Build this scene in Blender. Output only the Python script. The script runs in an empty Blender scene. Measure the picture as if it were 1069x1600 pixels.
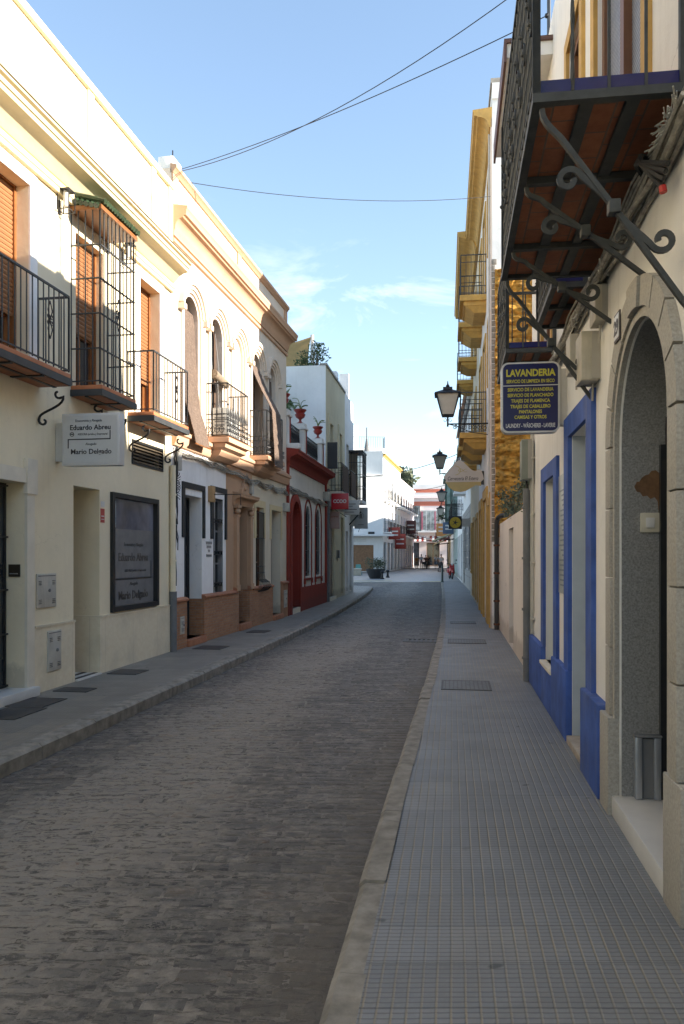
import bpy, bmesh, math, random
from mathutils import Vector, Matrix, noise
random.seed(7)
SC = bpy.context.scene
COL = SC.collection
# ------------------------------------------------------------------ camera, world, sun, exposure
cam = bpy.data.cameras.new("camera")
cam.sensor_fit = 'VERTICAL'; cam.sensor_height = 36.0; cam.sensor_width = 24.0
cam.lens = 1240.0/1600.0*36.0
cam.shift_y = 68.0/1600.0
cam.clip_end = 3000.0
cam_o = bpy.data.objects.new("camera", cam); COL.objects.link(cam_o)
cam_o.location = (0, 0, 1.6); cam_o.rotation_euler = (math.radians(90), 0, 0)
SC.camera = cam_o
SUN_EL = math.radians(20.0)
SUN_AZ = math.atan2(1.0, -0.2)
W = bpy.data.worlds.new("World"); SC.world = W; W.use_nodes = True
wt = W.node_tree; wt.nodes.clear()
def wn(t, **k):
    n = wt.nodes.new(t)
    for a, b in k.items(): setattr(n, a, b)
    return n
sky = wn('ShaderNodeTexSky', sky_type='NISHITA', sun_disc=False)
sky.sun_elevation = SUN_EL; sky.sun_rotation = SUN_AZ
sky.air_density = 1.0; sky.dust_density = 0.05; sky.ozone_density = 1.6
tc = wn('ShaderNodeTexCoord')
mp = wn('ShaderNodeMapping'); mp.inputs['Scale'].default_value = (2.2, 1.3, 7.0); mp.inputs['Rotation'].default_value = (0.0, 0.35, 0.3)
vr = wn('ShaderNodeVectorRotate', rotation_type='Z_AXIS'); vr.inputs['Angle'].default_value = -.11
wt.links.new(tc.outputs['Generated'], vr.inputs['Vector']); wt.links.new(vr.outputs[0], mp.inputs['Vector'])
n1 = wn('ShaderNodeTexNoise'); n1.inputs['Scale'].default_value = 2.3; n1.inputs['Detail'].default_value = 9; n1.inputs['Roughness'].default_value = .62
n1.inputs['Distortion'].default_value = .5
wt.links.new(mp.outputs[0], n1.inputs['Vector'])
r1 = wn('ShaderNodeValToRGB'); r1.color_ramp.elements[0].position = .52; r1.color_ramp.elements[1].position = .80
wt.links.new(n1.outputs['Fac'], r1.inputs['Fac'])
sx = wn('ShaderNodeSeparateXYZ'); wt.links.new(tc.outputs['Generated'], sx.inputs[0])
r2 = wn('ShaderNodeValToRGB')          # clouds lie low in the sky and thin out overhead
cr = r2.color_ramp; cr.elements[0].position = 0.10; cr.elements[0].color = (.15, .15, .15, 1); cr.elements[1].position = .42; cr.elements[1].color = (0, 0, 0, 1)
e = cr.elements.new(.28); e.color = (.9, .9, .9, 1)
wt.links.new(sx.outputs['Z'], r2.inputs['Fac'])
mm = wn('ShaderNodeMath', operation='MULTIPLY'); wt.links.new(r1.outputs[0], mm.inputs[0]); wt.links.new(r2.outputs[0], mm.inputs[1])
mx = wn('ShaderNodeMix', data_type='RGBA'); wt.links.new(mm.outputs[0], mx.inputs['Factor'])
hs = wn('ShaderNodeHueSaturation'); hs.inputs['Saturation'].default_value = 1.0; hs.inputs['Value'].default_value = 1.0
wt.links.new(sky.outputs[0], hs.inputs['Color'])
gm = wn('ShaderNodeGamma'); gm.inputs['Gamma'].default_value = .84
wt.links.new(hs.outputs[0], gm.inputs['Color']); wt.links.new(gm.outputs[0], mx.inputs['A']); mx.inputs['B'].default_value = (4.2, 4.3, 4.4, 1)
bg = wn('ShaderNodeBackground'); bg.inputs['Strength'].default_value = 0.116
wt.links.new(mx.outputs['Result'], bg.inputs['Color'])
wo = wn('ShaderNodeOutputWorld'); wt.links.new(bg.outputs[0], wo.inputs[0])
SUN = Vector((math.cos(SUN_EL)*math.sin(SUN_AZ), math.cos(SUN_EL)*math.cos(SUN_AZ), math.sin(SUN_EL)))
sl = bpy.data.lights.new("sun", 'SUN'); sl.energy = 3.8; sl.angle = math.radians(.53); sl.color = (1, .90, .77)
so = bpy.data.objects.new("sun", sl); COL.objects.link(so)
so.rotation_euler = (-SUN).to_track_quat('-Z', 'Y').to_euler()
so.location = (20, -5, 20)
SC.view_settings.view_transform = 'Standard'; SC.view_settings.look = 'None'
SC.view_settings.exposure = 1.95; SC.view_settings.gamma = 1.0; SC.view_settings.use_curve_mapping = False
SC.cycles.max_bounces = 8; SC.cycles.diffuse_bounces = 6; SC.cycles.glossy_bounces = 3; SC.cycles.transmission_bounces = 4
SC.cycles.transparent_max_bounces = 8; SC.cycles.sample_clamp_indirect = 8; SC.cycles.caustics_reflective = False; SC.cycles.caustics_refractive = False

# ------------------------------------------------------------------ materials
MATS = {}
def nodes_new(name):
    m = bpy.data.materials.new(name); m.use_nodes = True
    nt = m.node_tree; nt.nodes.clear()
    out = nt.nodes.new('ShaderNodeOutputMaterial'); b = nt.nodes.new('ShaderNodeBsdfPrincipled')
    nt.links.new(b.outputs[0], out.inputs[0])
    return m, nt, b, out
def N(nt, t, ins=None, **k):
    n = nt.nodes.new(t)
    for a, v in k.items(): setattr(n, a, v)
    for key, v in (ins or {}).items():
        s = n.inputs[key]
        if isinstance(v, bpy.types.NodeSocket): nt.links.new(v, s)
        else: s.default_value = v
    return n
def c4(c): return (c[0], c[1], c[2], 1)
def math_(nt, op, a, b=None, c=None):
    n = nt.nodes.new('ShaderNodeMath'); n.operation = op
    for i, v in enumerate((a, b, c)):
        if v is None: continue
        if isinstance(v, bpy.types.NodeSocket): nt.links.new(v, n.inputs[i])
        else: n.inputs[i].default_value = v
    return n.outputs[0]
def mixc(nt, f, a, b, blend='MIX'):
    n = nt.nodes.new('ShaderNodeMix'); n.data_type = 'RGBA'; n.blend_type = blend
    for key, v in (('Factor', f), ('A', a), ('B', b)):
        if isinstance(v, bpy.types.NodeSocket): nt.links.new(v, n.inputs[key])
        else: n.inputs[key].default_value = v if key == 'Factor' else c4(v)
    return n.outputs['Result']
def noise_(nt, vec, scale, detail=4, rough=.55, dist=0):
    return N(nt, 'ShaderNodeTexNoise', {'Vector': vec, 'Scale': scale, 'Detail': detail, 'Roughness': rough, 'Distortion': dist}).outputs['Fac']
def ramp(nt, f, a, b, c0=(0, 0, 0), c1=(1, 1, 1)):
    n = nt.nodes.new('ShaderNodeValToRGB'); n.color_ramp.elements[0].position = a; n.color_ramp.elements[1].position = b
    n.color_ramp.elements[0].color = c4(c0); n.color_ramp.elements[1].color = c4(c1)
    nt.links.new(f, n.inputs[0]); return n.outputs[0]
def pos(nt, sc=(1, 1, 1), kind='pos'):
    if kind == 'pos': v = N(nt, 'ShaderNodeNewGeometry').outputs['Position']
    else: v = N(nt, 'ShaderNodeTexCoord').outputs[kind]
    return N(nt, 'ShaderNodeMapping', {'Vector': v, 'Scale': sc}).outputs[0]
def bump(nt, b, h, s=.3, d=.01):
    n = N(nt, 'ShaderNodeBump', {'Height': h, 'Strength': s, 'Distance': d}); nt.links.new(n.outputs[0], b.inputs['Normal']); return n
def plain(name, col, rough=.6, metal=0, spec=.5, var=.12, scale=6, bmp=0.15, bscale=60, dirt=None, dirt_f=.5):
    """a weathered surface: two scales of tone, a little relief, optional stains"""
    if name in MATS: return MATS[name]
    m, nt, b, _ = nodes_new(name)
    p = pos(nt)
    f = noise_(nt, p, scale, 6, .6)
    f = ramp(nt, f, .3, .7)
    c = mixc(nt, f, tuple(x*(1-var) for x in col), tuple(min(1, x*(1+var*.6)) for x in col))
    if dirt:
        s = noise_(nt, pos(nt, (5, 5, .55)), 1.3, 6, .65, .3)
        s = ramp(nt, s, .50, .74)
        g = ramp(nt, noise_(nt, p, .8, 3), .42, .62)
        c = mixc(nt, math_(nt, 'MULTIPLY', math_(nt, 'MULTIPLY', s, g), dirt_f), c, dirt)
    nt.links.new(c, b.inputs['Base Color'])
    b.inputs['Roughness'].default_value = rough; b.inputs['Metallic'].default_value = metal
    b.inputs['Specular IOR Level'].default_value = spec
    if bmp: bump(nt, b, noise_(nt, p, bscale, 4, .6), bmp, .004)
    MATS[name] = m; return m
def plaster(name, col, dirt=(.30, .27, .22), f=.45, bmp=.35):
    if name in MATS: return MATS[name]
    m, nt, b, _ = nodes_new(name)
    p = pos(nt)
    c = mixc(nt, ramp(nt, noise_(nt, p, .7, 5, .6), .3, .7), tuple(x*.90 for x in col), tuple(min(.95, x*1.05) for x in col))
    c = mixc(nt, math_(nt, 'MULTIPLY', ramp(nt, noise_(nt, p, 9, 6, .7), .45, .8), .16), c, tuple(x*.75 for x in col))
    s = ramp(nt, noise_(nt, pos(nt, (6, 6, .4)), 1.2, 7, .68, .4), .50, .78)
    g = ramp(nt, noise_(nt, p, .9, 3), .40, .65)
    c = mixc(nt, math_(nt, 'MULTIPLY', math_(nt, 'MULTIPLY', s, g), f), c, dirt)
    zz = N(nt, 'ShaderNodeSeparateXYZ', {'Vector': p}).outputs['Z']            # splashed dirt along the foot of the wall
    low = math_(nt, 'MULTIPLY', ramp(nt, math_(nt, 'ADD', zz, math_(nt, 'MULTIPLY', noise_(nt, p, 4, 5, .7), -.5)), -.2, .12, (1, 1, 1), (0, 0, 0)), .5)
    c = mixc(nt, low, c, dirt)
    ck = N(nt, 'ShaderNodeTexVoronoi', {'Vector': N(nt, 'ShaderNodeVectorMath', {0: p, 1: N(nt, 'ShaderNodeVectorMath', {0: N(nt, 'ShaderNodeTexNoise', {'Vector': p, 'Scale': 2.5, 'Detail': 5}).outputs['Color'], 1: (.9, .9, .9)}, operation='MULTIPLY').outputs[0]}, operation='ADD').outputs[0], 'Scale': .55}, feature='DISTANCE_TO_EDGE').outputs['Distance']
    ckm = math_(nt, 'MULTIPLY', ramp(nt, ck, .0015, .004, (1, 1, 1), (0, 0, 0)), ramp(nt, noise_(nt, p, .6, 3), .50, .60))
    c = mixc(nt, math_(nt, 'MULTIPLY', ckm, .55*min(1, f*2)), c, tuple(x*.35 for x in col))
    pt = ramp(nt, noise_(nt, p, .38, 2, .4, .8), .60, .615)
    c = mixc(nt, math_(nt, 'MULTIPLY', pt, .10+.1*f), c, tuple(min(.9, x*.86) for x in col))
    nt.links.new(c, b.inputs['Base Color']); b.inputs['Roughness'].default_value = .88; b.inputs['Specular IOR Level'].default_value = .25
    h = math_(nt, 'ADD', noise_(nt, p, 90, 4, .65), math_(nt, 'MULTIPLY', noise_(nt, p, 3.5, 3), 5))
    bump(nt, b, h, bmp, .006)
    MATS[name] = m; return m
def glass(name, tint=(.03, .035, .04), rough=.06):
    if name in MATS: return MATS[name]
    m, nt, b, _ = nodes_new(name)
    p = pos(nt)
    c = mixc(nt, ramp(nt, noise_(nt, p, 1.4, 3), .35, .65), tuple(x*.6 for x in tint), tuple(x*1.6 for x in tint))
    nt.links.new(c, b.inputs['Base Color']); b.inputs['Roughness'].default_value = rough; b.inputs['Specular IOR Level'].default_value = .7
    bump(nt, b, noise_(nt, p, 2.0, 2), .08, .02)
    MATS[name] = m; return m
def brickmat(name, c1, c2, mortar, bw, bh, ms=.008, kind='xz', rough=.85, bmp=.7, var=.25, off=.5):
    """bricks / tiles laid in the object's own coordinates: x along, z up (or x, y for floors)"""
    if name in MATS: return MATS[name]
    m, nt, b, _ = nodes_new(name)
    o = N(nt, 'ShaderNodeTexCoord').outputs['UV' if kind == 'uv' else 'Object']
    s = N(nt, 'ShaderNodeSeparateXYZ', {'Vector': o})
    if kind == 'xz': v = N(nt, 'ShaderNodeCombineXYZ', {'X': math_(nt, 'ADD', s.outputs['X'], s.outputs['Y']), 'Y': s.outputs['Z']}).outputs[0]
    else: v = N(nt, 'ShaderNodeCombineXYZ', {'X': s.outputs['X'], 'Y': s.outputs['Y']}).outputs[0]
    wob = N(nt, 'ShaderNodeTexNoise', {'Vector': v, 'Scale': 6.0, 'Detail': 3}).outputs['Color']
    v2 = N(nt, 'ShaderNodeMix', {'Factor': .01, 'A': v, 'B': wob}, data_type='VECTOR').outputs[1] if False else v
    t = N(nt, 'ShaderNodeTexBrick', {'Vector': v2, 'Scale': 1.0, 'Brick Width': bw, 'Row Height': bh, 'Mortar Size': ms, 'Mortar Smooth': .3, 'Bias': 0.0,
          'Color1': c4(c1), 'Color2': c4(c2), 'Mortar': c4(mortar)})
    t.offset = off
    c = mixc(nt, ramp(nt, noise_(nt, v, 14, 6, .7), .3, .8), t.outputs['Color'], tuple(x*(1-var) for x in c1), 'MULTIPLY')
    c = mixc(nt, .55, t.outputs['Color'], c)
    c = mixc(nt, math_(nt, 'MULTIPLY', ramp(nt, noise_(nt, v, 1.6, 4), .45, .75), .35), c, tuple(x*.5 for x in mortar))
    nt.links.new(c, b.inputs['Base Color']); b.inputs['Roughness'].default_value = rough
    h = math_(nt, 'SUBTRACT', math_(nt, 'MULTIPLY', noise_(nt, v, 60, 4), .3), t.outputs['Fac'])
    bump(nt, b, h, bmp, .006)
    MATS[name] = m; return m

# ------------------------------------------------------------------ facade frames: (Y along the street, n out of the wall, z up)
PX, FOC, HOR = 534.5, 1240.0, 868.0
class Fr:
    def __init__(s, X0, k, o): s.X0, s.k, s.o = X0, k, o; s.N = math.sqrt(1+k*k); s.ang = math.atan2(1, k)
    def world(s, y, n=0, z=0): return Vector((s.X0+s.k*y+s.o*n/s.N, y-s.o*n*s.k/s.N, z))
    def Y(s, px, n=0):
        u = (px-PX)/FOC
        # foot coordinate y of the point at offset n seen in column px
        return (s.X0+s.o*n/s.N+u*s.o*n*s.k/s.N)/(u-s.k)
    def Z(s, px, py, n=0):
        y = s.Y(px, n)-s.o*n*s.k/s.N
        return 1.6+(HOR-py)*y/FOC
CT = {}
def tag(o, label, cat, group=None, kind=None):
    if label: o['label'] = label
    if cat: o['category'] = cat
    if group: o['group'] = group
    if kind: o['kind'] = kind
    return o
def thing(name, label, cat, F=None, at=(0, 0, 0), group=None, rz=0):
    """an Empty at the thing's foot; F: the facade frame it belongs to, or None for a free-standing thing"""
    o = bpy.data.objects.new(name, None); COL.objects.link(o); o.empty_display_size = .2
    if F:
        o.location = F.world(*at); o.rotation_euler = (0, 0, F.ang)
    else:
        o.location = at; o.rotation_euler = (0, 0, rz)
    CT[o.name] = (F, at)
    tag(o, label, cat, group); return o
class MB:
    def __init__(s): s.v = []; s.f = []; s.uv = None
    def add(s, vs, fs):
        k = len(s.v); s.v += [tuple(v) for v in vs]; s.f += [tuple(i+k for i in f) for f in fs]; return s
    def quad(s, a, b, c, d): return s.add([a, b, c, d], [(0, 1, 2, 3)])
    def box(s, a0, a1, b0, b1, c0, c1):
        vs = [(a, b, c) for a in (a0, a1) for b in (b0, b1) for c in (c0, c1)]
        return s.add(vs, [(0, 1, 3, 2), (4, 6, 7, 5), (0, 4, 5, 1), (2, 3, 7, 6), (0, 2, 6, 4), (1, 5, 7, 3)])
    def cbox(s, a0, a1, b0, b1, c0, c1, r):
        """a box with chamfered edges"""
        r = min(r, (a1-a0)/2.2, (b1-b0)/2.2, (c1-c0)/2.2)
        bm = bmesh.new(); bmesh.ops.create_cube(bm, size=1)
        for v in bm.verts: v.co = ((a0+a1)/2+v.co.x*(a1-a0), (b0+b1)/2+v.co.y*(b1-b0), (c0+c1)/2+v.co.z*(c1-c0))
        bmesh.ops.bevel(bm, geom=list(bm.edges), offset=r, segments=2, affect='EDGES', profile=.6)
        bm.verts.index_update()
        s.add([v.co[:] for v in bm.verts], [[v.index for v in f.verts] for f in bm.faces]); bm.free(); return s
    def tube(s, pts, r, seg=6, closed=False, flat=1.0, up=None, caps=True, tw=0):
        pts = [Vector(p) for p in pts]; n = len(pts); rings = []
        rr = r if isinstance(r, (list, tuple)) else [r]*n
        u = None
        for i, p in enumerate(pts):
            if closed: d = pts[(i+1) % n]-pts[i-1]
            else: d = pts[min(i+1, n-1)]-pts[max(i-1, 0)]
            if d.length < 1e-9: d = Vector((0, 0, 1))
            d.normalize()
            if up is not None: u = Vector(up)-d*d.dot(Vector(up))
            elif u is None:
                t = Vector((0, 0, 1)) if abs(d.z) < .9 else Vector((1, 0, 0))
                u = t-d*t.dot(d)
            else: u = u-d*d.dot(u)
            if u.length < 1e-6: u = d.orthogonal()
            u.normalize(); w = d.cross(u)
            ph = math.pi/seg+tw*i
            rings.append([p+u*(rr[i]*math.cos(2*math.pi*j/seg+ph))+w*(rr[i]*flat*math.sin(2*math.pi*j/seg+ph)) for j in range(seg)])
        vs = [q for R in rings for q in R]; fs = []
        m = n if closed else n-1
        for i in range(m):
            for j in range(seg):
                a = i*seg+j; b2 = i*seg+(j+1) % seg; c = ((i+1) % n)*seg+(j+1) % seg; d = ((i+1) % n)*seg+j
                fs.append((a, b2, c, d))
        if not closed and caps: fs += [tuple(range(seg))[::-1], tuple((n-1)*seg+j for j in range(seg))]
        return s.add(vs, fs)
    def sweep(s, prof, a0, a1, m0=0, m1=0):
        """profile [(n, z)] extruded along the wall from a0 to a1; m0/m1: mitre returns (ends grow with n)"""
        k = len(prof)
        vs = [(a0-m0*b, b, c) for b, c in prof]+[(a1+m1*b, b, c) for b, c in prof]
        fs = [(i, (i+1) % k, k+(i+1) % k, k+i) for i in range(k)]
        return s.add(vs, fs+[tuple(range(k)), tuple(range(2*k-1, k-1, -1))])
    def poly(s, pts, b0, b1):
        """outline [(a, z)] with thickness b0..b1 out of the wall"""
        k = len(pts)
        vs = [(a, b0, c) for a, c in pts]+[(a, b1, c) for a, c in pts]
        return s.add(vs, [tuple(range(k)), tuple(range(2*k-1, k-1, -1))]+[(i, (i+1) % k, k+(i+1) % k, k+i) for i in range(k)])
    def ring(s, outer, inner, b0, b1):
        """band between two open outlines of equal length"""
        k = len(outer)
        vs = [(a, b, c) for pts, b in ((outer, b0), (outer, b1), (inner, b0), (inner, b1)) for a, c in pts]
        fs = []
        for i in range(k-1):
            o0, o1, i0, i1 = i, k+i, 2*k+i, 3*k+i
            fs += [(o0, o0+1, o1+1, o1), (i0, i1, i1+1, i0+1), (o1, o1+1, i1+1, i1), (o0, i0, i0+1, o0+1)]
        fs += [(0, k, 3*k, 2*k), (k-1, 3*k-1, 4*k-1, 2*k-1)]
        return s.add(vs, fs)
    def lathe(s, ca, cb, prof, seg=16):
        vs = [(ca+r*math.cos(2*math.pi*j/seg), cb+r*math.sin(2*math.pi*j/seg), z) for r, z in prof for j in range(seg)]
        n = len(prof)
        fs = [(i*seg+j, i*seg+(j+1) % seg, (i+1)*seg+(j+1) % seg, (i+1)*seg+j) for i in range(n-1) for j in range(seg)]
        fs += [tuple(range(seg))[::-1], tuple((n-1)*seg+j for j in range(seg))]
        return s.add(vs, fs)
    def blob(s, c, r, sub=2, jit=.0, sq=(1, 1, 1)):
        bm = bmesh.new(); bmesh.ops.create_icosphere(bm, subdivisions=sub, radius=1)
        for v in bm.verts:
            q = v.co*(1+jit*noise.noise(v.co*2.3+Vector(c)*3)); v.co = (c[0]+q.x*r*sq[0], c[1]+q.y*r*sq[1], c[2]+q.z*r*sq[2])
        bm.verts.index_update()
        s.add([v.co[:] for v in bm.verts], [[v.index for v in f.verts] for f in bm.faces]); bm.free(); return s
    def build(s, name, mat, parent=None, label=None, smooth=35, raw=False, recalc=True):
        F, at = CT[parent.name] if parent else (None, (0, 0, 0))
        if F:
            y0, n0, z0 = at[0], (at[1] if len(at) > 1 else 0), (at[2] if len(at) > 2 else 0)
            vs = [((a-y0)*F.N, -F.o*(b-n0), c-z0) for a, b, c in s.v]
        elif parent and not raw: vs = [(a-at[0], b-at[1], c-at[2]) for a, b, c in s.v]
        else: vs = s.v
        me = bpy.data.meshes.new(name); me.from_pydata(vs, [], s.f); me.update()
        if recalc:
            bm = bmesh.new(); bm.from_mesh(me); bmesh.ops.recalc_face_normals(bm, faces=bm.faces); bm.to_mesh(me); bm.free()
        if smooth:
            for p in me.polygons: p.use_smooth = True
            me.set_sharp_from_angle(angle=math.radians(smooth))
        if isinstance(mat, (list, tuple)):
            for q in mat: me.materials.append(q)
        else: me.materials.append(mat)
        o = bpy.data.objects.new(name, me); COL.objects.link(o)
        if parent: o.parent = parent; CT[o.name] = CT[parent.name]
        if label: o['label'] = label
        return o
def sb(name, mat, parent, a0, a1, b0, b1, c0, c1, r=0):
    m = MB(); (m.cbox(a0, a1, b0, b1, c0, c1, r) if r else m.box(a0, a1, b0, b1, c0, c1)); return m.build(name, mat, parent)
def copy_tree(o, parent=None):
    c = o.copy(); COL.objects.link(c); c.parent = parent
    if o.name in CT: CT[c.name] = CT[o.name]
    for ch in list(o.children): copy_tree(ch, c)
    return c
def arc(ca, cz, r, a0, a1, k): return [(ca+r*math.cos(a0+(a1-a0)*i/k), cz+r*math.sin(a0+(a1-a0)*i/k)) for i in range(k+1)]
def arch_pts(y0, y1, zb, zt, k=14):
    """opening outline from the foot at y0 up over a round arch down to y1"""
    r = (y1-y0)/2; return [(y0, zb)]+arc((y0+y1)/2, zt-r, r, math.pi, 0, k)+[(y1, zb)]
def facade(parent, mat, y0, y1, z0, z1, holes=(), name='wall', n=0, label=None, sub=1.0):
    """front face of a wall with real openings: hole = (y0, y1, z0, z1, depth, arched)"""
    m = MB()
    ys = sorted({y0, y1}|{h[i] for h in holes for i in (0, 1)}); zs = sorted({z0, z1}|{h[i] for h in holes for i in (2, 3)})
    for i in range(len(ys)-1):
        for j in range(len(zs)-1):
            ym, zm = (ys[i]+ys[i+1])/2, (zs[j]+zs[j+1])/2
            if any(h[0] < ym < h[1] and h[2] < zm < h[3] for h in holes): continue
            m.quad((ys[i], n, zs[j]), (ys[i+1], n, zs[j]), (ys[i+1], n, zs[j+1]), (ys[i], n, zs[j+1]))
    for h in holes:
        a, b, c, d, dep = h[:5]; ar = len(h) > 5 and h[5]
        if ar:
            r = (b-a)/2; o = arc((a+b)/2, d-r, r, math.pi, 0, 16)
            for s_, rng in ((a, range(0, 8)), (b, range(8, 16))):
                for i in rng: m.add([(s_, n, d), (o[i][0], n, o[i][1]), (o[i+1][0], n, o[i+1][1])], [(0, 1, 2)])
            m.add([(a, n, d), (b, n, d), (o[8][0], n, o[8][1])], [(0, 1, 2)])
            for i in range(16): m.quad((o[i][0], n, o[i][1]), (o[i+1][0], n, o[i+1][1]), (o[i+1][0], n-dep, o[i+1][1]), (o[i][0], n-dep, o[i][1]))
            t = d-r
        else:
            t = d; m.quad((a, n, d), (b, n, d), (b, n-dep, d), (a, n-dep, d))
        m.quad((a, n, c), (a, n, t), (a, n-dep, t), (a, n-dep, c)); m.quad((b, n, c), (b, n, t), (b, n-dep, t), (b, n-dep, c))
        m.quad((a, n, c), (b, n, c), (b, n-dep, c), (a, n-dep, c))
    return m.build(name, mat, parent, label, smooth=0, recalc=False)
def shell(parent, mat, y0, y1, z0, z1, depth, name='wall', roof=True, label=None):
    m = MB()
    m.quad((y0, 0, z0), (y0, 0, z1), (y0, -depth, z1), (y0, -depth, z0)); m.quad((y1, 0, z0), (y1, 0, z1), (y1, -depth, z1), (y1, -depth, z0))
    m.quad((y0, -depth, z0), (y0, -depth, z1), (y1, -depth, z1), (y1, -depth, z0))
    if roof: m.quad((y0, 0, z1), (y1, 0, z1), (y1, -depth, z1), (y0, -depth, z1))
    return m.build(name, mat, parent, label, smooth=0, recalc=False)
def surround(m, a, b, zb, zt, w, n1, n0=0, leg=None, wt=None):
    """flat architrave round an opening: legs down to leg (default zb)"""
    leg = zb if leg is None else leg; wt = wt or w
    m.box(a-w, a, n0, n1, leg, zt+wt); m.box(b, b+w, n0, n1, leg, zt+wt); m.box(a, b, n0, n1, zt, zt+wt); return m
def glazing(parent, h, frame, pane, rows=2, cols=2, fw=.05, back=.02, name='window', arched=False):
    """glazed leaf filling the hole h at the back of its reveal; the pane is its child"""
    a, b, c, d, dep = h[:5]; n = -dep+back
    m = MB()
    if arched:
        r = (b-a)/2
        m.ring(arch_pts(a, b, c, d), arch_pts(a+fw, b-fw, c, d-fw), n, n+.05)
        t = d-r
    else:
        m.box(a, a+fw, n, n+.05, c, d); m.box(b-fw, b, n, n+.05, c, d); m.box(a+fw, b-fw, n, n+.05, d-fw, d); t = d
    m.box(a+fw, b-fw, n, n+.05, c, c+fw)
    for i in range(1, cols): y = a+(b-a)*i/cols; m.box(y-fw*.45, y+fw*.45, n+.003, n+.045, c+fw, d-fw)
    for i in range(1, rows): z = c+(d-c)*i/rows; m.box(a+fw, b-fw, n+.006, n+.042, z-fw*.35, z+fw*.35)
    o = m.build(name, frame, parent)
    p = MB()
    if arched: p.poly(arch_pts(a+.01, b-.01, c+.01, d-.01), n+.012, n+.018)
    else: p.box(a+.01, b-.01, n+.012, n+.018, c+.01, d-.01)
    p.build('pane', pane, o, smooth=0)
    return o
def slats(parent, mat, a, b, c, d, n, step=.055, name='shutter', t=.02):
    m = MB(); z = c
    while z < d-.01:
        z2 = min(z+step, d); m.sweep([(n, z), (n+t*.6, z+.004), (n+t, z+(z2-z)*.5), (n+t*.6, z2-.004), (n, z2)], a, b); z = z2
    return m.build(name, mat, parent)
def scroll(c, r0, r1, a0, a1, k=24, plane='bc', fix=0):
    out = []
    for i in range(k+1):
        t = i/k; a = a0+(a1-a0)*t; r = r0+(r1-r0)*t
        p = (c[0]+r*math.cos(a), c[1]+r*math.sin(a)); out.append((fix, p[0], p[1]) if plane == 'bc' else (p[0], fix, p[1]))
    return out
def bez(p0, p1, p2, p3, k=12):
    p0, p1, p2, p3 = map(Vector, (p0, p1, p2, p3))
    return [tuple(p0*(1-t)**3+p1*3*t*(1-t)**2+p2*3*t*t*(1-t)+p3*t**3) for t in [i/k for i in range(k+1)]]
def text_mesh(body, size, depth=.002, bold=0, width=None, align='CENTER', shear=0):
    cu = bpy.data.curves.new('t', 'FONT'); cu.body = body; cu.size = size; cu.extrude = depth; cu.offset = bold; cu.align_x = align; cu.shear = shear
    cu.resolution_u = 3
    o = bpy.data.objects.new('t', cu); COL.objects.link(o)
    dg = bpy.context.evaluated_depsgraph_get(); me = bpy.data.meshes.new_from_object(o.evaluated_get(dg))
    vs = [v.co.copy() for v in me.vertices]; fs = [tuple(p.vertices) for p in me.polygons]
    bpy.data.objects.remove(o); bpy.data.curves.remove(cu); bpy.data.meshes.remove(me)
    if width and vs:
        w = max(v.x for v in vs)-min(v.x for v in vs); k = width/w
        for v in vs: v.x *= k
    return vs, fs
def add_text(m, body, size, fn, **k):
    """fn maps the text's own (x, y, depth) into the builder's coordinates"""
    vs, fs = text_mesh(body, size, **k); m.add([fn(v.x, v.y, v.z) for v in vs], fs)
def rail(parent, name, mat, y0, y1, n0, n1, z0, z1, step=.11, r=.008, sides=(True, True), mid=(), post=.012, bar=None):
    """balcony railing: front at n1 from y0 to y1, sides back to n0"""
    m = MB(); t = .012
    def run(pa, pb, first=True):
        L = math.dist(pa, pb); k = max(1, round(L/step))
        for i in range(0 if first else 1, k+1):
            q = i/k; a = pa[0]+(pb[0]-pa[0])*q; b = pa[1]+(pb[1]-pa[1])*q
            rr = post if i in (0, k) else r
            if bar and i not in (0, k): bar(m, a, b, i)
            else: m.tube([(a, b, z0), (a, b, z1)], rr, 4, up=(1, 0, 0))
        for z in (z0+.02, z1)+tuple(mid):
            m.tube([(pa[0], pa[1], z), (pb[0], pb[1], z)], .016 if z == z1 else .011, 4, up=(0, 0, 1))
    run((y0, n1), (y1, n1))
    if sides[0]: run((y0, n0), (y0, n1))
    if sides[1]: run((y1, n0), (y1, n1))
    return m.build(name, mat, parent)
class FrC:
    """facade frame from a corner and a heading; walls that cross the street"""
    def __init__(s, x, y, ang, o=1): s.x, s.y, s.ang, s.o, s.N = x, y, ang, o, 1.0
    def world(s, a, n=0, z=0):
        d = Vector((math.cos(s.ang), math.sin(s.ang), 0)); w = Vector((-math.sin(s.ang), math.cos(s.ang), 0))*(-s.o)
        return Vector((s.x, s.y, z))+d*a+w*n
F1 = Fr(-5.095, .168, 1); F2 = Fr(-5.254, .18, 1); F3 = Fr(-4.519, .145, 1); F4 = Fr(-4.382, .14, 1)
FR = Fr(1.026, .139, -1); FY = Fr(1.01, .131, -1); FQ = Fr(1.50, .119, -1)
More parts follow.
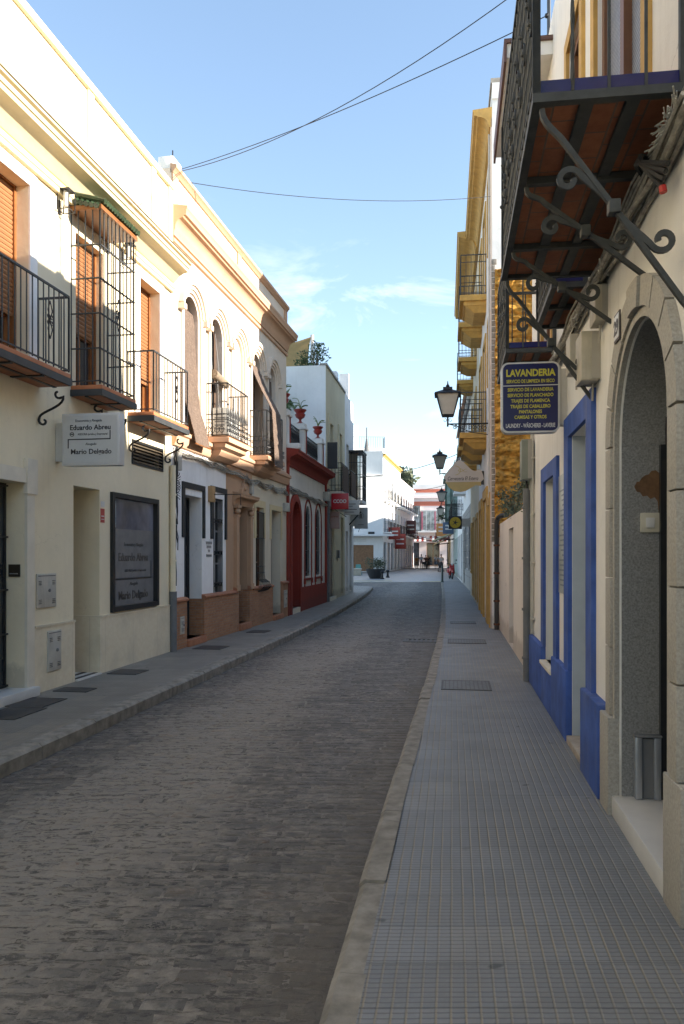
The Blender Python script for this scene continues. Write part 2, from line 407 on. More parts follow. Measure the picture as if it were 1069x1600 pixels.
# ------------------------------------------------------------------ ground
def interp(tab, y):
    if y <= tab[0][0]: a, b = tab[0], tab[1]
    elif y >= tab[-1][0]: a, b = tab[-2], tab[-1]
    else:
        for a, b in zip(tab, tab[1:]):
            if a[0] <= y <= b[0]: break
    return a[1]+(b[1]-a[1])*(y-a[0])/(b[0]-a[0])
def smooth_tab(tab):
    ys = [tab[0][0]+(tab[-1][0]-tab[0][0])*i/120 for i in range(121)]
    xs = [interp(tab, y) for y in ys]
    for _ in range(25): xs = [xs[0]]+[(xs[i-1]+2*xs[i]+xs[i+1])/4 for i in range(1, 120)]+[xs[-1]]
    return list(zip(ys, xs))
XK = smooth_tab([(-8, -1.45), (2.71, .03), (3.56, .134), (4.34, .275), (5.98, .53), (8.34, .90), (11.4, 1.38), (18.5, 2.42), (30, 3.9), (36.7, 4.75), (50, 6.35)])
XL = smooth_tab([(-8, -4.9), (6.42, -2.62), (8.55, -2.24), (12.2, -1.70), (17.4, -.88), (25.1, .13), (35, 1.18), (41, 1.62), (50, 2.2)])
def zroad(x, y):
    a, b = interp(XL, y), interp(XK, y); t = min(1, max(0, (x-a)/(b-a)))
    return -.135+.075*t+.02*math.sin(math.pi*t)+.006*noise.noise(Vector((x*.9, y*.5, 0)))

def sett_mat(joint=False):
    m, nt, b, _ = nodes_new('joint_dirt' if joint else 'granite_setts')
    uv = N(nt, 'ShaderNodeTexCoord').outputs['UV']
    if joint: base = mixc(nt, ramp(nt, noise_(nt, uv, 8, 5, .7), .35, .65), (.034, .030, .025), (.070, .060, .047))
    else:
        rnd = N(nt, 'ShaderNodeAttribute', attribute_name='tone').outputs['Fac']
        cr = nt.nodes.new('ShaderNodeValToRGB'); nt.links.new(rnd, cr.inputs[0]); r = cr.color_ramp
        r.elements[0].position = 0; r.elements[0].color = (.030, .030, .031, 1); r.elements[1].position = 1; r.elements[1].color = (.22, .13, .075, 1)
        for p, c in ((.2, (.058, .056, .054)), (.5, (.098, .086, .068)), (.75, (.092, .091, .090)), (.92, (.21, .185, .15))): e = r.elements.new(p); e.color = c4(c)
        base = cr.outputs[0]
    blot = ramp(nt, noise_(nt, uv, .5, 5, .6, .4), .36, .66)
    base = mixc(nt, math_(nt, 'MULTIPLY', blot, .3), base, (.125, .106, .078))
    mid = ramp(nt, noise_(nt, N(nt, 'ShaderNodeMapping', {'Vector': uv, 'Scale': (1, .3, 1)}).outputs[0], 1.1, 6, .65), .48, .70)
    base = mixc(nt, math_(nt, 'MULTIPLY', mid, .8), base, (.034, .032, .031))
    base = mixc(nt, math_(nt, 'MULTIPLY', ramp(nt, noise_(nt, uv, 2.6, 6, .7, .5), .52, .66), .6), base, (.042, .040, .040))
    base = mixc(nt, math_(nt, 'MULTIPLY', ramp(nt, noise_(nt, N(nt, 'ShaderNodeMapping', {'Vector': uv, 'Location': (7, 3, 0)}).outputs[0], 3.1, 6, .7, .5), .55, .68), .5), base, (.19, .165, .13))
    st = N(nt, 'ShaderNodeMapping', {'Vector': uv, 'Scale': (1, 2.6, 1)}).outputs[0]
    fine = noise_(nt, st, 8, 9, .78, .8)
    base = mixc(nt, math_(nt, 'MULTIPLY', ramp(nt, fine, .53, .66), .6), base, (.034, .032, .031))
    base = mixc(nt, math_(nt, 'MULTIPLY', ramp(nt, fine, .46, .30), .85), base, (.27, .245, .21))
    spk = noise_(nt, uv, 60, 4, .7)
    base = mixc(nt, math_(nt, 'MULTIPLY', ramp(nt, spk, .50, .70), .5), base, (.28, .26, .235))
    base = mixc(nt, math_(nt, 'MULTIPLY', ramp(nt, noise_(nt, uv, 3.4, 3, .5, 1.2), .66, .74), .75), base, (.03, .028, .027))
    s = N(nt, 'ShaderNodeSeparateXYZ', {'Vector': uv})
    uu = math_(nt, 'ADD', s.outputs['X'], math_(nt, 'MULTIPLY', math_(nt, 'SUBTRACT', noise_(nt, N(nt, 'ShaderNodeMapping', {'Vector': uv, 'Scale': (1, .5, 1)}).outputs[0], 1.3, 6, .7), .5), 2.2))
    wheel = math_(nt, 'MULTIPLY', ramp(nt, math_(nt, 'ABSOLUTE', math_(nt, 'SUBTRACT', uu, 1.9)), .35, .95), ramp(nt, noise_(nt, uv, 4.5, 7, .75), .36, .54))      # rubber and soot in the two wheel tracks
    base = mixc(nt, math_(nt, 'MULTIPLY', wheel, .68), base, (.034, .034, .036))
    g = ramp(nt, math_(nt, 'ADD', s.outputs['X'], math_(nt, 'MULTIPLY', noise_(nt, uv, 1.6, 4), .5)), .25, .75, (1, 1, 1), (0, 0, 0))
    base = mixc(nt, math_(nt, 'MULTIPLY', g, .7), base, (.105, .088, .068))
    nt.links.new(base, b.inputs['Base Color'])
    ro = math_(nt, 'ADD', .42, math_(nt, 'MULTIPLY', noise_(nt, uv, 2.5, 5), .42)); nt.links.new(ro, b.inputs['Roughness'])
    b.inputs['Specular IOR Level'].default_value = .45
    bump(nt, b, math_(nt, 'ADD', math_(nt, 'MULTIPLY', fine, -.8), noise_(nt, uv, 26, 6, .75)), .9, .009)
    return m
def tile_mat(name, base, joint, light, pitch=.0525, cross=.033):
    """ribbed pavement tiles: long joints every few cm along the walk, finer grooves across, 33 cm tiles"""
    m, nt, b, _ = nodes_new(name)
    uv = N(nt, 'ShaderNodeTexCoord').outputs['UV']
    wob = N(nt, 'ShaderNodeTexNoise', {'Vector': uv, 'Scale': 2.2, 'Detail': 3}).outputs['Color']
    v = N(nt, 'ShaderNodeVectorMath', {0: uv, 1: N(nt, 'ShaderNodeVectorMath', {0: wob, 1: (.008, .008, 0)}, operation='MULTIPLY').outputs[0]}, operation='ADD').outputs[0]
    s = N(nt, 'ShaderNodeSeparateXYZ', {'Vector': v})
    def groove(x, p, w):
        f = math_(nt, 'ABSOLUTE', math_(nt, 'SUBTRACT', math_(nt, 'FRACT', math_(nt, 'DIVIDE', x, p)), .5))
        return ramp(nt, f, .5-w/p, .5-w/p*.35)
    gl = groove(s.outputs['X'], pitch, .006); gc = groove(s.outputs['Y'], cross, .006)
    tl = groove(s.outputs['X'], pitch*6, .006); tcx = groove(s.outputs['Y'], pitch*6, .0065)
    ti = N(nt, 'ShaderNodeTexWhiteNoise', {'Vector': N(nt, 'ShaderNodeCombineXYZ', {'X': math_(nt, 'FLOOR', math_(nt, 'DIVIDE', s.outputs['X'], pitch*6)), 'Y': math_(nt, 'FLOOR', math_(nt, 'DIVIDE', s.outputs['Y'], pitch*6))}).outputs[0]}, noise_dimensions='2D').outputs['Value']
    c = mixc(nt, ti, tuple(x*.88 for x in base), tuple(x*1.08 for x in base))
    c = mixc(nt, math_(nt, 'MULTIPLY', ramp(nt, ti, .965, .97), .35), c, tuple(x*q for x, q in zip(base, (1.5, 1.38, 1.2))))
    c = mixc(nt, math_(nt, 'MULTIPLY', ramp(nt, noise_(nt, uv, .45, 7, .72, .6), .5, .66), .45), c, (.13, .115, .09))
    c = mixc(nt, math_(nt, 'MULTIPLY', ramp(nt, noise_(nt, uv, 1.2, 6, .65), .35, .72), .5), c, tuple(x*.72 for x in base))
    c = mixc(nt, math_(nt, 'MULTIPLY', ramp(nt, noise_(nt, uv, 30, 5, .7), .48, .75), .22), c, light)
    dj = ramp(nt, noise_(nt, uv, 1.7, 4), .32, .60)
    c = mixc(nt, math_(nt, 'MULTIPLY', gc, .70), c, tuple(x*.45 for x in base))
    c = mixc(nt, math_(nt, 'MULTIPLY', gl, math_(nt, 'ADD', .12, math_(nt, 'MULTIPLY', dj, .72))), c, joint)
    c = mixc(nt, math_(nt, 'MULTIPLY', tcx, .6), c, tuple(x*.38 for x in base))
    gum = ramp(nt, N(nt, 'ShaderNodeTexVoronoi', {'Vector': N(nt, 'ShaderNodeVectorMath', {0: uv, 1: N(nt, 'ShaderNodeVectorMath', {0: wob, 1: (.3, .3, 0)}, operation='MULTIPLY').outputs[0]}, operation='ADD').outputs[0], 'Scale': 3.4}).outputs['Distance'], .055, .095, (1, 1, 1), (0, 0, 0))
    c = mixc(nt, math_(nt, 'MULTIPLY', gum, math_(nt, 'MULTIPLY', ramp(nt, noise_(nt, uv, 1.0, 2), .44, .5), .8)), c, tuple(x*.28 for x in base))
    nt.links.new(c, b.inputs['Base Color'])
    ro = math_(nt, 'ADD', .40, math_(nt, 'MULTIPLY', noise_(nt, uv, 3, 5), .3)); nt.links.new(ro, b.inputs['Roughness'])
    h = math_(nt, 'SUBTRACT', math_(nt, 'MULTIPLY', noise_(nt, uv, 45, 4), .3), math_(nt, 'ADD', math_(nt, 'MULTIPLY', gl, .8), math_(nt, 'ADD', math_(nt, 'MULTIPLY', gc, .6), math_(nt, 'MULTIPLY', tcx, .5))))
    bump(nt, b, h, .55, .005)
    return m
M_set = sett_mat(); M_jd = sett_mat(True)
M_walk = tile_mat('ribbed_grey_tiles', (.215, .223, .232), (.27, .23, .165), (.30, .29, .28))
M_walk_l = tile_mat('ribbed_grey_tiles_far_side', (.26, .242, .212), (.27, .25, .20), (.32, .30, .27))
M_kerb = plain('kerb_granite', (.27, .25, .215), .8, var=.45, scale=7, bmp=.5, bscale=45, dirt=(.10, .085, .07), dirt_f=.8)
M_plaza = brickmat('plaza_paving', (.36, .355, .35), (.42, .41, .40), (.28, .27, .25), .6, .3, .01, 'xy', .45, .3, .1)

def sheet(name, mat, rows, kind='structure'):
    """rows: list of lists of (x, y, z, u, v)"""
    me = bpy.data.meshes.new(name); n = len(rows[0]); vs = [p[:3] for r in rows for p in r]
    fs = [(i*n+j, i*n+j+1, (i+1)*n+j+1, (i+1)*n+j) for i in range(len(rows)-1) for j in range(n-1)]
    me.from_pydata(vs, [], fs); uvl = me.uv_layers.new(name='UVMap')
    uvs = [p[3:5] for r in rows for p in r]
    for l in me.loops: uvl.data[l.index].uv = uvs[l.vertex_index]
    for p in me.polygons: p.use_smooth = True
    me.materials.append(mat); o = bpy.data.objects.new(name, me); COL.objects.link(o); o['kind'] = kind; return o
g = MB(); g.box(-400, 400, -60, 700, -.5, -.3); g.build('ground', plain('dry_earth', (.22, .19, .15), .95, bmp=.2))['kind'] = 'structure'
rows = []
y = -8.0
while y <= 50.01:
    a = interp(XL, y)-.25; b = interp(XK, y)-.02
    if y > 43: a = min(a, 1.6-(y-43)*9)
    r = []
    for j in range(25):
        x = a+(b-a)*j/24; r.append((x, y, zroad(x, y), b-x, y*1.01))
    rows.append(r); y += .5
sheet('road', M_jd, rows)
def setts():
    rr = random.Random(17); vs = []; fs = []; uvs = []; tone = []; y = -7.5
    while y < 49.9:
        h = rr.uniform(.088, .125); x = -.01; ym = y+h/2
        xr = interp(XK, ym)-.14; xl = interp(XL, ym)+.0
        if ym > 42: xl = min(xl, 1.6-(ym-43)*9)
        xl = max(xl, xr-9.0)
        wv = .05*math.sin(y*.7)
        while True:
            w = rr.uniform(.13, .26); a = xr-x; b = a-w
            if b < xl-.05: break
            g = .0045; j = lambda s=.006: rr.uniform(-s, s)
            sk = lambda q: .10*(xr-q)+.035*math.sin((xr-q)*1.1+y*.35)-.12*0
            P = [(b+g+j(), y+g+j()+sk(b)), (a-g+j(), y+g+j()+sk(a)), (a-g+j(), y+h-g+j()+sk(a)), (b+g+j(), y+h-g+j()+sk(b))]
            cx = sum(p[0] for p in P)/4; cy = sum(p[1] for p in P)/4; z0 = zroad(cx, cy)+rr.uniform(.0, .006); tx, ty = j(.02), j(.025); k = len(vs); t = rr.random()**1.1
            for (px_, py_) in P: vs.append((px_, py_, z0-.009)); uvs.append((xr-px_, py_*1.01)); tone.append(t)
            for (px_, py_) in P:
                q = .011/max(.05, math.hypot(px_-cx, py_-cy)); qx, qy = px_+(cx-px_)*min(.3, .013/(w/2)), py_+(cy-py_)*min(.4, .013/(h/2))
                vs.append((qx, qy, z0+(qx-cx)*tx+(qy-cy)*ty)); uvs.append((xr-qx, qy*1.01)); tone.append(t)
            fs += [(k+4, k+5, k+6, k+7)]+[(k+i, k+(i+1) % 4, k+4+(i+1) % 4, k+4+i) for i in range(4)]
            x += w
        y += h
    me = bpy.data.meshes.new('road_setts'); me.from_pydata(vs, [], fs); ul = me.uv_layers.new(name='UVMap')
    for l in me.loops: ul.data[l.index].uv = uvs[l.vertex_index]
    at = me.attributes.new('tone', 'FLOAT', 'POINT'); at.data.foreach_set('value', tone)
    for p in me.polygons: p.use_smooth = True
    me.materials.append(M_set); o = bpy.data.objects.new('road_setts', me); COL.objects.link(o); o['kind'] = 'structure'
setts()
XFR = lambda y: (FR.X0+FR.k*y if y < 17.4 else (FY.X0+FY.k*y if y < 33 else FQ.X0+FQ.k*y))
XFL = lambda y: (F1.X0+F1.k*y if y < 13.3 else F2.X0+F2.k*y if y < 21 else F3.X0+F3.k*y if y < 27.3 else F4.X0+F4.k*y)
def zwalk(x, y): return .004*noise.noise(Vector((x*1.2, y*.8, 3)))
rows = []; y = -8.0
while y <= 50.01:
    a = interp(XK, y)+.0; b = XFR(y)+.9
    rows.append([(a+(b-a)*j/10, y, zwalk(a+(b-a)*j/10, y), (a+(b-a)*j/10)-(.139*y if y < 60 else 0), y*1.01) for j in range(11)]); y += .5
sheet('pavement', M_walk, rows)
rows = []; y = -8.0
ys = []
while y < 34.9: ys.append(y); y += .5
for y in ys+[34.9]:
    a = XFL(y)-1.0; b = interp(XL, y)-.14
    rows.append([(a+(b-a)*j/6, y, 0, (a+(b-a)*j/6)-.16*y, y*1.01) for j in range(7)])
sheet('pavement', M_walk_l, rows)
def lk(y):            # outer edge of the rounded corner at the end of the left-hand kerb
    x = interp(XL, min(y, 40.5))
    if y > 40.5: t = min(1, (y-40.5)/2.6); x -= 2.6*(1-math.sqrt(max(0, 1-t*t)))
    return x
rows = []
for i in range(34):
    y = 34.9+i*.25
    if y > 43.05: break
    rows.append([(-9+(lk(y)-.14+9)*j/6, y, 0, (-9+(lk(y)-.14+9)*j/6)-.16*y, y*1.01) for j in range(7)])
sheet('pavement', M_walk_l, rows)
# kerbs laid stone by stone
m = MB(); y = -8.0; rnd = random.Random(3)
def kerbstone(m, p0, p1, w, top, bot, jog):
    d = Vector((p1[0]-p0[0], p1[1]-p0[1], 0)).normalized(); q = Vector((-d.y, d.x, 0))
    c = []; g_ = .006
    for p, sgn in ((p0, 1), (p1, -1)):
        P = Vector((p[0], p[1], 0))+d*g_*sgn+q*jog
        for off, z in ((0, bot), (-.006, top-.025), (.022, top), (w, top)): c.append(P+q*off+Vector((0, 0, z)))
    m.add(c, [(0, 1, 5, 4), (1, 2, 6, 5), (2, 3, 7, 6), (0, 1, 2, 3), (4, 5, 6, 7)])
while y < 40.4:
    L = rnd.uniform(.85, 1.15)
    y2 = min(y+L, 40.5); kerbstone(m, (interp(XL, y), y), (interp(XL, y2), y2), .16, .004+rnd.uniform(-.004, .004), -.25, rnd.uniform(-.008, .008)); y = y2
a0 = 40.5
for i in range(8):
    ya, yb = 40.5+2.6*math.sin(i/8*math.pi/2), 40.5+2.6*math.sin((i+1)/8*math.pi/2)
    kerbstone(m, (lk(ya), ya), (lk(yb), yb), .16, .004, -.25, 0)
for i in range(10):
    kerbstone(m, (lk(43.1)-i*1.0, 43.1), (lk(43.1)-(i+1)*1.0, 43.1), .16, .004, -.25, 0)
m.build('kerb', M_kerb, smooth=0)['kind'] = 'structure'
m = MB(); y = -8.0
while y < 50:
    y2 = y+rnd.uniform(.8, 1.1)
    pa, pb = (interp(XK, y2)-.12, y2), (interp(XK, y)-.12, y)
    kerbstone(m, pa, pb, .125, .003+rnd.uniform(-.006, .006), -.25, rnd.uniform(-.006, .006)); y = y2
k_ = m.build('kerb', M_kerb, smooth=0); k_['kind'] = 'structure'
# plaza beyond the street
rows = [[(x, y, -.075+.0006*(y-50), x, y) for x in [-40+i*6 for i in range(20)]] for y in [50.3+i*4 for i in range(36)]]
sheet('plaza', M_plaza, rows)
m = MB(); m.box(-40, interp(XK, 50)-.1, 49.95, 50.35, -.13, -.055); m.build('kerb', plain('pale_kerb', (.5, .48, .44)))['kind'] = 'structure'
m = MB(); m.box(-6, 3.3, 52.0, 52.3, -.3, -.062); m.build('painted_line', plain('yellow_paint', (.55, .42, .05), dirt=(.2, .18, .14)))['kind'] = 'structure'
m = MB(); m.box(5.2, 6.6, 50.6, 51.2, -.3, -.062); m.build('painted_line', MATS['yellow_paint'])['kind'] = 'structure'
# inspection covers set in the pavements
M_iron = plain('dark_cover_iron', (.075, .072, .07), .55, .3, var=.3, bmp=.4, bscale=30)
M_cov = brickmat('cast_cover', (.20, .205, .21), (.22, .225, .23), (.13, .13, .13), .05, .05, .008, 'xy', .6, .8)
def cover(label, F, y0, y1, n0, n1, mat, z=.0, grp='inspection covers in the pavement'):
    t = thing('pavement_cover', label, 'cover', F, ((y0+y1)/2, (n0+n1)/2, z), grp)
    f = MB(); w = .025
    f.box(y0, y1, n0, n0+w, z-.03, z+.009); f.box(y0, y1, n1-w, n1, z-.03, z+.009); f.box(y0, y0+w, n0+w, n1-w, z-.03, z+.009); f.box(y1-w, y1, n0+w, n1-w, z-.03, z+.009)
    f.build('rim', M_iron, t); MB().box(y0+w, y1-w, n0+w, n1-w, z-.03, z+.0065).build('lid', mat, t); return t
for (pa, pb, lab) in (((0, 1122), (50, 1104), 'large dark cover on the far pavement by the marble door step'),
                      ((24, 1104), (88, 1090), 'wide dark cover beside the cream plinth of the office'),
                      ((72, 1080), (120, 1074), 'small pair of covers on the pavement before the recessed office door'),
                      ((170, 1053), (208, 1046), 'cover on the pavement under the office shop window')):
    gy = lambda p: 1984.0/(p[1]-HOR)
    gx = lambda p: (p[0]-PX)/FOC*gy(p)
    y0, y1 = gy(pa), gy(pb); xa = gx(pa); n = (gx(((pa[0]+pb[0])/2, (pa[1]+pb[1])/2))-(F1.X0+F1.k*(y0+y1)/2))
    cover(lab, F1, y0, y1, max(.12, n-.22), max(.12, n-.22)+.42, M_iron)
cover('narrow cover before the brick plinth of the white and terracotta house', F2, 13.6, 14.1, .25, .75, M_iron)
cover('small cover before the terracotta doorway', F2, 16.5, 17.0, .3, .7, M_iron)
cover('square water cover in the ribbed tiles near the blue doorway', FR, 9.3, 10.0, .55, 1.15, M_cov)
cover('flat access cover in the tiles further up before the low wall', FR, 14.3, 15.0, .4, 1.1, M_cov)
cover('cover in the ribbed tiles before the ochre doorway', FY, 18.5, 19.1, .3, .9, M_cov)
t = thing('drain_grate', 'iron drain grate in the setts along the near kerb', 'drain', None, (1.55, 15.4, 0), rz=-.14)
m = MB()
for i in range(8): m.box(1.25+i*.09, 1.29+i*.09, 15.2, 15.6, -.09, -.048)
m.build('grate_bars', M_iron, t)
m = MB(); m.box(1.2, 1.24, 15.15, 15.65, -.09, -.046); m.box(1.93, 1.97, 15.15, 15.65, -.09, -.046); m.box(1.24, 1.93, 15.15, 15.19, -.09, -.046); m.box(1.24, 1.93, 15.61, 15.65, -.09, -.046); m.build('rim', M_iron, t)
# ------------------------------------------------------------------ shared wall materials
M_cream = plaster('cream_render', (.82, .73, .535), f=.25)
M_creamlt = plaster('cream_trim', (.74, .63, .41), f=.2)
M_wht = plaster('white_render', (.88, .87, .85), (.40, .37, .32), .35)
M_whtdirty = plaster('weathered_white_render', (.70, .67, .60), (.30, .27, .22), .6)
M_marble = brickmat('cream_marble_slabs', (.82, .74, .57), (.85, .77, .60), (.6, .53, .41), .9, .78, .003, 'xz', .45, .15, .06, 0)
M_stone = plain('pale_limestone', (.72, .66, .54), .6, var=.08, bmp=.1)
M_wood = plain('varnished_wood', (.26, .10, .03), .35, var=.25, scale=9)
M_shut = plain('orange_brown_shutter', (.30, .135, .055), .5, var=.1)
M_ironb = plain('black_wrought_iron', (.018, .018, .02), .45, .3, var=.3, bmp=.2)
M_irong = plain('grey_wrought_iron', (.055, .06, .065), .5, .2, var=.25, bmp=.25)
M_terra = brickmat('terracotta_tiles', (.42, .15, .065), (.50, .19, .08), (.25, .17, .12), .25, .14, .006, 'xy', .6, .4)
M_terrae = plain('terracotta_edge', (.47, .17, .07), .6, var=.2, bmp=.3)
M_green = plain('green_glazed_tile', (.035, .06, .03), .25, var=.5, scale=14)
M_glass = glass('dark_window_glass')
M_glassb = glass('blueish_shop_glass', (.17, .18, .22), .05)
M_blackf = plain('dark_aluminium', (.03, .032, .035), .4, .4)
M_grey = plain('grey_pipe', (.16, .165, .17), .6, var=.2)
M_boxg = plain('pale_meter_door', (.50, .48, .42), .55, var=.12, dirt=(.2, .18, .15))
M_pinkup = plaster('pale_pink_render', (.76, .65, .53), (.40, .30, .22), .3)
M_peach = plaster('peach_trim', (.58, .37, .24), (.35, .24, .17), .35)
M_terrap = plaster('terracotta_paint', (.50, .32, .20), (.28, .19, .13), .5)
M_ochrew = plaster('old_cream_render', (.70, .63, .49), (.30, .25, .18), .7)
M_brick = brickmat('plinth_brick', (.42, .20, .10), (.50, .27, .14), (.36, .26, .19), .24, .05, .006, 'xz', .85, .7)
M_terrag = plain('terracotta_moulding', (.40, .17, .09), .7, var=.25, bmp=.3)
M_blackp = plain('black_paint', (.025, .026, .028), .6)
M_white = plain('white_enamel', (.62, .62, .61), .35, var=.05, bmp=0)
M_txt = plain('dark_lettering', (.03, .03, .035), .5, bmp=0)
M_red = plaster('oxblood_paint', (.27, .045, .03), (.16, .05, .04), .4)
M_cable = plain('old_cable', (.38, .36, .31), .7, var=.5, scale=20)
M_cabled = plain('black_cable', (.02, .02, .02), .6)
M_gyps = plain('pale_gate_post', (.55, .53, .49), .7)
M_blind = brickmat('woven_esparto_blind', (.22, .155, .115), (.29, .21, .155), (.10, .07, .055), .05, .022, .005, 'uv', .85, .8, .3)
M_leaf = plain('leaf_green', (.06, .10, .03), .6, var=.5, scale=12)
M_leafg = plain('grey_green_leaf', (.11, .13, .075), .65, var=.5, scale=10)
M_pot = plain('red_glazed_pot', (.30, .035, .022), .4, var=.3)
M_tileroof = plain('roof_terracotta', (.36, .17, .09), .8, var=.35, scale=8, bmp=.4)
M_roofgrey = plain('roof_screed', (.35, .30, .26), .9)

def cornice(parent, mat, y0, y1, prof, name='cornice', m0=0, m1=0): return MB().sweep(prof, y0, y1, m0, m1).build(name, mat, parent)
def moulding(z0, z1, p, steps=4, base=0.0):
    """classical profile: fillets and a hollow growing from the wall out to p"""
    out = [(base, z0), (base+p*.16, z0), (base+p*.18, z0+(z1-z0)*.14)]
    for i in range(6):
        t = i/5; out.append((base+p*(.22+.5*(1-math.cos(t*math.pi/2))), z0+(z1-z0)*(.18+.42*math.sin(t*math.pi/2))))
    out += [(base+p*.78, z0+(z1-z0)*.66), (base+p*.92, z0+(z1-z0)*.68), (base+p*.95, z0+(z1-z0)*.86), (base+p, z0+(z1-z0)*.9), (base+p, z1), (base, z1+.04)]
    return out
def pipe(parent, mat, y, n, z0, z1, r=.045, name='drainpipe', brackets=True):
    m = MB(); m.tube([(y, n, z0), (y, n, z1)], r, 10)
    if brackets:
        z = z0+.5
        while z < z1: m.tube([(y, n, z), (y, n, z+.03)], r*1.25, 10); z += 1.1
    return m.build(name, mat, parent)
def s_bracket(parent, mat, y, n0, n1, z0, z1, r=.014, name='bracket'):
    """wrought S scroll in the plane square to the wall, from the wall foot (n0, z0) up to (n1, z1)"""
    m = MB(); d = .07
    pts = [(y, n0+.045+.05*math.cos(a), z0+.03+.05*math.sin(a)) for a in [math.radians(200-i*28) for i in range(0)]]
    p = scroll((n0+.075, z0+.045), .012, .062, math.radians(420), math.radians(150), 14, fix=y)
    q = scroll((n1-.075, z1-.085), .012, .078, math.radians(-240+0), math.radians(-30)+0, 14, fix=y)
    q = q[::-1]
    mid = bez(p[-1], (y, n0+.01, z0+.16), (y, n1+.02, z1-.26), q[0], 10)
    m.tube(p+mid[1:-1]+q, r, 5, flat=1.3); return m.build(name, mat, parent)
def cables(name, F, y0, y1, n, z0, z1, k, mat, label, sag=.05, r=.009, seed=1, grp=None, jit=.05):
    rr = random.Random(seed); t = thing(name, label, 'cables', F, ((y0+y1)/2, n, min(z0, z1)), grp)
    m = MB()
    for i in range(k):
        dz = rr.uniform(-jit, jit); dn = rr.uniform(0, jit*.8); L = max(4, int((y1-y0)/.22)); ph = rr.uniform(0, 6); sg_ = rr.uniform(.2, 1)
        pts = []
        for j in range(L+1):
            q = j/L; pts.append((y0+(y1-y0)*q, n+dn+.012*math.sin(q*13+ph), z0+(z1-z0)*q+dz+.018*math.sin(q*9*(1+.3*(i % 4))+ph)-sag*sg_*abs(math.sin(q*math.pi*max(1, (y1-y0)/1.1)+.25*(i % 3)))))
        m.tube(pts, r*rr.uniform(.6, 1.4), 5)
    m.build('cable_strands', mat, t); return t

# ================================================================== cream office house (left, near)
F = F1; Y, Z = F1.Y, F1.Z
B = thing('office_house', 'large cream two storey house with ochre cornice, office below and iron balconies', 'house', F, (-6.0, 0, 0))
y_end = 13.3
w1 = (8.15, 9.05, 3.70, 5.82, .30)         # upper openings
w0 = (5.2, 6.1, 3.70, 5.82, .30)
wc = (10.12, 10.86, 3.75, 5.72, .22)
w3 = (12.02, 12.78, 3.70, 5.82, .30)
door1 = (7.85, 8.97, .08, 2.42, .26); rec = (10.06, 10.76, .012, 2.49, 1.0); shop = (11.07, 12.69, .805, 2.49, .06)
vent = (11.76, 12.93, 2.96, 3.33, .15)
win_far = (5.0, 6.2, .9, 2.4, .2)
facade(B, M_cream, -6, y_end, 0, 7.80, [w0, w1, wc, w3, door1, rec, shop, vent, win_far])
shell(B, M_cream, -6, y_end, 0, 7.80, 8)
# marble plinth and door surround
m = MB()
for a, b in ((-6, 7.85-.16), (9.14, 10.06), (10.76, y_end-.02)): m.box(a, b, 0, .022, .0, .76); m.box(a, b, 0, .034, .76, .785)
m.box(10.76, 10.782, -.99, 0, .0, .76) if False else None
m.build('plinth', M_marble, B)
m = MB(); m.box(10.735, 10.76, -.98, .02, .012, .76); m.box(10.73, 10.76, -.98, .03, .76, .785); m.box(10.06, 10.085, -.98, -.001, .012, .76); m.build('plinth_return', M_marble, B)
m = MB(); m.box(8.97, 9.12, 0, .035, 0, 2.42); m.box(7.70, 7.85, 0, .035, 0, 2.42); m.box(7.68, 9.14, 0, .035, 2.42, 2.58); m.box(8.95, 9.16, .0, .05, 2.30, 2.70) if True else None
m.box(7.66, 7.87, 0, .05, 2.30, 2.70); m.build('door_surround', M_stone, B)
m = MB(); m.cbox(7.7, 9.1, -.26, .12, .0, .105, .012); m.build('door_step', plain('white_marble', (.66, .66, .64), .3, var=.1), B)
d = MB(); d.box(7.85, 8.97, -.255, -.225, .105, 2.42); d = d.build('door', M_glass, B)
m = MB()
for i in range(9): m.box(7.87+i*.13, 7.885+i*.13, -.225, -.205, .12, 2.4)
for z in (.12, .7, 1.2, 1.8, 2.38): m.box(7.85, 8.97, -.222, -.200, z, z+.02)
m.build('door_bars', M_blackf, d)
m = MB(); m.cbox(8.935, 8.955, -.20, -.055, 1.36, 1.51, .006) if False else m.box(8.955, 8.968, -.19, -.05, 1.36, 1.50); m.build('bell_panel', plain('bronze_plate', (.09, .075, .055), .35, .7), B)
m = MB()
for i in range(8): m.box(8.950, 8.955, -.17+i*.013, -.165+i*.013, 1.39, 1.40)
m.build('bell_buttons', M_white, B)
def meter(parent, a, b, c, d, n, vents=True, name='meter_box'):
    o = MB(); o.cbox(a, b, n-.02, n+.018, c, d, .005); o = o.build(name, M_boxg, parent)
    m = MB(); f = .012
    m.box(a+.02, b-.02, n+.018, n+.021, d-.03, d-.02)
    for sx_ in (a+.03, b-.09):
        for i in range(3):
            for zz in (c+.05, d-.13): m.box(sx_, sx_+.06, n+.018, n+.025, zz+i*.02, zz+i*.02+.008)
    m.tube([((a+b)/2+.05, n+.018, (c+d)/2), ((a+b)/2+.05, n+.03, (c+d)/2)], .02, 10)
    m.build('louvres', M_grey, o); return o
meter(B, 9.20, 9.62, .985, 1.385, .0)
meter(B, 9.40, 9.70, .22, .70, .022, name='meter_box')
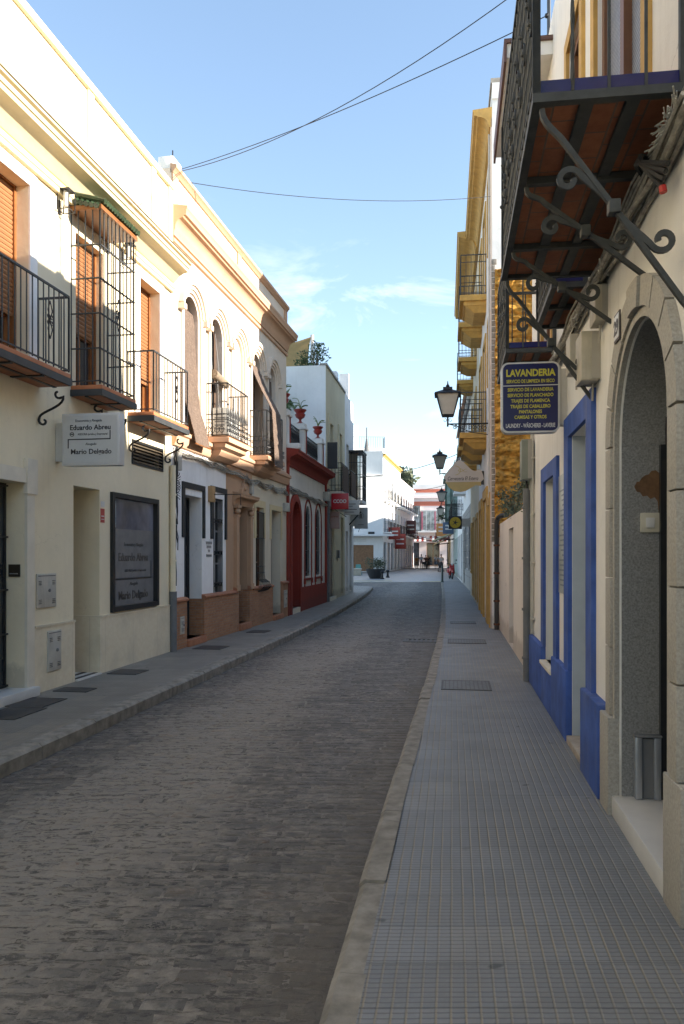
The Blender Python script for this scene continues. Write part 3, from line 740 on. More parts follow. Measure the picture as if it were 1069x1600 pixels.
# office shop window
m = MB(); a, b, c, d_ = shop[:4]; fw = .07
m.box(a, a+fw, -.05, .045, c, d_); m.box(b-fw, b, -.05, .045, c, d_); m.box(a+fw, b-fw, -.05, .045, c, c+fw); m.box(a+fw, b-fw, -.05, .045, d_-fw, d_)
sw = m.build('shop_window', M_blackf, B)
MB().box(a+fw, b-fw, -.045, -.03, c+fw, d_-fw).build('pane', M_glassb, sw, smooth=0)
MB().box(a+fw, b-fw, -.03, -.027, c+fw, c+1.18).build('frosted_film', plain('frosted_film', (.19, .195, .20), .22, var=.12, bmp=0), sw, smooth=0)
m = MB()
def onwin(x0, z0): return lambda x, y, d: (x0+x, -.0255+d, z0+y)
M_dl = plain('dark_window_lettering', (.022, .022, .024), .4, bmp=0)
cx = (a+b)/2+.02
add_text(m, 'Eduardo Abreu', .17, onwin(cx, 1.52), depth=.001, width=1.02, bold=.002)
add_text(m, 'Mario Delgado', .17, onwin(cx, .96), depth=.001, width=1.02, bold=.004)
add_text(m, 'Economista y Abogado', .075, onwin(cx, 1.74), depth=.001, width=.66)
add_text(m, 'ASESORIA Juridica y Empresarial', .055, onwin(cx+.06, 1.36), depth=.001, width=.75)
add_text(m, 'Abogado', .07, onwin(cx, 1.16), depth=.001, width=.28)
for q in ((a+.18, b-.15, 1.245, 1.27), (b-.175, b-.15, 1.27, 1.52), (a+.18, a+.205, 1.0, 1.245)): m.box(q[0], q[1], -.027, -.0245, q[2], q[3])
m.build('window_lettering', M_dl, sw)
m = MB(); m.box(a+.09, a+.24, -.030, -.0285, 2.0, 2.38); m.build('notice_sheet', plain('pinned_notice', (.30, .36, .40), .5, var=.5, scale=25, bmp=0), sw)
# sensor sticker by the recess, threshold stripes
m = MB(); m.box(10.785, 10.90, 0, .004, 2.05, 2.24); q = m.build('alarm_sticker', plain('red_sticker', (.45, .06, .05), .4), B)
m = MB(); m.box(10.79, 10.895, .004, .0055, 2.26, 2.34); m.box(10.80, 10.885, .004, .0055, 2.13, 2.145); m.box(10.80, 10.885, .004, .0055, 2.09, 2.10); m.build('sticker_text', M_white, B)
m = MB(); m.box(10.085, 10.735, -.95, .05, .0, .016); m.build('threshold', plain('threshold_marble', (.66, .65, .62), .35), B)
m = MB()
for i in range(4): m.box(10.085, 10.735, -.55+i*.16, -.49+i*.16, .016, .019)
m.build('threshold_stripes', M_blackp, B)
glazing(B, (10.085, 10.735, .02, 2.49, .98), M_blackf, M_glass, 1, 1, name='door')
# vent grille
m = MB(); a, b, c, d_ = vent[:4]
m.box(a, b, -.05, .015, c, c+.035); m.box(a, b, -.05, .015, d_-.035, d_); m.box(a, a+.03, -.05, .015, c+.035, d_-.035); m.box(b-.03, b, -.05, .015, c+.035, d_-.035)
v_ = m.build('vent_grille', M_blackf, B)
m = MB()
for i in range(6): z = c+.045+i*.05; m.add([(a+.03, -.04, z+.03), (b-.03, -.04, z+.03), (b-.03, .01, z), (a+.03, .01, z), (a+.03, -.04, z+.04), (b-.03, -.04, z+.04), (b-.03, .01, z+.01), (a+.03, .01, z+.01)], [(0, 1, 2, 3), (4, 5, 6, 7), (3, 2, 6, 7), (0, 1, 5, 4)])
m.build('louvres', plain('louvre_metal', (.22, .18, .13), .5, .3), v_)
MB().box(a+.01, b-.01, -.14, -.13, c, d_).build('backing', M_blackp, v_)
# cornice and panelled parapet
m = MB(); m.sweep([(0, 6.00), (.055, 6.00), (.06, 6.05), (.075, 6.06), (.075, 6.12), (.03, 6.13), (0, 6.13)], -6, y_end)
m.sweep([(0, 6.16), (.05, 6.165), (.09, 6.20), (.15, 6.27), (.22, 6.31), (.30, 6.325), (.31, 6.37), (.33, 6.375), (.33, 6.43), (.37, 6.44), (.37, 6.47), (0, 6.52)], -6, y_end)
m.build('cornice', M_creamlt, B)
M_lead = plain('weathered_cornice_edge', (.25, .20, .13), .7, var=.4)
MB().box(-6, y_end, .345, .385, 6.472, 6.485).build('cornice_drip', M_lead, B)
m = MB(); y = -6
while y < y_end-.5:
    y2 = min(y+2.05, y_end)
    m.box(y, y+.16, 0, .03, 6.53, 7.72); m.box(y2-.16 if y2 == y_end else y2, y2, 0, .03, 6.53, 7.72) if y2 == y_end else None
    y = y2
m.box(-6, y_end, -.02, .055, 7.72, 7.82); m.box(-6, y_end, 0, .03, 6.49, 6.60); m.build('parapet_panels', M_cream, B)
# openings upstairs
for h in (w0, w1, w3):
    m = MB(); surround(m, h[0], h[1], h[2], h[3], .15, .022); m.build('window_surround', M_wht, B)
    s_ = slats(B, M_shut, h[0]+.04, h[1]-.04, h[2]+.62, h[3]-.02, -.19)
    f = MB(); f.box(h[0], h[0]+.04, -.22, -.15, h[2], h[3]); f.box(h[1]-.04, h[1], -.22, -.15, h[2], h[3]); f.box(h[0]+.04, h[1]-.04, -.22, -.15, h[3]-.02, h[3]); f.build('shutter_guide', M_wood, B)
    glazing(B, (h[0]+.04, h[1]-.04, h[2], h[2]+.68, .30), M_wood, M_glass, 1, 2, .07)
m = MB(); h = wc
slats(B, M_shut, h[0]+.04, h[1]-.04, h[2]+.75, h[3]-.02, -.14)
glazing(B, (h[0], h[1], h[2], h[2]+.8, .22), M_wood, M_glass, 1, 2, .07)
f = MB(); f.box(h[0], h[0]+.04, -.16, -.10, h[2], h[3]); f.box(h[1]-.04, h[1], -.16, -.10, h[2], h[3]); f.build('shutter_guide', M_wood, B)
MB().box(-6, y_end, 0, .001, 3.4, 3.401)
def balcony_slab(parent, a, b, p, zt, name='balcony', th=.05):
    o = MB(); o.cbox(a, b, .0, p, zt-.055, zt, .008); o = o.build(name, M_terrae, parent)
    m = MB(); m.box(a-.012, b+.012, .0, p+.012, zt-.135, zt-.055); m.build('edge_band', M_irong, o)
    m = MB()
    for i in range(1, max(2, int((b-a)/.5))): q = a+(b-a)*i/max(2, int((b-a)/.5)); m.box(q-.025, q+.025, .02, p, zt-.155, zt-.1355)
    m.box(a, b, p*.45, p*.55, zt-.15, zt-.1357); m.build('support_bars', M_ironb, o)
    m = MB(); m.box(a+.02, b-.02, .01, p-.02, zt-.1415, zt-.1353); m.build('soffit_tiles', M_terra, o)
    return o
def ornament(m, y, n, z, s=.13):
    for sg in (1, -1):
        m.tube([(y, n, z+s*1.6*sg), (y+s*.35, n, z+s*.8*sg), (y, n, z)], .006, 4); m.tube([(y, n, z+s*1.6*sg), (y-s*.35, n, z+s*.8*sg), (y, n, z)], .006, 4)
        for q in (-1, 1): m.tube([(y+q*.03+.022*math.cos(t), n, z+sg*.035+.022*math.sin(t)) for t in [i*.7 for i in range(9)]], .006, 4)
for (a, b) in ((7.5, 9.27), (4.6, 6.7)):
    o = balcony_slab(B, a, b, .40, 3.70)
    r_ = rail(o, 'railing', M_irong, a+.02, b-.02, 0, .385, 3.72, 4.59, .105)
    m = MB(); ornament(m, b-.45, .40, 4.2); m.build('rail_ornament', M_ironb, o)
    for q in (b-.03, a+.3): s_bracket(B, M_ironb, q, .0, .33, 3.12, 3.57)
o = balcony_slab(B, 11.62, 13.02, .41, 3.70)
rail(o, 'railing', M_irong, 11.64, 13.0, 0, .395, 3.72, 4.59, .105)
m = MB(); ornament(m, 12.5, .41, 4.2); m.build('rail_ornament', M_ironb, o)
for q in (11.66, 13.0): s_bracket(B, M_ironb, q, 0, .33, 3.12, 3.57)
# the caged window bay with its little tiled roof
a, b, p = 9.99, 10.99, .39
o = balcony_slab(B, a, b, p+.03, 3.74, 'window_cage')
m = MB()
pts = [(a+.01, 0), (a+.01, p), (b-.01, p), (b-.01, 0)]
for (pa, pb) in zip(pts, pts[1:]):
    L = math.dist(pa, pb); k = max(1, round(L/.105))
    for i in range(k+1):
        q = i/k; m.tube([(pa[0]+(pb[0]-pa[0])*q, pa[1]+(pb[1]-pa[1])*q, 3.75), (pa[0]+(pb[0]-pa[0])*q, pa[1]+(pb[1]-pa[1])*q, 5.93)], .009 if 0 < i < k else .012, 4, up=(1, 0, 0))
    for z in (3.79, 4.20, 4.64, 5.08, 5.50): m.box(min(pa[0], pb[0])-.012, max(pa[0], pb[0])+.012, min(pa[1], pb[1])-.012, max(pa[1], pb[1])+.012, z-.007, z+.007)
m.build('cage_bars', M_irong, o)
m = MB(); ornament(m, a+.5, p+.012, 4.75); m.build('cage_ornament', M_ironb, o)
m = MB(); m.box(a-.03, b+.03, 0, p+.04, 5.93, 5.985); m.build('roof_board', M_wood, o)
m = MB()
k = 15
for i in range(k):
    y = a-.03+(b-a+.06)*(i+.5)/k
    m.tube([(y, -.02, 6.16), (y, p+.075, 6.025)], .036, 8)
for i in range(6):
    n_ = .03+i*.068; m.tube([(a+.06, n_, 6.15-.13*n_/.4), (a-.06, n_, 6.045-.10*n_/.4)], .034, 8); m.tube([(b-.06, n_, 6.15-.13*n_/.4), (b+.06, n_, 6.045-.10*n_/.4)], .034, 8)
m.box(a-.02, b+.02, -.02, p+.03, 5.985, 6.02)
m.build('roof_tiles', M_green, o)
s_bracket(B, M_ironb, 10.25, 0, .30, 3.2, 3.6); s_bracket(B, M_ironb, 10.95, 0, .30, 3.2, 3.6)
m = MB(); m.tube([(13.235, .06, .0), (13.235, .06, 1.0)], .062, 10); m.build('drainpipe_shoe', M_grey, B)
pipe(B, M_cream, 13.235, .055, 1.0, 3.1, .048)
# wall lanterns beside the cage
def wall_lantern(label, y, z):
    t = thing('wall_lantern', label, 'lamp', F1, (y, 0, z-.15), 'square lanterns on the office house')
    m = MB(); w = .08
    m.box(y-.02, y+.02, 0, .02, z-.15, z+.02); m.box(y-w, y+w, .02, .18, z+.12, z+.135)
    for dy in (-w, w-.01):
        for dn in (.02, .17): m.box(y+dy, y+dy+.01, dn, dn+.01, z-.12, z+.12)
    for dy in (-w, w-.01): m.box(y+dy, y+dy+.01, .03, .17, z-.12, z-.11)
    for dn in (.02, .17): m.box(y-w+.01, y+w-.01, dn, dn+.01, z-.12, z-.11)
    m.build('lantern_frame', M_blackf, t)
    m = MB(); m.tube([(y, .10, z-.06), (y, .10, z+.12)], .035, 10); m.build('lamp_shade', M_white, t)
wall_lantern('square glass lantern on cream wall before the caged window', 9.70, 5.92)
wall_lantern('square glass lantern on cream wall behind the caged window', 11.45, 5.95)
# projecting office sign
t = thing('office_sign', 'white projecting light box sign lettered Eduardo Abreu and Mario Delgado', 'sign', F1, (9.66, .0, 2.67))
ys_ = 9.60
m = MB(); m.cbox(ys_, ys_+.14, .10, .84, 2.68, 3.31, .012); m.build('sign_box', plain('light_box_case', (.60, .61, .61), .35, .1, var=.05, bmp=0), t)
m = MB(); m.box(ys_+.02, ys_+.12, .005, .10, 2.74, 3.20); m.build('mounting_box', plain('mount_white', (.50, .50, .47), .6), t)
MB().box(ys_-.004, ys_, .13, .81, 2.71, 3.28).build('sign_face', plain('sign_face_white', (.56, .57, .56), .3, var=.04, bmp=0), t)
m = MB()
fn = lambda x0, z0: (lambda x, y, d: (ys_-.0055-d, x0+.02+x, z0+y))
add_text(m, 'Economista y Abogado', .045, fn(.43, 3.205), depth=.001, width=.34)
add_text(m, 'Eduardo Abreu', .085, fn(.45, 3.11), depth=.001, width=.52, bold=.0015)
add_text(m, 'ASESORIA Juridica y Empresarial', .036, fn(.48, 3.045), depth=.001, width=.38)
add_text(m, 'Abogado', .042, fn(.46, 2.925), depth=.001, width=.14)
add_text(m, 'Mario Delgado', .085, fn(.46, 2.82), depth=.001, width=.52, bold=.0015)
m.box(ys_-.007, ys_-.004, .18, .73, 2.990, 3.002); m.box(ys_-.007, ys_-.004, .718, .73, 3.002, 3.10); m.box(ys_-.007, ys_-.004, .18, .192, 2.89, 2.99)
m.tube([(ys_-.006, .235+.024*math.cos(i*.5236), 3.058+.024*math.sin(i*.5236)) for i in range(12)], .0045, 4, closed=True); m.box(ys_-.007, ys_-.004, .222, .248, 3.052, 3.064)
m.build('lettering', M_txt, t)

# ================================================================== two storey house with arched windows
F = F2; Y, Z = F2.Y, F2.Z
H = thing('arched_window_house', 'two storey house with pale upper floor of arched windows and brick plinth', 'house', F, (13.3, 0, 0))
e0, e1 = 13.3, 21.0
yc = [14.2, 15.55, 16.9, 18.25, 19.6]; ry = .34
arch = [(c-ry, c+ry, 3.84 if i in (1, 3) else 4.05, 6.22, .22, True) for i, c in enumerate(yc)]
arch[2] = (yc[2]-ry, yc[2]+ry, 4.05, 6.22, .06, True)
facade(H, M_pinkup, e0, e1, 3.45, 8.10, arch)
shell(H, M_pinkup, e0, e1, 0, 8.10, 9)
d1 = (13.87, 14.73, .12, 2.67, .32); v2 = (15.36, 15.93, .80, 2.72, .14); d2 = (16.8, 17.57, .14, 2.66, .34); v3 = (18.2, 18.8, .80, 2.72, .16); d3 = (19.5, 20.4, .12, 2.72, .32)
ya, yb = F2.Y(353), F2.Y(394)
facade(H, M_wht, e0, ya, 0, 3.45, [d1, v2]); facade(H, M_terrap, ya, yb, 0, 3.45, [d2]); facade(H, M_ochrew, yb, e1, 0, 3.45, [v3, d3])
for a, b, h_, mt, cap in ((e0+.02, d1[0], .80, M_brick, M_terrag), (d1[1], d2[0]-.22, .80, M_brick, M_terrag), (d2[0]-.22, d2[0], .86, M_brick, M_terrag), (d2[1], d2[1]+.24, .86, M_brick, M_terrag),
                          (d2[1]+.24, d3[0], .82, M_brick, M_terrag), (d3[1], e1-.02, .86, plain('painted_plinth', (.38, .20, .11), .8, var=.3), M_terrag)):
    m = MB(); m.box(a, b, 0, .05, 0, h_); m.build('plinth', mt, H)
    m = MB(); m.sweep([(0, h_), (.06, h_), (.085, h_+.02), (.085, h_+.045), (.05, h_+.07), (0, h_+.08)], a-.01, b+.01); m.build('plinth_cap', cap, H)
m = MB()
for h in (d1, d2, d3): m.cbox(h[0], h[1], -.31, .10, 0, h[2], .01)
m.build('door_step', M_terrag, H)
# reveals of the brick doors
m = MB(); m.box(d1[1]-.012, d1[1], -.31, .0, .12, .80); m.box(d2[1]-.012, d2[1], -.33, 0, .14, .86); m.build('plinth_return', M_brick, H)
# ground floor doors and windows
def door(parent, h, mat, panels=3, name='door', glassy=False):
    a, b, c, d = h[:4]; n = -h[4]+.01
    o = MB(); o.box(a+.04, b-.04, n, n+.04, c, d-.04); o.box(a, a+.04, n, n+.07, c, d); o.box(b-.04, b, n, n+.07, c, d); o.box(a+.04, b-.04, n, n+.07, d-.04, d)
    o = o.build(name, mat, parent); m = MB(); W_ = (b-a-.08)/2
    for j in range(2):
        for i in range(panels):
            z0 = c+.12+i*(d-c-.25)/panels; z1 = z0+(d-c-.25)/panels-.1
            m.ring([(a+.06+j*W_+.03, z0), (a+.06+j*W_+.03, z1), (a+.02+(j+1)*W_, z1), (a+.02+(j+1)*W_, z0)], [(a+.06+j*W_+.06, z0+.03), (a+.06+j*W_+.06, z1-.03), (a-.01+(j+1)*W_, z1-.03), (a-.01+(j+1)*W_, z0+.03)], n+.04, n+.055)
    m.build('door_panels', mat, o); m = MB(); m.blob(((a+b)/2+.05, n+.07, c+1.05), .03, 2); m.build('door_knob', M_ironb, o); return o
door(H, d1, M_blackp); door(H, d2, M_blackf, 4); door(H, d3, plain('dark_brown_door', (.08, .04, .025), .5), 3)
m = MB(); surround(m, d1[0]-.02, d1[1]+.02, 1.92, d1[3]+.12, .10, .03); surround(m, v2[0]-.08, v2[1]+.08, 1.92, v2[3]+.12, .10, .03); m.build('black_surround', M_blackp, H)
m = MB(); surround(m, v3[0], v3[1], 2.0, v3[3], .16, .02); surround(m, d3[0], d3[1], 2.0, d3[3], .13, .02); m.build('cream_surround', plaster('straw_trim', (.66, .55, .33)), H)
def grille(parent, h, n, rows, step=.085, name='window_grille', r=.008):
    a, b, c, d = h[:4]; m = MB(); k = round((b-a)/step)
    for i in range(k+1): y = a+.01+(b-a-.02)*i/k; m.tube([(y, n, c), (y, n, d)], r, 4, up=(1, 0, 0))
    for z in rows: m.box(a, b, n-.012, n+.012, z-.010, z+.010)
    return m.build(name, M_ironb, parent)
glazing(H, v2, M_white, M_glass, 3, 2, .05); grille(H, v2, -.02, (.82, 1.0, 1.06, 1.62, 1.68, 2.25, 2.31, 2.70))
m = MB()
for z in (1.03, 1.65, 2.28):
    for i in range(5): m.tube([(v2[0]+.06+i*.11+.028*math.cos(t*.785), -.02, z+.028*math.sin(t*.785)) for t in range(8)], .006, 4, closed=True)
m.build('grille_rings', M_ironb, H)
glazing(H, v3, M_wood, M_glass, 3, 2, .05)
m = MB(); a, b = v3[:2]
for i in range(8):
    y = a+.01+(b-a-.02)*i/7
    m.tube([(y, .03, 2.6), (y, .03, 1.2), (y, .05, 1.05), (y, .16, .98), (y, .20, .88), (y, .14, .80), (y, .03, .76)], .008, 4)
for z, n_ in ((2.6, .03), (2.0, .03), (1.35, .03), (1.2, .03), (.88, .20)): m.box(a-.01, b+.01, n_-.01, n_+.01, z-.01, z+.01)
for y in (a, b): m.tube([(y, 0, 2.6), (y, .03, 2.6)], .01, 4); m.tube([(y, 0, .88), (y, .20, .88)], .01, 4); m.tube([(y, 0, .78), (y, .12, .80), (y, .2, .88)], .01, 4)
m.build('pot_bellied_grille', M_ironb, H)
# classical terracotta door case
m = MB()
for a, b in ((d2[0]-.20, d2[0]-.02), (d2[1]+.02, d2[1]+.20)):
    m.box(a, b, 0, .07, .90, 2.42); m.box(a-.02, b+.02, 0, .09, .86, .98)
    m.box(a-.01, b+.01, 0, .085, 2.42, 2.46); m.blob(((a+b)/2, .06, 2.53), .085, 2, 0, (1.2, .7, .8)); m.box(a-.03, b+.03, 0, .11, 2.60, 2.66)
m.sweep(moulding(2.66, 2.90, .20), d2[0]-.28, d2[1]+.28); m.build('door_case', M_terrap, H)
m = MB(); yc2 = (d2[0]+d2[1])/2
m.poly([(yc2-.22, 2.94), (yc2-.20, 3.02), (yc2-.12, 3.06), (yc2-.07, 3.16), (yc2+.07, 3.16), (yc2+.12, 3.06), (yc2+.20, 3.02), (yc2+.22, 2.94)], 0, .06)
m.blob((yc2, .07, 3.05), .05, 2); m.box(yc2-.012, yc2+.012, .02, .05, 3.16, 3.34); m.box(yc2-.05, yc2+.05, .02, .05, 3.25, 3.275); m.build('door_crest', M_terrap, H)
# wooden lamp box with its rod, and the ceramic plaque of small letters
t = thing('rod_bracket', 'small wooden box with thin iron rod over the black trimmed window', 'bracket', F2, (15.1, 0, 2.6))
m = MB(); m.cbox(15.05, 15.2, 0, .10, 2.62, 2.92, .01); m.build('wooden_box', plain('raw_pine', (.42, .26, .12), .7), t)
m = MB(); m.tube([(15.12, .10, 2.76), (15.12, .62, 2.76), (15.12, .63, 2.55)], .009, 5); m.build('iron_rod', M_ironb, t)
t = thing('tile_plaque', 'ceramic letter tiles fixed between the white doorway and window', 'plaque', F2, (15.1, 0, 1.55))
m = MB()
for z, w_ in ((1.84, .16), (1.765, .12), (1.69, .05), (1.60, .14)): m.box(15.1-w_, 15.1+w_, 0, .008, z-.03, z+.03)
m.build('tiles', plain('ceramic_white', (.55, .53, .5), .3), t)
m = MB()
for z, s_ in ((1.825, 'ESTUDIO'), (1.75, 'DE LA'), (1.675, 'V.'), (1.585, 'COSTA')): pass
for z, w_, k in ((1.84, .16, 7), (1.765, .12, 5), (1.69, .05, 2), (1.60, .14, 6)):
    for i in range(k): x_ = 15.1-w_+.02+i*(2*w_-.04)/max(1, k-1); m.box(x_-.012, x_+.006, .008, .010, z-.018, z+.018)
m.build('glyph_marks', M_txt, t)
meter(H, 13.55, 13.72, .25, .55, .05, name='water_meter_door'); meter(H, 20.55, 20.85, .25, .7, .05, name='water_meter_door')
# belt, cornice, parapet
M_sf = M_peach
m = MB(); m.sweep([(0, 3.45), (.05, 3.46), (.09, 3.54), (.10, 3.62), (.14, 3.64), (.14, 3.70), (.04, 3.76), (0, 3.80)], e0, e1); m.build('belt_course', M_peach, H)
m = MB(); m.sweep(moulding(6.98, 7.45, .28), e0, e1, 0, .6); m.sweep([(0, 6.86), (.05, 6.87), (.05, 6.93), (0, 6.95)], e0, e1); m.build('cornice', M_peach, H)
m = MB(); m.sweep([(-.02, 8.02), (.03, 8.03), (.07, 8.09), (.09, 8.10), (.09, 8.16), (-.02, 8.18)], e0, e1); m.box(e0, e0+.25, 0, .03, 7.5, 8.02); m.box(e1-.25, e1, 0, .03, 7.5, 8.02); m.box(16.8, 17.05, 0, .03, 7.5, 8.02); m.build('parapet_cap', M_peach, H)
for i, (c, h) in enumerate(zip(yc, arch)):
    m = MB(); a, b = h[0], h[1]; zt = 6.22; zs = zt-ry
    leg = 3.8
    o1 = [(a-.17, leg)]+arc(c, zs, ry+.17, math.pi, 0, 14)+[(b+.17, leg)]; i1 = [(a-.06, leg)]+arc(c, zs, ry+.06, math.pi, 0, 14)+[(b+.06, leg)]
    m.ring(o1, i1, 0, .035)
    o2 = arc(c, zs, ry+.27, math.radians(172), math.radians(8), 14); i2 = arc(c, zs, ry+.19, math.radians(172), math.radians(8), 14); m.ring(o2, i2, 0, .10)
    o2 = arc(c, zs, ry+.19, math.radians(172), math.radians(8), 14); i2 = arc(c, zs, ry+.12, math.radians(172), math.radians(8), 14); m.ring(o2, i2, .0, .065)
    for s_ in (-1, 1): m.box(c+s_*(ry+.22)-.06, c+s_*(ry+.22)+.06, 0, .12, zs-.04, zs+.05)
    m.build('arch_moulding', M_pinkup if i != 2 else M_pinkup, H)
    if i == 2: MB().poly(arch_pts(a, b, h[2], h[3]), -.062, -.055).build('blind_niche', M_pinkup, H)
    else: glazing(H, h, plain('old_brown_joinery', (.11, .065, .04), .6), M_glass, 2, 2, .06, arched=True)
def corbel_balcony(y0, y1, p, zt):
    o = MB(); pr = [(0, zt-.42), (p*.22, zt-.40), (p*.5, zt-.34), (p*.62, zt-.27), (p*.64, zt-.24), (p*.86, zt-.20), (p*.9, zt-.12), (p+.03, zt-.11), (p+.03, zt-.03), (p, zt), (0, zt)]
    o.sweep(pr, y0+.30, y1-.30, .0, .0) if False else None
    # mitred corbel: every course steps in on three sides
    for j in range(len(pr)-2):
        (n0_, z0_), (n1_, z1_) = pr[j], pr[j+1]
        d0, d1_ = p+.03-n0_, p+.03-n1_
        vs = []
        for d_, n_, z_ in ((d0, n0_, z0_), (d1_, n1_, z1_)):
            k = d_*.55; vs += [(y0-.03+k, 0, z_), (y0-.03+k, n_, z_), (y1+.03-k, n_, z_), (y1+.03-k, 0, z_)]
        o.add(vs, [(0, 1, 5, 4), (1, 2, 6, 5), (2, 3, 7, 6)]+([(0, 3, 2, 1)] if j == 0 else []))
    o.quad((y0-.03, 0, zt), (y0-.03, p+.03, zt-.001), (y1+.03, p+.03, zt-.001), (y1+.03, 0, zt))
    o = o.build('balcony', M_peach, H)
    def bal(m, a, b, i):
        m.tube([(a, b, zt+.02), (a, b, zt+.30), (a, b, zt+.45), (a, b, zt+.6), (a, b, zt+.98)], [.008, .008, .017, .008, .008], 6)
    rail(o, 'railing', M_ironb, y0+.02, y1-.02, 0, p-.02, zt+.01, zt+1.0, .10, bar=bal, mid=(zt+.32, zt+.42))
    m = MB(); k = int((y1-y0)/.10)
    for i in range(k):
        y = y0+.05+(y1-y0-.1)*i/(k-1)
        for zz, s_ in ((zt+.10, .045), (zt+.2, .035)): m.tube([(y+s_*math.cos(t*.7)*(1-t*.06), p+.01+.02*math.sin(t), zz+s_*math.sin(t*.7)*(1-t*.06)) for t in range(11)], .007, 4)
    for i in range(4):
        n_ = .04+i*.09
        for ys__ in (y0, y1): m.tube([(ys__, n_+.045*math.cos(t*.7), zt+.13+.06*math.sin(t*.7)) for t in range(10)], .007, 4)
    m.build('rail_scrollwork', M_ironb, o); return o
corbel_balcony(14.95, 16.28, .43, 3.84); corbel_balcony(17.72, 19.12, .41, 3.84)
# woven blinds
def blind(label, c, w, path, thick=.012):
    t = thing('woven_blind', label, 'blind', F2, (c, 0, path[-1][1]), 'woven blinds on the arched windows')
    k = len(path); n = 7; vs = []; L = 0; Ls = [0]
    for i in range(1, k): L += math.dist(path[i], path[i-1]); Ls.append(L)
    me = bpy.data.meshes.new('blind_cloth'); uvs = []
    for s_ in (0, thick):
        for i, (n_, z_) in enumerate(path):
            for j in range(n):
                q = j/(n-1); wob = .004*math.sin(i*1.3+j*2)+.012*math.sin(q*math.pi)*math.sin(i*.35)
                vs.append(((c-w/2+w*q-13.3*0-(c)), -F2.o*(n_+wob+s_), z_-path[-1][1])); uvs.append((q*w, Ls[i]))
    fs = []; S = k*n
    for b_ in (0, S):
        for i in range(k-1):
            for j in range(n-1): fs.append((b_+i*n+j, b_+i*n+j+1, b_+(i+1)*n+j+1, b_+(i+1)*n+j))
    for i in range(k-1): fs += [(i*n, (i+1)*n, S+(i+1)*n, S+i*n), (i*n+n-1, (i+1)*n+n-1, S+(i+1)*n+n-1, S+i*n+n-1)]
    me.from_pydata(vs, [], fs); ul = me.uv_layers.new(name='UVMap')
    for l in me.loops: ul.data[l.index].uv = uvs[l.vertex_index]
    me.materials.append(M_blind); o = bpy.data.objects.new('blind_cloth', me); COL.objects.link(o); o.parent = t; CT[o.name] = CT[t.name]
    m = MB(); m.tube([(c-w/2-.02, path[-1][0]+.005, path[-1][1]), (c+w/2+.02, path[-1][0]+.005, path[-1][1])], .016, 6); m.build('bottom_lath', M_wood, t); return t
def pth(*p):
    out = []
    for (a, b), (c, d) in zip(p, p[1:]):
        for i in range(6): out.append((a+(c-a)*i/6, b+(d-b)*i/6))
    return out+[p[-1]]
blind('long woven blind hanging down past the sill of the first arched window', yc[0], .70, pth((-.10, 6.0), (-.04, 5.0), (.02, 4.3), (.14, 3.9), (.22, 3.55)))
blind('woven blind slung out over the rail of the far corbelled balcony', yc[3]+.05, .74, pth((-.06, 5.98), (.10, 5.55), (.45, 4.87), (.48, 4.4), (.52, 3.62)))
blind('short woven blind inside the last arched window', yc[4], .64, pth((-.12, 5.95), (-.10, 5.0), (-.06, 4.1)))
t = thing('rolled_blind', 'woven blind rolled up on cords across the second arched window', 'blind', F2, (yc[1], 0, 5.0))
m = MB(); m.tube([(yc[1]-.36, .06, 5.08), (yc[1]+.36, .06, 5.02)], .085, 12); m.tube([(yc[1]-.37, .06, 5.085), (yc[1]+.37, .06, 5.018)], .045, 10)
m.build('blind_roll', plain('rolled_esparto', (.25, .19, .13), .9, var=.5, scale=40), t)
m = MB()
for s_ in (-.2, .2): m.tube([(yc[1]+s_, -.10, 6.0), (yc[1]+s_, -.02, 5.2), (yc[1]+s_, .06, 5.0)], .005, 4); m.tube([(yc[1]+s_*.9, .08, 4.98), (yc[1]+s_*.5, .1, 4.2)], .004, 4)
m.build('blind_cord', M_white, t)
t = thing('air_conditioner', 'white outdoor air conditioning unit on the near corbelled balcony', 'air conditioner', F2, (15.5, .1, 3.84))
m = MB(); m.cbox(15.15, 15.85, .06, .34, 3.90, 4.42, .02); m.build('unit_casing', plain('off_white_casing', (.50, .50, .47), .5), t)
m = MB()
for r_ in (.06, .11, .16, .2): m.tube([(15.42+r_*math.cos(i*.35), .345, 4.16+r_*math.sin(i*.35)) for i in range(18)], .005, 4, closed=True)
for i in range(5): m.box(15.148, 15.15, .10, .30, 4.0+i*.07, 4.03+i*.07)
m.build('fan_guard', M_grey, t)
# the tangle of whitewashed cables along the party line
cables('cable_bundle', F2, 13.45, 17.2, .03, 3.40, 3.33, 12, M_cable, 'whitewashed cable bundle running under the belt of the white frontage', seed=4, grp='old cable bundles on the walls')
cables('cable_bundle', F2, 17.2, 20.95, .04, 3.30, 3.28, 9, M_cable, 'sagging cable bundle under the corbelled balconies above the terracotta doorway', sag=.14, seed=5, grp='old cable bundles on the walls')
t = thing('cable_riser', 'loose cables and conduit climbing beside the grey drainpipe foot of the office house', 'cables', F2, (13.36, .03, 1.0))
m = MB(); rr = random.Random(2)
for i in range(7):
    m.tube([(13.36+rr.uniform(-.03, .08)+.02*math.sin(j+i), .03+rr.uniform(0, .04), 3.45-j*.22-(.1*i if j > 6 else 0)) for j in range(9-i % 3)], .008, 5)
for i in range(4): m.tube([(13.45+.05*math.sin(t_*.8+i), .05+.03*math.cos(t_*.8), 3.0-.02*t_-i*.05) for t_ in range(16)], .006, 4)
m.build('cable_strands', M_cabled, t)
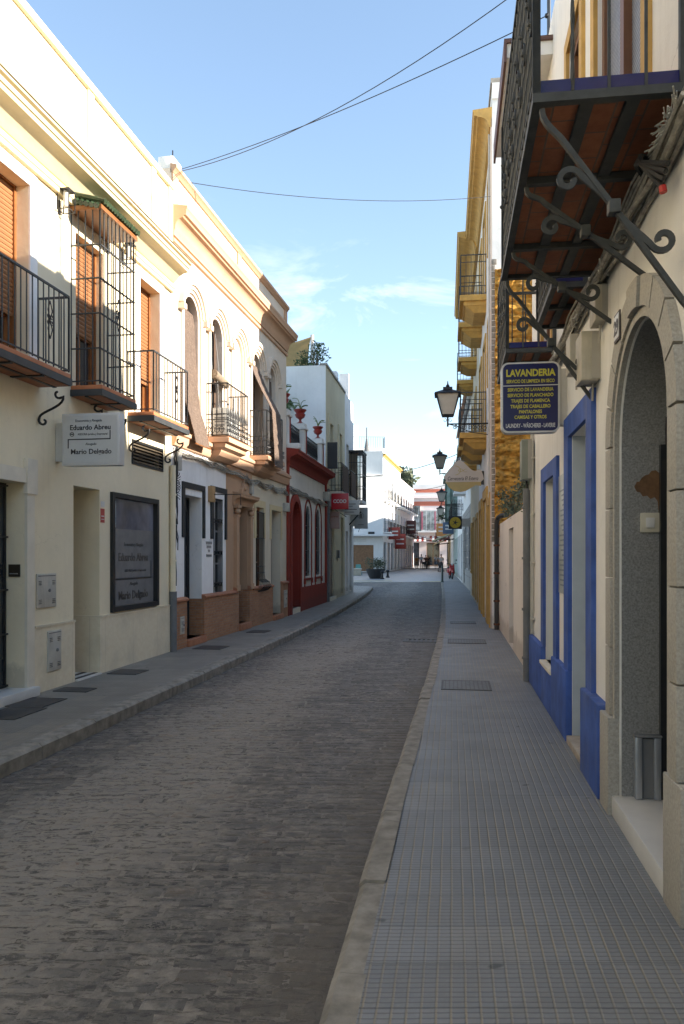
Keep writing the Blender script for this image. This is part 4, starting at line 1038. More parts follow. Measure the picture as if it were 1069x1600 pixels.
def small_box(label, F, y, n, z, w=.12, h=.22, d=.08, grp='small junction boxes on the walls', mat=None):
    t = thing('junction_box', label, 'box', F, (y, n, z), grp); m = MB(); m.cbox(y-w/2, y+w/2, n, n+d, z, z+h, .01); m.build('box_body', mat or plain('aged_pvc', (.50, .48, .42), .6, var=.2), t)
    m = MB(); m.box(y-w/2-.006, y+w/2+.006, n, n+d*.45, z+h*.02, z+h*.98); m.tube([(y, n+.03, z), (y+.02, n+.03, z-.12)], .008, 5); m.build('box_gland', plain('box_rim', (.38, .36, .32), .7), t)
small_box('sunlit white junction box at the corner above the loose cables', F2, 13.5, 0, 3.05, .16, .3)
small_box('white junction box by the last corbelled balcony over the terracotta door', F2, 17.75, 0, 2.98)
small_box('drum shaped pale box under cables before the red house', F2, 20.75, 0, 2.75, .2, .22, .14)
# white parapet lump and flat roof
MB().box(13.3, 21, -9, -.3, 7.6, 7.62).build('roof', M_roofgrey, H)
m = MB(); m.cbox(13.32, 13.7, -.25, .02, 8.1, 8.32, .02); m.build('parapet_end', M_wht, H)
m = MB(); m.tube([(13.6, -.1, 8.3), (13.6, -.1, 8.55)], .012, 5); m.build('cable_hook', M_ironb, H)
# ================================================================== laundry house (right, near)
F = FR
M_lwall = plaster('laundry_wall', (.79, .775, .735), (.40, .37, .31), .6)
M_blue = plain('ultramarine_paint', (.042, .10, .36), .72, var=.35, scale=4, bmp=.6, bscale=35, dirt=(.16, .18, .24), dirt_f=.7)
M_granite = plain('granite', (.38, .36, .315), .75, var=.25, scale=70, bmp=.3, bscale=120)
M_granred = plain('polished_grey_granite', (.25, .25, .245), .45, var=.45, scale=90, bmp=.1, bscale=100)
M_ochre = plain('ochre_paint', (.54, .33, .09), .75, var=.2, dirt=(.30, .2, .1), dirt_f=.5)
M_blued = plain('blue_glazed_tile', (.01, .012, .10), .2, var=.3)
M_corr = brickmat('ribbed_blind', (.26, .28, .33), (.30, .32, .37), (.10, .11, .13), 3.0, .030, .006, 'xz', .5, .6, .1, 0)
M_brownf = plain('brown_joinery', (.16, .07, .03), .5, var=.2)
M_iron2 = plain('dusty_wrought_iron', (.052, .056, .055), .62, .15, var=.35, scale=14, bmp=.45, bscale=50)
M_alu = plain('aluminium', (.45, .47, .5), .35, .7, var=.1)
L = thing('laundry_house', 'white house with blue trimmed laundry door, granite arch and iron balconies', 'house', F, (-6, 0, 0))
ye = 10.2; Ht = 7.15
ar = (3.68, 4.87, .12, 2.865, .34, True)
bd = (5.92, 6.79, .06, 2.62, .32); bw = (7.85, 8.68, .46, 2.40, .14)
u1 = (4.2, 5.6, 3.78, 6.0, .12); u2 = (6.25, 6.95, 3.78, 6.0, .14); u3 = (8.1, 8.9, 3.78, 6.0, .14)
facade(L, M_lwall, -6, ye, 0, Ht, [ar, bd, bw, u1, u2, u3]); shell(L, M_lwall, -6, ye, 0, Ht, 7)
# painted blue plinth and trim
def bplinth(a, b, z, p=.055): return MB().cbox(a, b, -.01, p, 0, z, .012).build('plinth', M_blue, L)
bplinth(5.19, 5.90, .62, .075); bplinth(6.80, 7.82, .61); bplinth(7.82, 8.72, .42); bplinth(8.72, 10.12, .60)
m = MB(); m.box(8.70, 8.95, .0, .03, .60, 2.40); m.box(7.60, 7.84, .0, .03, .61, 2.40); m.box(7.60, 8.95, .0, .03, 2.40, 2.56) ; m.build('window_surround', M_blue, L)
m = MB(); m.box(6.80, 7.06, 0, .035, .61, 2.62); m.box(5.66, 5.90, 0, .035, .62, 2.62); m.box(5.66, 7.06, 0, .035, 2.62, 2.80); m.build('door_surround', M_blue, L)
m = MB(); m.cbox(7.80, 8.72, -.14, .07, .42, .46, .01); m.build('window_sill', M_stone, L)
M_revb = plain('pale_blue_reveal', (.42, .47, .52), .7, var=.08)
m = MB(); m.box(6.782, 6.80, -.32, -.003, .06, 2.62); m.build('door_reveal', M_revb, L)
glazing(L, bw, M_revb, glass('laundry_glass', (.10, .12, .13), .05), 2, 1, .06)
o = door(L, bd, M_revb, 2)
m = MB(); m.cbox(5.92, 6.79, -.32, .05, .0, .062, .008); m.build('door_step', plain('worn_tile_step', (.36, .31, .25), .6, var=.3), L)
# granite arch, blocks with open joints
a, b = ar[0], ar[1]; yc_ = (a+b)/2; r0 = (b-a)/2; zs = ar[3]-r0; r1 = r0+.21
m = MB(); nb = 9
for i in range(nb):
    t0 = math.pi-math.pi*i/nb-.012; t1 = math.pi-math.pi*(i+1)/nb+.012
    m.ring(arc(yc_, zs, r1, t0, t1, 5), arc(yc_, zs, r0+.055, t0, t1, 5), -.02, .045 if i != 4 else .06)
m.build('arch_stones', M_granite, L)
m = MB(); m.ring(arc(yc_, zs, r0+.05, math.pi, 0, 24), arc(yc_, zs, r0+.002, math.pi, 0, 24), -.05, .03)
m.box(a-.05, a-.002, -.05, .03, .6, zs); m.box(b+.002, b+.05, -.05, .03, .6, zs); m.build('arch_inner_moulding', M_granite, L)
m = MB()
for s0, s1 in ((a-.21, a-.055), (b+.055, b+.21)):
    z = .60; k = 0
    while z < zs-.02:
        z2 = min(z+.43, zs); w_ = .0 if k % 2 else .03
        m.cbox(s0+(w_ if s0 > b else 0), s1-(w_ if s0 < b and s1 < yc_ else 0), -.02, .045, z+.004, z2-.004, .006); z = z2; k += 1
m.build('jamb_stones', M_granite, L)
m = MB()
for s0, s1, pj in ((b+.005, b+.27, .07), (a-.29, a-.005, .05)): m.cbox(s0, s1, -.26, pj, 0, .60, .008)
m.build('jamb_bases', M_granite, L)
m = MB(); m.box(b-.006, b+.0, -.33, -.012, .12, zs); m.box(a, a+.006, -.33, -.052, .12, zs)
m.ring(arc(yc_, zs, r0, math.pi, 0, 20), arc(yc_, zs, r0-.008, math.pi, 0, 20), -.33, -.012); m.build('polished_reveal', M_granred, L)
for z in (1.32, 1.72, 2.12): pass
m = MB(); m.cbox(a-.02, b+.03, -.34, .045, .0, .125, .01); m.build('door_step', plain('veined_marble_step', (.62, .61, .58), .3, var=.12, scale=3), L)
m = MB(); m.box(a, b, .0, .04, .0, .10); m.build('step_riser', plain('sandy_riser', (.42, .34, .23), .8, var=.2), L)
m = MB()                                            # the iron street door, seen edge on
for i in range(12): y = a+.03+i*(b-a-.06)/11; m.tube([(y, -.27, .13), (y, -.27, zs+math.sqrt(max(0, r0*r0-(y-yc_)**2))-.02)], .011, 4)
for z in [.2+.24*i for i in range(9)]:
    for i in range(9): y = a+.08+i*(b-a-.16)/8; m.tube([(y+.045*math.cos(t*.8), -.27, z+.07*math.sin(t*.8)) for t in range(9)], .007, 4)
o = m.build('iron_door', M_ironb, L); m = MB(); m.box(b-.05, b-.012, -.32, -.23, .125, zs); m.box(a+.012, a+.05, -.32, -.23, .125, zs); m.box(a+.05, b-.05, -.335, -.325, .125, ar[3]-.1); m.build('door_frame', M_blackf, o)
m = MB(); m.cbox(b-.022, b-.006, -.23, -.12, 1.74, 1.86, .004); o = m.build('light_switch', plain('ivory_plastic', (.55, .52, .42), .4), L)
MB().cbox(b-.028, b-.021, -.20, -.15, 1.77, 1.83, .002).build('switch_key', M_white, o)
t = thing('flood_rail', 'pair of aluminium rails standing on marble step inside the granite arch', 'rail', F, (4.84, -.13, .125))
m = MB()
for n_ in (-.21, -.10): m.cbox(4.805, 4.855, n_-.02, n_+.02, .127, .50, .003)
m.build('upright', M_alu, t); MB().box(4.825, 4.845, -.19, -.12, .127, .49).build('web', M_grey, t)
MB().cbox(4.80, 4.86, -.235, -.075, .50, .515, .004).build('rail_cap', M_grey, t)
t = thing('house_number', 'white number tile 29 set on the granite arch', 'number plate', F, (4.66, .05, 2.9))
MB().box(4.60, 4.75, .047, .056, 2.865, 3.03).build('tile', plain('dark_tile_border', (.05, .04, .035), .5), t)
MB().box(4.612, 4.738, .056, .059, 2.878, 3.017).build('tile_face', M_white, t)
m = MB(); add_text(m, '29', .12, lambda x, y, d: (4.675-x, .0605+d, 2.905+y), depth=.001, bold=.003); m.build('numerals', M_txt, t)
# stain on the reveal
m = MB(); pr = [(-.085, 2.02), (-.10, 2.05), (-.115, 2.052), (-.13, 2.075), (-.15, 2.09), (-.17, 2.095), (-.185, 2.115), (-.21, 2.12), (-.235, 2.10), (-.25, 2.06), (-.256, 1.95), (-.255, 1.80), (-.258, 1.72), (-.25, 1.62), (-.243, 1.66), (-.24, 1.78), (-.228, 1.86), (-.222, 1.93), (-.205, 1.955), (-.18, 1.945), (-.16, 1.965), (-.135, 1.96), (-.12, 1.985), (-.10, 1.99)]
m.add([(b-.0075, n_, z) for n_, z in pr], [tuple(range(len(pr)))]); m.build('rust_stain', plain('rust_brown_stain', (.16, .085, .04), .8, var=.4, scale=18), L)
# upper floor windows: ochre surround, brown frame, ribbed blind
for h in (u1, u2, u3):
    m = MB(); surround(m, h[0], h[1], h[2], h[3], .13, .03); m.build('window_surround', M_ochre, L)
    m = MB(); x0, x1 = h[0], h[1]
    m.box(x0, x0+.08, -.12, -.03, h[2], h[3]); m.box(x1-.08, x1, -.12, -.03, h[2], h[3]); m.box(x0+.08, x1-.08, -.12, -.03, h[3]-.08, h[3]); m.box(x0+.08, x1-.08, -.12, -.03, h[2], h[2]+.06)
    if x1-x0 > 1: m.box((x0+x1)/2-.05, (x0+x1)/2+.05, -.12, -.02, h[2]+.06, h[3]-.08)
    q = m.build('window', M_brownf, L); MB().box(x0+.08, x1-.08, -.09, -.07, h[2]+.06, h[3]-.08).build('ribbed_blind', M_corr, q)
# posters by the door
t = thing('price_poster', 'faded laundry price poster on the white wall between blue window and door', 'poster', F, (7.3, .01, 1.3))
MB().box(7.12, 7.56, .0, .012, 1.25, 2.35).build('poster_sheet', plain('faded_poster', (.40, .42, .38), .3, var=.35, scale=5, bmp=0), t)
m = MB(); rr = random.Random(5)
for i in range(20): m.box(7.16, 7.16+rr.uniform(.15, .36), .0125, .0135, 1.32+i*.046, 1.335+i*.046)
m.build('print_lines', plain('grey_print', (.22, .25, .28), .5), t)
# iron balconies
def twisted(m, a, b, z0, z1, r=.009, tw=.55, lo=.18, hi=.8):
    n = 22; m.tube([(a, b, z0+(z1-z0)*i/n) for i in range(n+1)], r, 4, tw=tw)
    m.tube([(a, b, z0+(z1-z0)*.5-.03), (a, b, z0+(z1-z0)*.5), (a, b, z0+(z1-z0)*.5+.03)], [r, r*2.0, r], 6)
def iron_balcony(y0, y1, p, zt, cross, long_, tall=1.06, step=.115, brackets=(), name='balcony'):
    o = MB(); o.box(y0+.03, y1-.03, .0, p-.03, zt-.02, zt+.02); o = o.build(name, brickmat('old_soffit_tiles', (.30, .105, .05), (.38, .14, .065), (.16, .11, .08), .25, .14, .006, 'xy', .8, .4), L)
    m = MB(); w = .045
    m.box(y0, y1, p-.03, p+.012, zt-.05, zt-.01); m.box(y0, y0+w, 0, p-.03, zt-.05, zt-.01); m.box(y1-w, y1, 0, p-.03, zt-.05, zt-.01)
    for q in long_: m.box(y0+w, y1-w, q-.03, q+.03, zt-.045, zt-.021)
    for q in cross: m.box(q-.022, q+.022, 0.001, p-.031, zt-.06, zt-.022)
    m.build('iron_frame', M_iron2, o)
    m = MB(); m.box(y0+.02, y0+.035, .03, p-.02, zt+.001, zt+.055); m.box(y0+.035, y1-.02, p-.035, p-.02, zt+.001, zt+.055); m.build('blue_tile_edge', M_blued, o)
    m = MB(); m.box(y0+.036, y1-.02, .0, p-.036, zt+.0205, zt+.062); m.build('floor_tiles', M_terrae, o)
    m = MB(); z1 = zt+tall
    def run(pa, pb, st, fancy):
        Ln = math.dist(pa, pb); k = max(1, round(Ln/st))
        for i in range(k+1):
            q = i/k; A = pa[0]+(pb[0]-pa[0])*q; Bn = pa[1]+(pb[1]-pa[1])*q
            if i in (0, k): m.tube([(A, Bn, zt-.01), (A, Bn, z1)], .024, 4, up=(1, 0, 0))
            elif fancy or i % 3 == 0: twisted(m, A, Bn, zt, z1, .010)
            else: m.tube([(A, Bn, zt-.01), (A, Bn, z1)], .009, 4, up=(1, 0, 0))
        m.tube([(pa[0], pa[1], z1), (pb[0], pb[1], z1)], .02, 4, up=(0, 0, 1)); (m.tube([(pa[0], pa[1], zt+.10), (pb[0], pb[1], zt+.10)], .011, 4, up=(0, 0, 1)) if fancy else None)
    run((y0+.02, p-.005), (y1-.02, p-.005), step, True); run((y0+.02, .02), (y0+.02, p-.005), .17, False); run((y1-.02, .02), (y1-.02, p-.005), .17, False)
    m.build('railing', M_iron2, o)
    m = MB(); k = int((y1-y0)/.115)                 # rosettes and knots worked on the front bars
    for i in range(k):
        y = y0+.08+i*.115; z = zt+.35+.4*((i*7) % 5)/5
        m.tube([(y+.028*math.cos(t), p+.012, z+.05*math.sin(t)) for t in [j*.7 for j in range(9)]], .007, 4); m.blob((y, p+.016, z), .016, 1)
    m.build('rail_ornament', M_iron2, o)
    return o
A = iron_balcony(3.43, 5.72, .65, 3.66, (4.21, 5.13), (.22, .42))
C2 = iron_balcony(5.98, 7.10, .26, 3.68, (6.5,), (.13,), .95)
C3_ = iron_balcony(7.80, 9.25, .48, 3.66, (8.3, 8.8), (.17, .34), 1.0)
def bal_bracket(y, p, zt, zf):
    P0 = Vector((p-.02, zt-.04)); P1 = Vector((0, zf)); d = (P1-P0).normalized(); w = Vector((-d.y, d.x)); Pq = lambda q: P0.lerp(P1, q)
    m = MB(); a_ = Pq(.16)+Vector((0, -.01))
    pts = bez((y, P0.x, P0.y), (y, P0.x, P0.y-.07), (y, a_.x+.03, a_.y+.05), (y, a_.x, a_.y), 6)
    m.tube(pts+[(y, *Pq(.5)), (y, *Pq(.97)), (y, -.01, zf-.005)], .0185, 4, flat=.85, up=(1, 0, 0))
    c = Pq(.5); m.cbox(y-.03, y+.03, c.x-.026, c.x+.026, c.y-.03, c.y+.03, .008)
    o = m.build('bracket', M_iron2, A)
    if w.x < 0: w = -w
    m = MB()
    for (q0, qc, sg) in ((.46, .30, 1), (.54, .72, -1)):
        r0_ = .052; cc = Pq(qc)+w*sg*.085; st_ = Pq(q0); e_ = cc-w*sg*r0_; dd = -d*sg
        pts = bez((y, st_.x, st_.y), (y, *(st_+dd*.05)), (y, *(e_-dd*.04)), (y, e_.x, e_.y), 6)
        for i in range(1, 19): f = math.radians(i*19); r_ = r0_*(1-.62*i/18); q_ = cc+(-w*sg*math.cos(f)+dd*math.sin(f))*r_; pts.append((y, q_.x, q_.y))
        m.tube(pts, .011, 4, flat=1.7, up=(1, 0, 0))
    m.build('bracket_scroll', M_iron2, o)
for (y, zf) in ((3.46, 2.68), (4.21, 3.08), (5.13, 3.11), (5.70, 2.69)): bal_bracket(y, .64, 3.63, zf)
# projecting tiled eaves of the upper bay
m = MB(); m.box(8.1, 10.15, 0, .46, 6.72, 6.86); m.build('eaves', M_lwall, L)
m = MB(); m.box(8.07, 10.18, -.1, .49, 6.86, 6.90); m.box(8.07, 10.18, .465, .49, 6.66, 6.86); m.build('eaves_edge', plain('rust_edge', (.12, .06, .045), .6), L)
# pipes at the far corner of the house
m = MB(); m.tube([(10.10, .07, 0), (10.10, .07, 2.45)], .055, 12); 
for z in (.28, .9, 1.55, 2.2): m.tube([(10.10, .07, z), (10.10, .07, z+.03)], .07, 10)
m.build('standpipe', M_grey, L)
m = MB(); m.tube([(9.93, .03, .62), (9.93, .03, 3.4)], .02, 8); m.tube([(9.86, .025, .9), (9.86, .025, 3.4)], .012, 6)
for z in (.8, 1.5, 2.1, 2.8): m.box(9.83, 10.0, 0, .045, z, z+.025)
m.build('conduit', plain('cream_conduit', (.48, .46, .40), .6), L)
# laundry sign
t = thing('laundry_sign', 'navy projecting laundry sign reading LAVANDERIA in yellow letters', 'sign', F, (7.1, .09, 2.72))
def rrect(a0, a1, c0, c1, r): 
    o = []
    for (cx_, cz_, t0) in ((a1-r, c1-r, 0), (a0+r, c1-r, 90), (a0+r, c0+r, 180), (a1-r, c0+r, 270)):
        o += [(cx_+r*math.cos(math.radians(t0+i*15)), cz_+r*math.sin(math.radians(t0+i*15))) for i in range(7)]
    return o
def plate(m, pts, y0, y1):
    k = len(pts); m.add([(y0, n_, z) for n_, z in pts]+[(y1, n_, z) for n_, z in pts], [tuple(range(k)), tuple(range(2*k-1, k-1, -1))]+[(i, (i+1) % k, k+(i+1) % k, k+i) for i in range(k)])
ysn = 7.05
m = MB(); plate(m, rrect(.07, .58, 2.70, 3.33, .06), ysn, ysn+.12); m.build('sign_case', plain('sign_case_white', (.60, .60, .58), .4), t)
m = MB(); plate(m, rrect(.085, .565, 2.715, 3.315, .05), ysn-.003, ysn); m.build('sign_face', plain('navy_sign_face', (.012, .015, .085), .3, var=.1, bmp=0), t)
sf = lambda x0, z0: (lambda x, y, d: (ysn-.004-d, x0-x, z0+y))
m = MB()
for (s_, z, sz, w_, bo) in (('LAVANDERIA', 3.205, .085, .43, .003), ('SERVICIO DE LIMPIEZA EN SECO', 3.145, .042, .42, .001), ('SERVICIO DE LAVANDERIA', 3.07, .042, .40, .001), ('SERVICIO DE PLANCHADO', 3.02, .042, .40, .001),
                         ('TRAJES DE FLAMENCA', 2.97, .042, .34, .001), ('TRAJES DE CABALLERO', 2.92, .042, .35, .001), ('PANTALONES', 2.872, .042, .20, .001), ('CAMISAS Y OTROS', 2.824, .042, .28, .001)):
    add_text(m, s_, sz, sf(.325, z), depth=.0008, width=w_, bold=bo)
m.build('yellow_lettering', plain('yellow_sign_paint', (.55, .50, .05), .5, bmp=0), t)
m = MB(); add_text(m, 'LAUNDRY - WÄSCHEREI - LAVERIE', .052, sf(.325, 2.745), depth=.0008, width=.43, bold=.001); m.box(ysn-.006, ysn-.003, .085, .565, 3.117, 3.124); m.build('white_lettering', M_white, t)
m = MB(); m.box(ysn+.03, ysn+.09, 0, .07, 2.76, 3.27); m.build('wall_bracket', M_gyps, t)
# cables on the facade
cables('cable_bundle', F, 3.2, 7.6, .02, 3.50, 3.50, 26, M_cable, 'thick whitewashed cable bundle on the wall beneath the near iron balcony', seed=8, sag=.04, r=.011, jit=.075, grp='old cable bundles on the walls')
cables('cable_bundle', F, 7.6, 10.1, .02, 3.45, 3.35, 9, M_cable, 'cable bundle under the further iron balcony behind the laundry sign', seed=9, grp='old cable bundles on the walls')
t = thing('loose_cable_end', 'cut black cables with a red cap poking from the whitewashed bundle', 'cables', F, (3.75, .1, 3.4))
m = MB()
for i in range(4): m.tube(bez((3.85+i*.05, .05, 3.50), (3.72+i*.03, .18, 3.54), (3.68, .16, 3.42), (3.60-i*.03, .07, 3.28+i*.02), 9), .014, 6)
m.build('black_cable', M_cabled, t); m = MB(); m.tube([(3.60, .07, 3.28), (3.597, .066, 3.25)], .017, 8); m.build('red_cap', plain('red_tape', (.5, .03, .02), .5), t)
t = thing('frayed_cable_tuft', 'tuft of loose whitewashed wires sticking out above the arch', 'cables', F, (3.6, .1, 3.5))
m = MB(); rr = random.Random(12)
for i in range(80):
    y = 3.42+rr.random()*.22; a_, b_, c_ = rr.choice((-1, 1))*rr.uniform(.01, .035), rr.uniform(0, .011), rr.uniform(-.004, .010); ph = rr.uniform(0, 6)
    m.tube([(y+a_*j+.004*math.sin(j*1.7+ph), .05+b_*j, 3.5+c_*j+.005*math.sin(j*1.3+ph)) for j in range(7)], rr.uniform(.002, .0045), 5)
for i in range(16):
    y = 4.5+rr.random()*3; m.tube([(y+rr.uniform(-.03, .03)*j, .04+rr.uniform(-.005, .02)*j, 3.48-rr.uniform(0, .035)*j) for j in range(5)], .006, 4)
m.build('wire_tuft', plain('painted_wire_ends', (.55, .53, .48), .8, var=.3, scale=30), t)
M_pvc = plain('grimy_pvc_box', (.46, .43, .36), .6, var=.2, dirt=(.2, .18, .13))
small_box('tall pale junction box under the cables above the blue door', F, 6.35, 0, 3.05, .22, .30, .10, mat=M_pvc)
small_box('wide pale meter box beside the spring of the granite arch', F, 5.62, 0, 2.82, .26, .34, .13, mat=M_pvc)
small_box('upper pale box next to the numbered arch stone', F, 5.35, 0, 3.16, .22, .24, .08, mat=M_pvc)
small_box('grey meter box below the navy laundry sign', F, 10.0, .02, 2.55, .26, .5, .14, mat=plain('grey_green_box', (.22, .24, .20), .6))
t = thing('black_cable_drop', 'black cables dropping from grey box into the grey standpipe', 'cables', F, (10.1, .1, 2.4))
m = MB()
for i in range(5): m.tube(bez((10.02+i*.02, .1, 2.9), (10.0+i*.04, .16, 2.75), (10.18-i*.02, .06, 2.6), (10.10, .07, 2.42), 8), .012, 5)
m.build('cable_strands', M_cabled, t)

# ------------------------------------------------------------------ low wall of the empty plot
Wl = thing('plot_wall', 'low whitewashed wall closing the empty plot beside the ochre house', 'wall', F, (10.2, 0, 0))
M_plot = plaster('whitewash', (.78, .72, .65), (.36, .30, .24), .6)
m = MB(); yw0, yw1 = 10.2, 17.4; gap = (13.35, 14.35)
facade(Wl, M_plot, yw0, yw1, 0, 2.28, [(gap[0], gap[1], 0.02, 2.08, .16)]); shell(Wl, M_plot, yw0, yw1, 0, 2.28, .28)
MB().box(gap[0], gap[1], -.16, -.12, .02, 2.04).build('old_door', plain('peeling_grey_door', (.30, .28, .25), .8, var=.6, scale=16, dirt=(.2, .1, .05), dirt_f=1), Wl)
MB().box(gap[0], gap[1], -.16, -.10, 2.04, 2.08).build('rusty_lintel', plain('rust', (.22, .07, .03), .8, var=.4), Wl)
# dark pipe at the corner of the ochre house
t = thing('corner_drainpipe', 'dark iron drainpipe with bent top at corner of the ochre house', 'pipe', F, (17.1, .08, 0))
m = MB(); m.tube([(17.1, .07, 0), (17.1, .07, 2.3), (17.05, .05, 2.40), (16.85, .0, 2.44), (16.45, -.1, 2.44)], .05, 10); m.build('pipe_body', plain('tarred_pipe', (.045, .045, .045), .6), t)
m = MB()
for z in (.1, .6, 1.2, 1.8): m.tube([(17.1, .07, z), (17.1, .07, z+.04)], .065, 10)
m.build('pipe_clamps', plain('rusty_clamp', (.12, .04, .02), .7), t)
# creeper over the wall
def leaves(m, cx_, cy_, cz_, rx, ry_, rz_, n, s0, s1, rr, droop=0):
    for _ in range(n):
        d = Vector((rr.gauss(0, 1), rr.gauss(0, 1), rr.gauss(0, 1))).normalized()*rr.random()**.4
        p = Vector((cx_+d.x*rx, cy_+d.y*ry_, cz_+d.z*rz_)); s_ = rr.uniform(s0, s1)
        u = Vector((rr.gauss(0, 1), rr.gauss(0, 1), rr.gauss(0, 1)-droop)).normalized(); w = u.cross(Vector((rr.gauss(0, 1), rr.gauss(0, 1), rr.gauss(0, 1)))).normalized()*.45
        m.add([p, p+(u+w)*s_*.5, p+u*s_, p+(u-w)*s_*.5], [(0, 1, 2, 3)])
t = thing('creeper', 'dry grey green creeper spilling over the low plot wall', 'plant', F, (13, -.1, 2.28)); rr = random.Random(21)
m = MB(); st = MB()
for i in range(12):
    y = 10.9+rr.random()*5.4; z = 2.2; n_ = -.25+rr.random()*.2; pts = [(y, n_-.1, 1.9)]
    for j in range(9): y += rr.uniform(-.18, .18); z += rr.uniform(.02, .20)*(1 if j < 5 else -.4); n_ += rr.uniform(-.04, .06); pts.append((y, n_, z)); leaves(m, y, n_, z, .16, .12, .14, 16, .035, .085, rr)
    st.tube(pts, .008, 4)
m.build('foliage', M_leafg, t, smooth=0, recalc=False); st.build('stems', plain('dry_stem', (.10, .08, .05), .9), t)
for i in range(60): pass
# house at the back of the plot
Bk = thing('back_plot_house', 'plain white house standing behind the empty plot', 'house', None, (13.5, 9, 0))
m = MB(); m.box(13.5, 20, 6.0, 19, 0, 9.1); m.build('wall', M_wht, Bk)
m = MB(); m.box(13.3, 20.2, 5.9, 19.1, 9.1, 9.3); m.build('roof', M_roofgrey, Bk)
for y in (8, 11, 14): sb('window', M_blackf, Bk, 13.46, 13.52, y, y+1, 5.5, 6.9)

# ================================================================== ochre and white houses
F = FY; y0 = 17.4
O = thing('ochre_house', 'tall white house with ochre balconies and trim and a rough orange party wall', 'house', F, (y0, 0, 0))
y1 = 24.2
M_wy = plaster('white_front', (.80, .76, .70), (.38, .33, .27), .4)
bx = [(20.0, 21.1), (22.3, 23.4)]
holes = [(17.8, 18.5, .15, 2.75, .30), (19.2, 20.7, .12, 3.0, .4), (22.0, 23.2, .12, 2.9, .3)]
for (a, b) in bx: holes += [(a, b, 4.75, 7.0, .2), (a, b, 8.2, 10.3, .2)]
holes += [(18.1, 18.8, 5.6, 7.0, .15), (18.1, 18.8, 8.7, 10.3, .15)]
facade(O, M_wy, y0, y1, 0, 11.9, holes); shell(O, M_wht, y0, y1, 0, 11.95, 9)
for h in holes:
    if h[2] > 1:
        m = MB(); surround(m, h[0], h[1], h[2], h[3], .16, .035); m.build('window_surround', M_ochre, O); glazing(O, h, M_white, M_glass, 3, 2, .05)
    else: door(O, h, plain('dark_ochre_door', (.10, .055, .02), .5), 3)
m = MB()
for h in holes[:3]: surround(m, h[0], h[1], h[2]+.0, h[3], .26, .05, leg=0)
m.build('door_surround', M_ochre, O)
MB().box(y0+.0, y0+.22, 0, .03, 0, 11.2).build('corner_strip', plaster('pale_pink_strip', (.66, .55, .47)), O)
def simple_balcony(parent, mat, a, b, p, zt, h=1.0, depth=.42, rm=None, step=.12, corb=True):
    o = MB()
    if corb:
        o.box(a, b, 0, p, zt-.14, zt); o.box(a+.08, b-.08, 0, p-.10, zt-.24, zt-.14)
        o.add([(a+.10, 0, zt-.24), (a+.10, p-.14, zt-.24), (b-.10, p-.14, zt-.24), (b-.10, 0, zt-.24), (a+.2, 0, zt-depth-.1), (a+.2, p*.45, zt-depth-.1), (b-.2, p*.45, zt-depth-.1), (b-.2, 0, zt-depth-.1)],
              [(0, 1, 5, 4), (1, 2, 6, 5), (2, 3, 7, 6), (4, 5, 6, 7)])
    else: o.box(a, b, 0, p, zt-.14, zt)
    o = o.build('balcony', mat, parent); rail(o, 'railing', rm or M_irong, a+.02, b-.02, 0, p-.03, zt+.01, zt+h, step, mid=(zt+.22, zt+h-.18)); return o
for (a, b) in bx:
    simple_balcony(O, M_ochre, a-.22, b+.22, .66, 4.68, depth=.3); simple_balcony(O, M_ochre, a-.22, b+.22, .66, 8.12, depth=.3)
m = MB(); m.sweep(moulding(11.0, 11.40, .42), y0, y1, 0, 0); m.build('cornice', M_ochre, O)
MB().box(y0-.03, y1, -.25, .03, 11.95, 12.05).build('parapet_cap', plain('weathered_cap', (.42, .38, .33), .9, var=.3), O)
m = MB(); m.box(y0-.03, y0+.01, -.28, .0, 11.6, 11.95); m.build('party_pier', M_wht, O)
# conduits down the front
m = MB(); m.tube([(17.7, .05, 3.0), (17.7, .05, 11.0)], .02, 6); m.tube([(17.78, .05, 2.9), (17.78, .05, 9.0)], .015, 6); m.build('conduit', M_gyps, O)
# rough orange foam on the party wall, facing down the street
fx = FrC(*F.world(y0, 0)[:2], math.atan2(-F.k, 1)); fx.o = 1
t = thing('foam_coat', 'rough orange sprayed insulation covering the party wall above the plot', 'insulation', fx, (0, 0, 0))
me = MB(); nx, nz = 100, 260; vs = []
edge = lambda z: .06+.05*noise.noise(Vector((0, z*1.3, 9)))
for j in range(nz+1):
    z = 2.0+5.85*j/nz
    for i in range(nx+1):
        x_ = edge(z)+(8.2-edge(z))*(i/nx)**2.0
        zz = z+(.12*noise.noise(Vector((x_*2, 0, 5))) if j == nz else 0)
        # slabs of foam: ridged courses with sagging lips
        q = noise.fractal(Vector((x_*1.5, z*3.0, 0)), .8, 2.2, 5)
        rg = abs(math.sin(z*11+4.5*noise.noise(Vector((x_*1.2, z*.8, 2)))))
        q2 = noise.fractal(Vector((x_*9, z*13, 4)), .7, 2.1, 4)
        d_ = .05+.06*q+.09*rg**.5+.06*q2+.05*abs(noise.noise(Vector((x_*4, z*7, 1))))
        if i == 0 or j == nz: d_ = 0
        vs.append((x_, max(.0, d_)+.003, zz))
fs = [(j*(nx+1)+i, j*(nx+1)+i+1, (j+1)*(nx+1)+i+1, (j+1)*(nx+1)+i) for j in range(nz) for i in range(nx)]
me.add(vs, fs); me.build('foam_surface', plain('orange_foam', (.55, .28, .06), 1.0, spec=.05, var=.5, scale=7, bmp=.9, bscale=30, dirt=(.20, .16, .09), dirt_f=.9), t, smooth=60)
m = MB()
for i in range(46): m.cbox(-.01, .09+.03*math.sin(i*2.1), -.0, .012+.006*math.sin(i*1.7), 1.9+i*.135, 2.02+i*.135, .01)
m.build('exposed_edge_stones', plain('grey_rubble', (.30, .27, .23), .9, var=.4, scale=18), t)
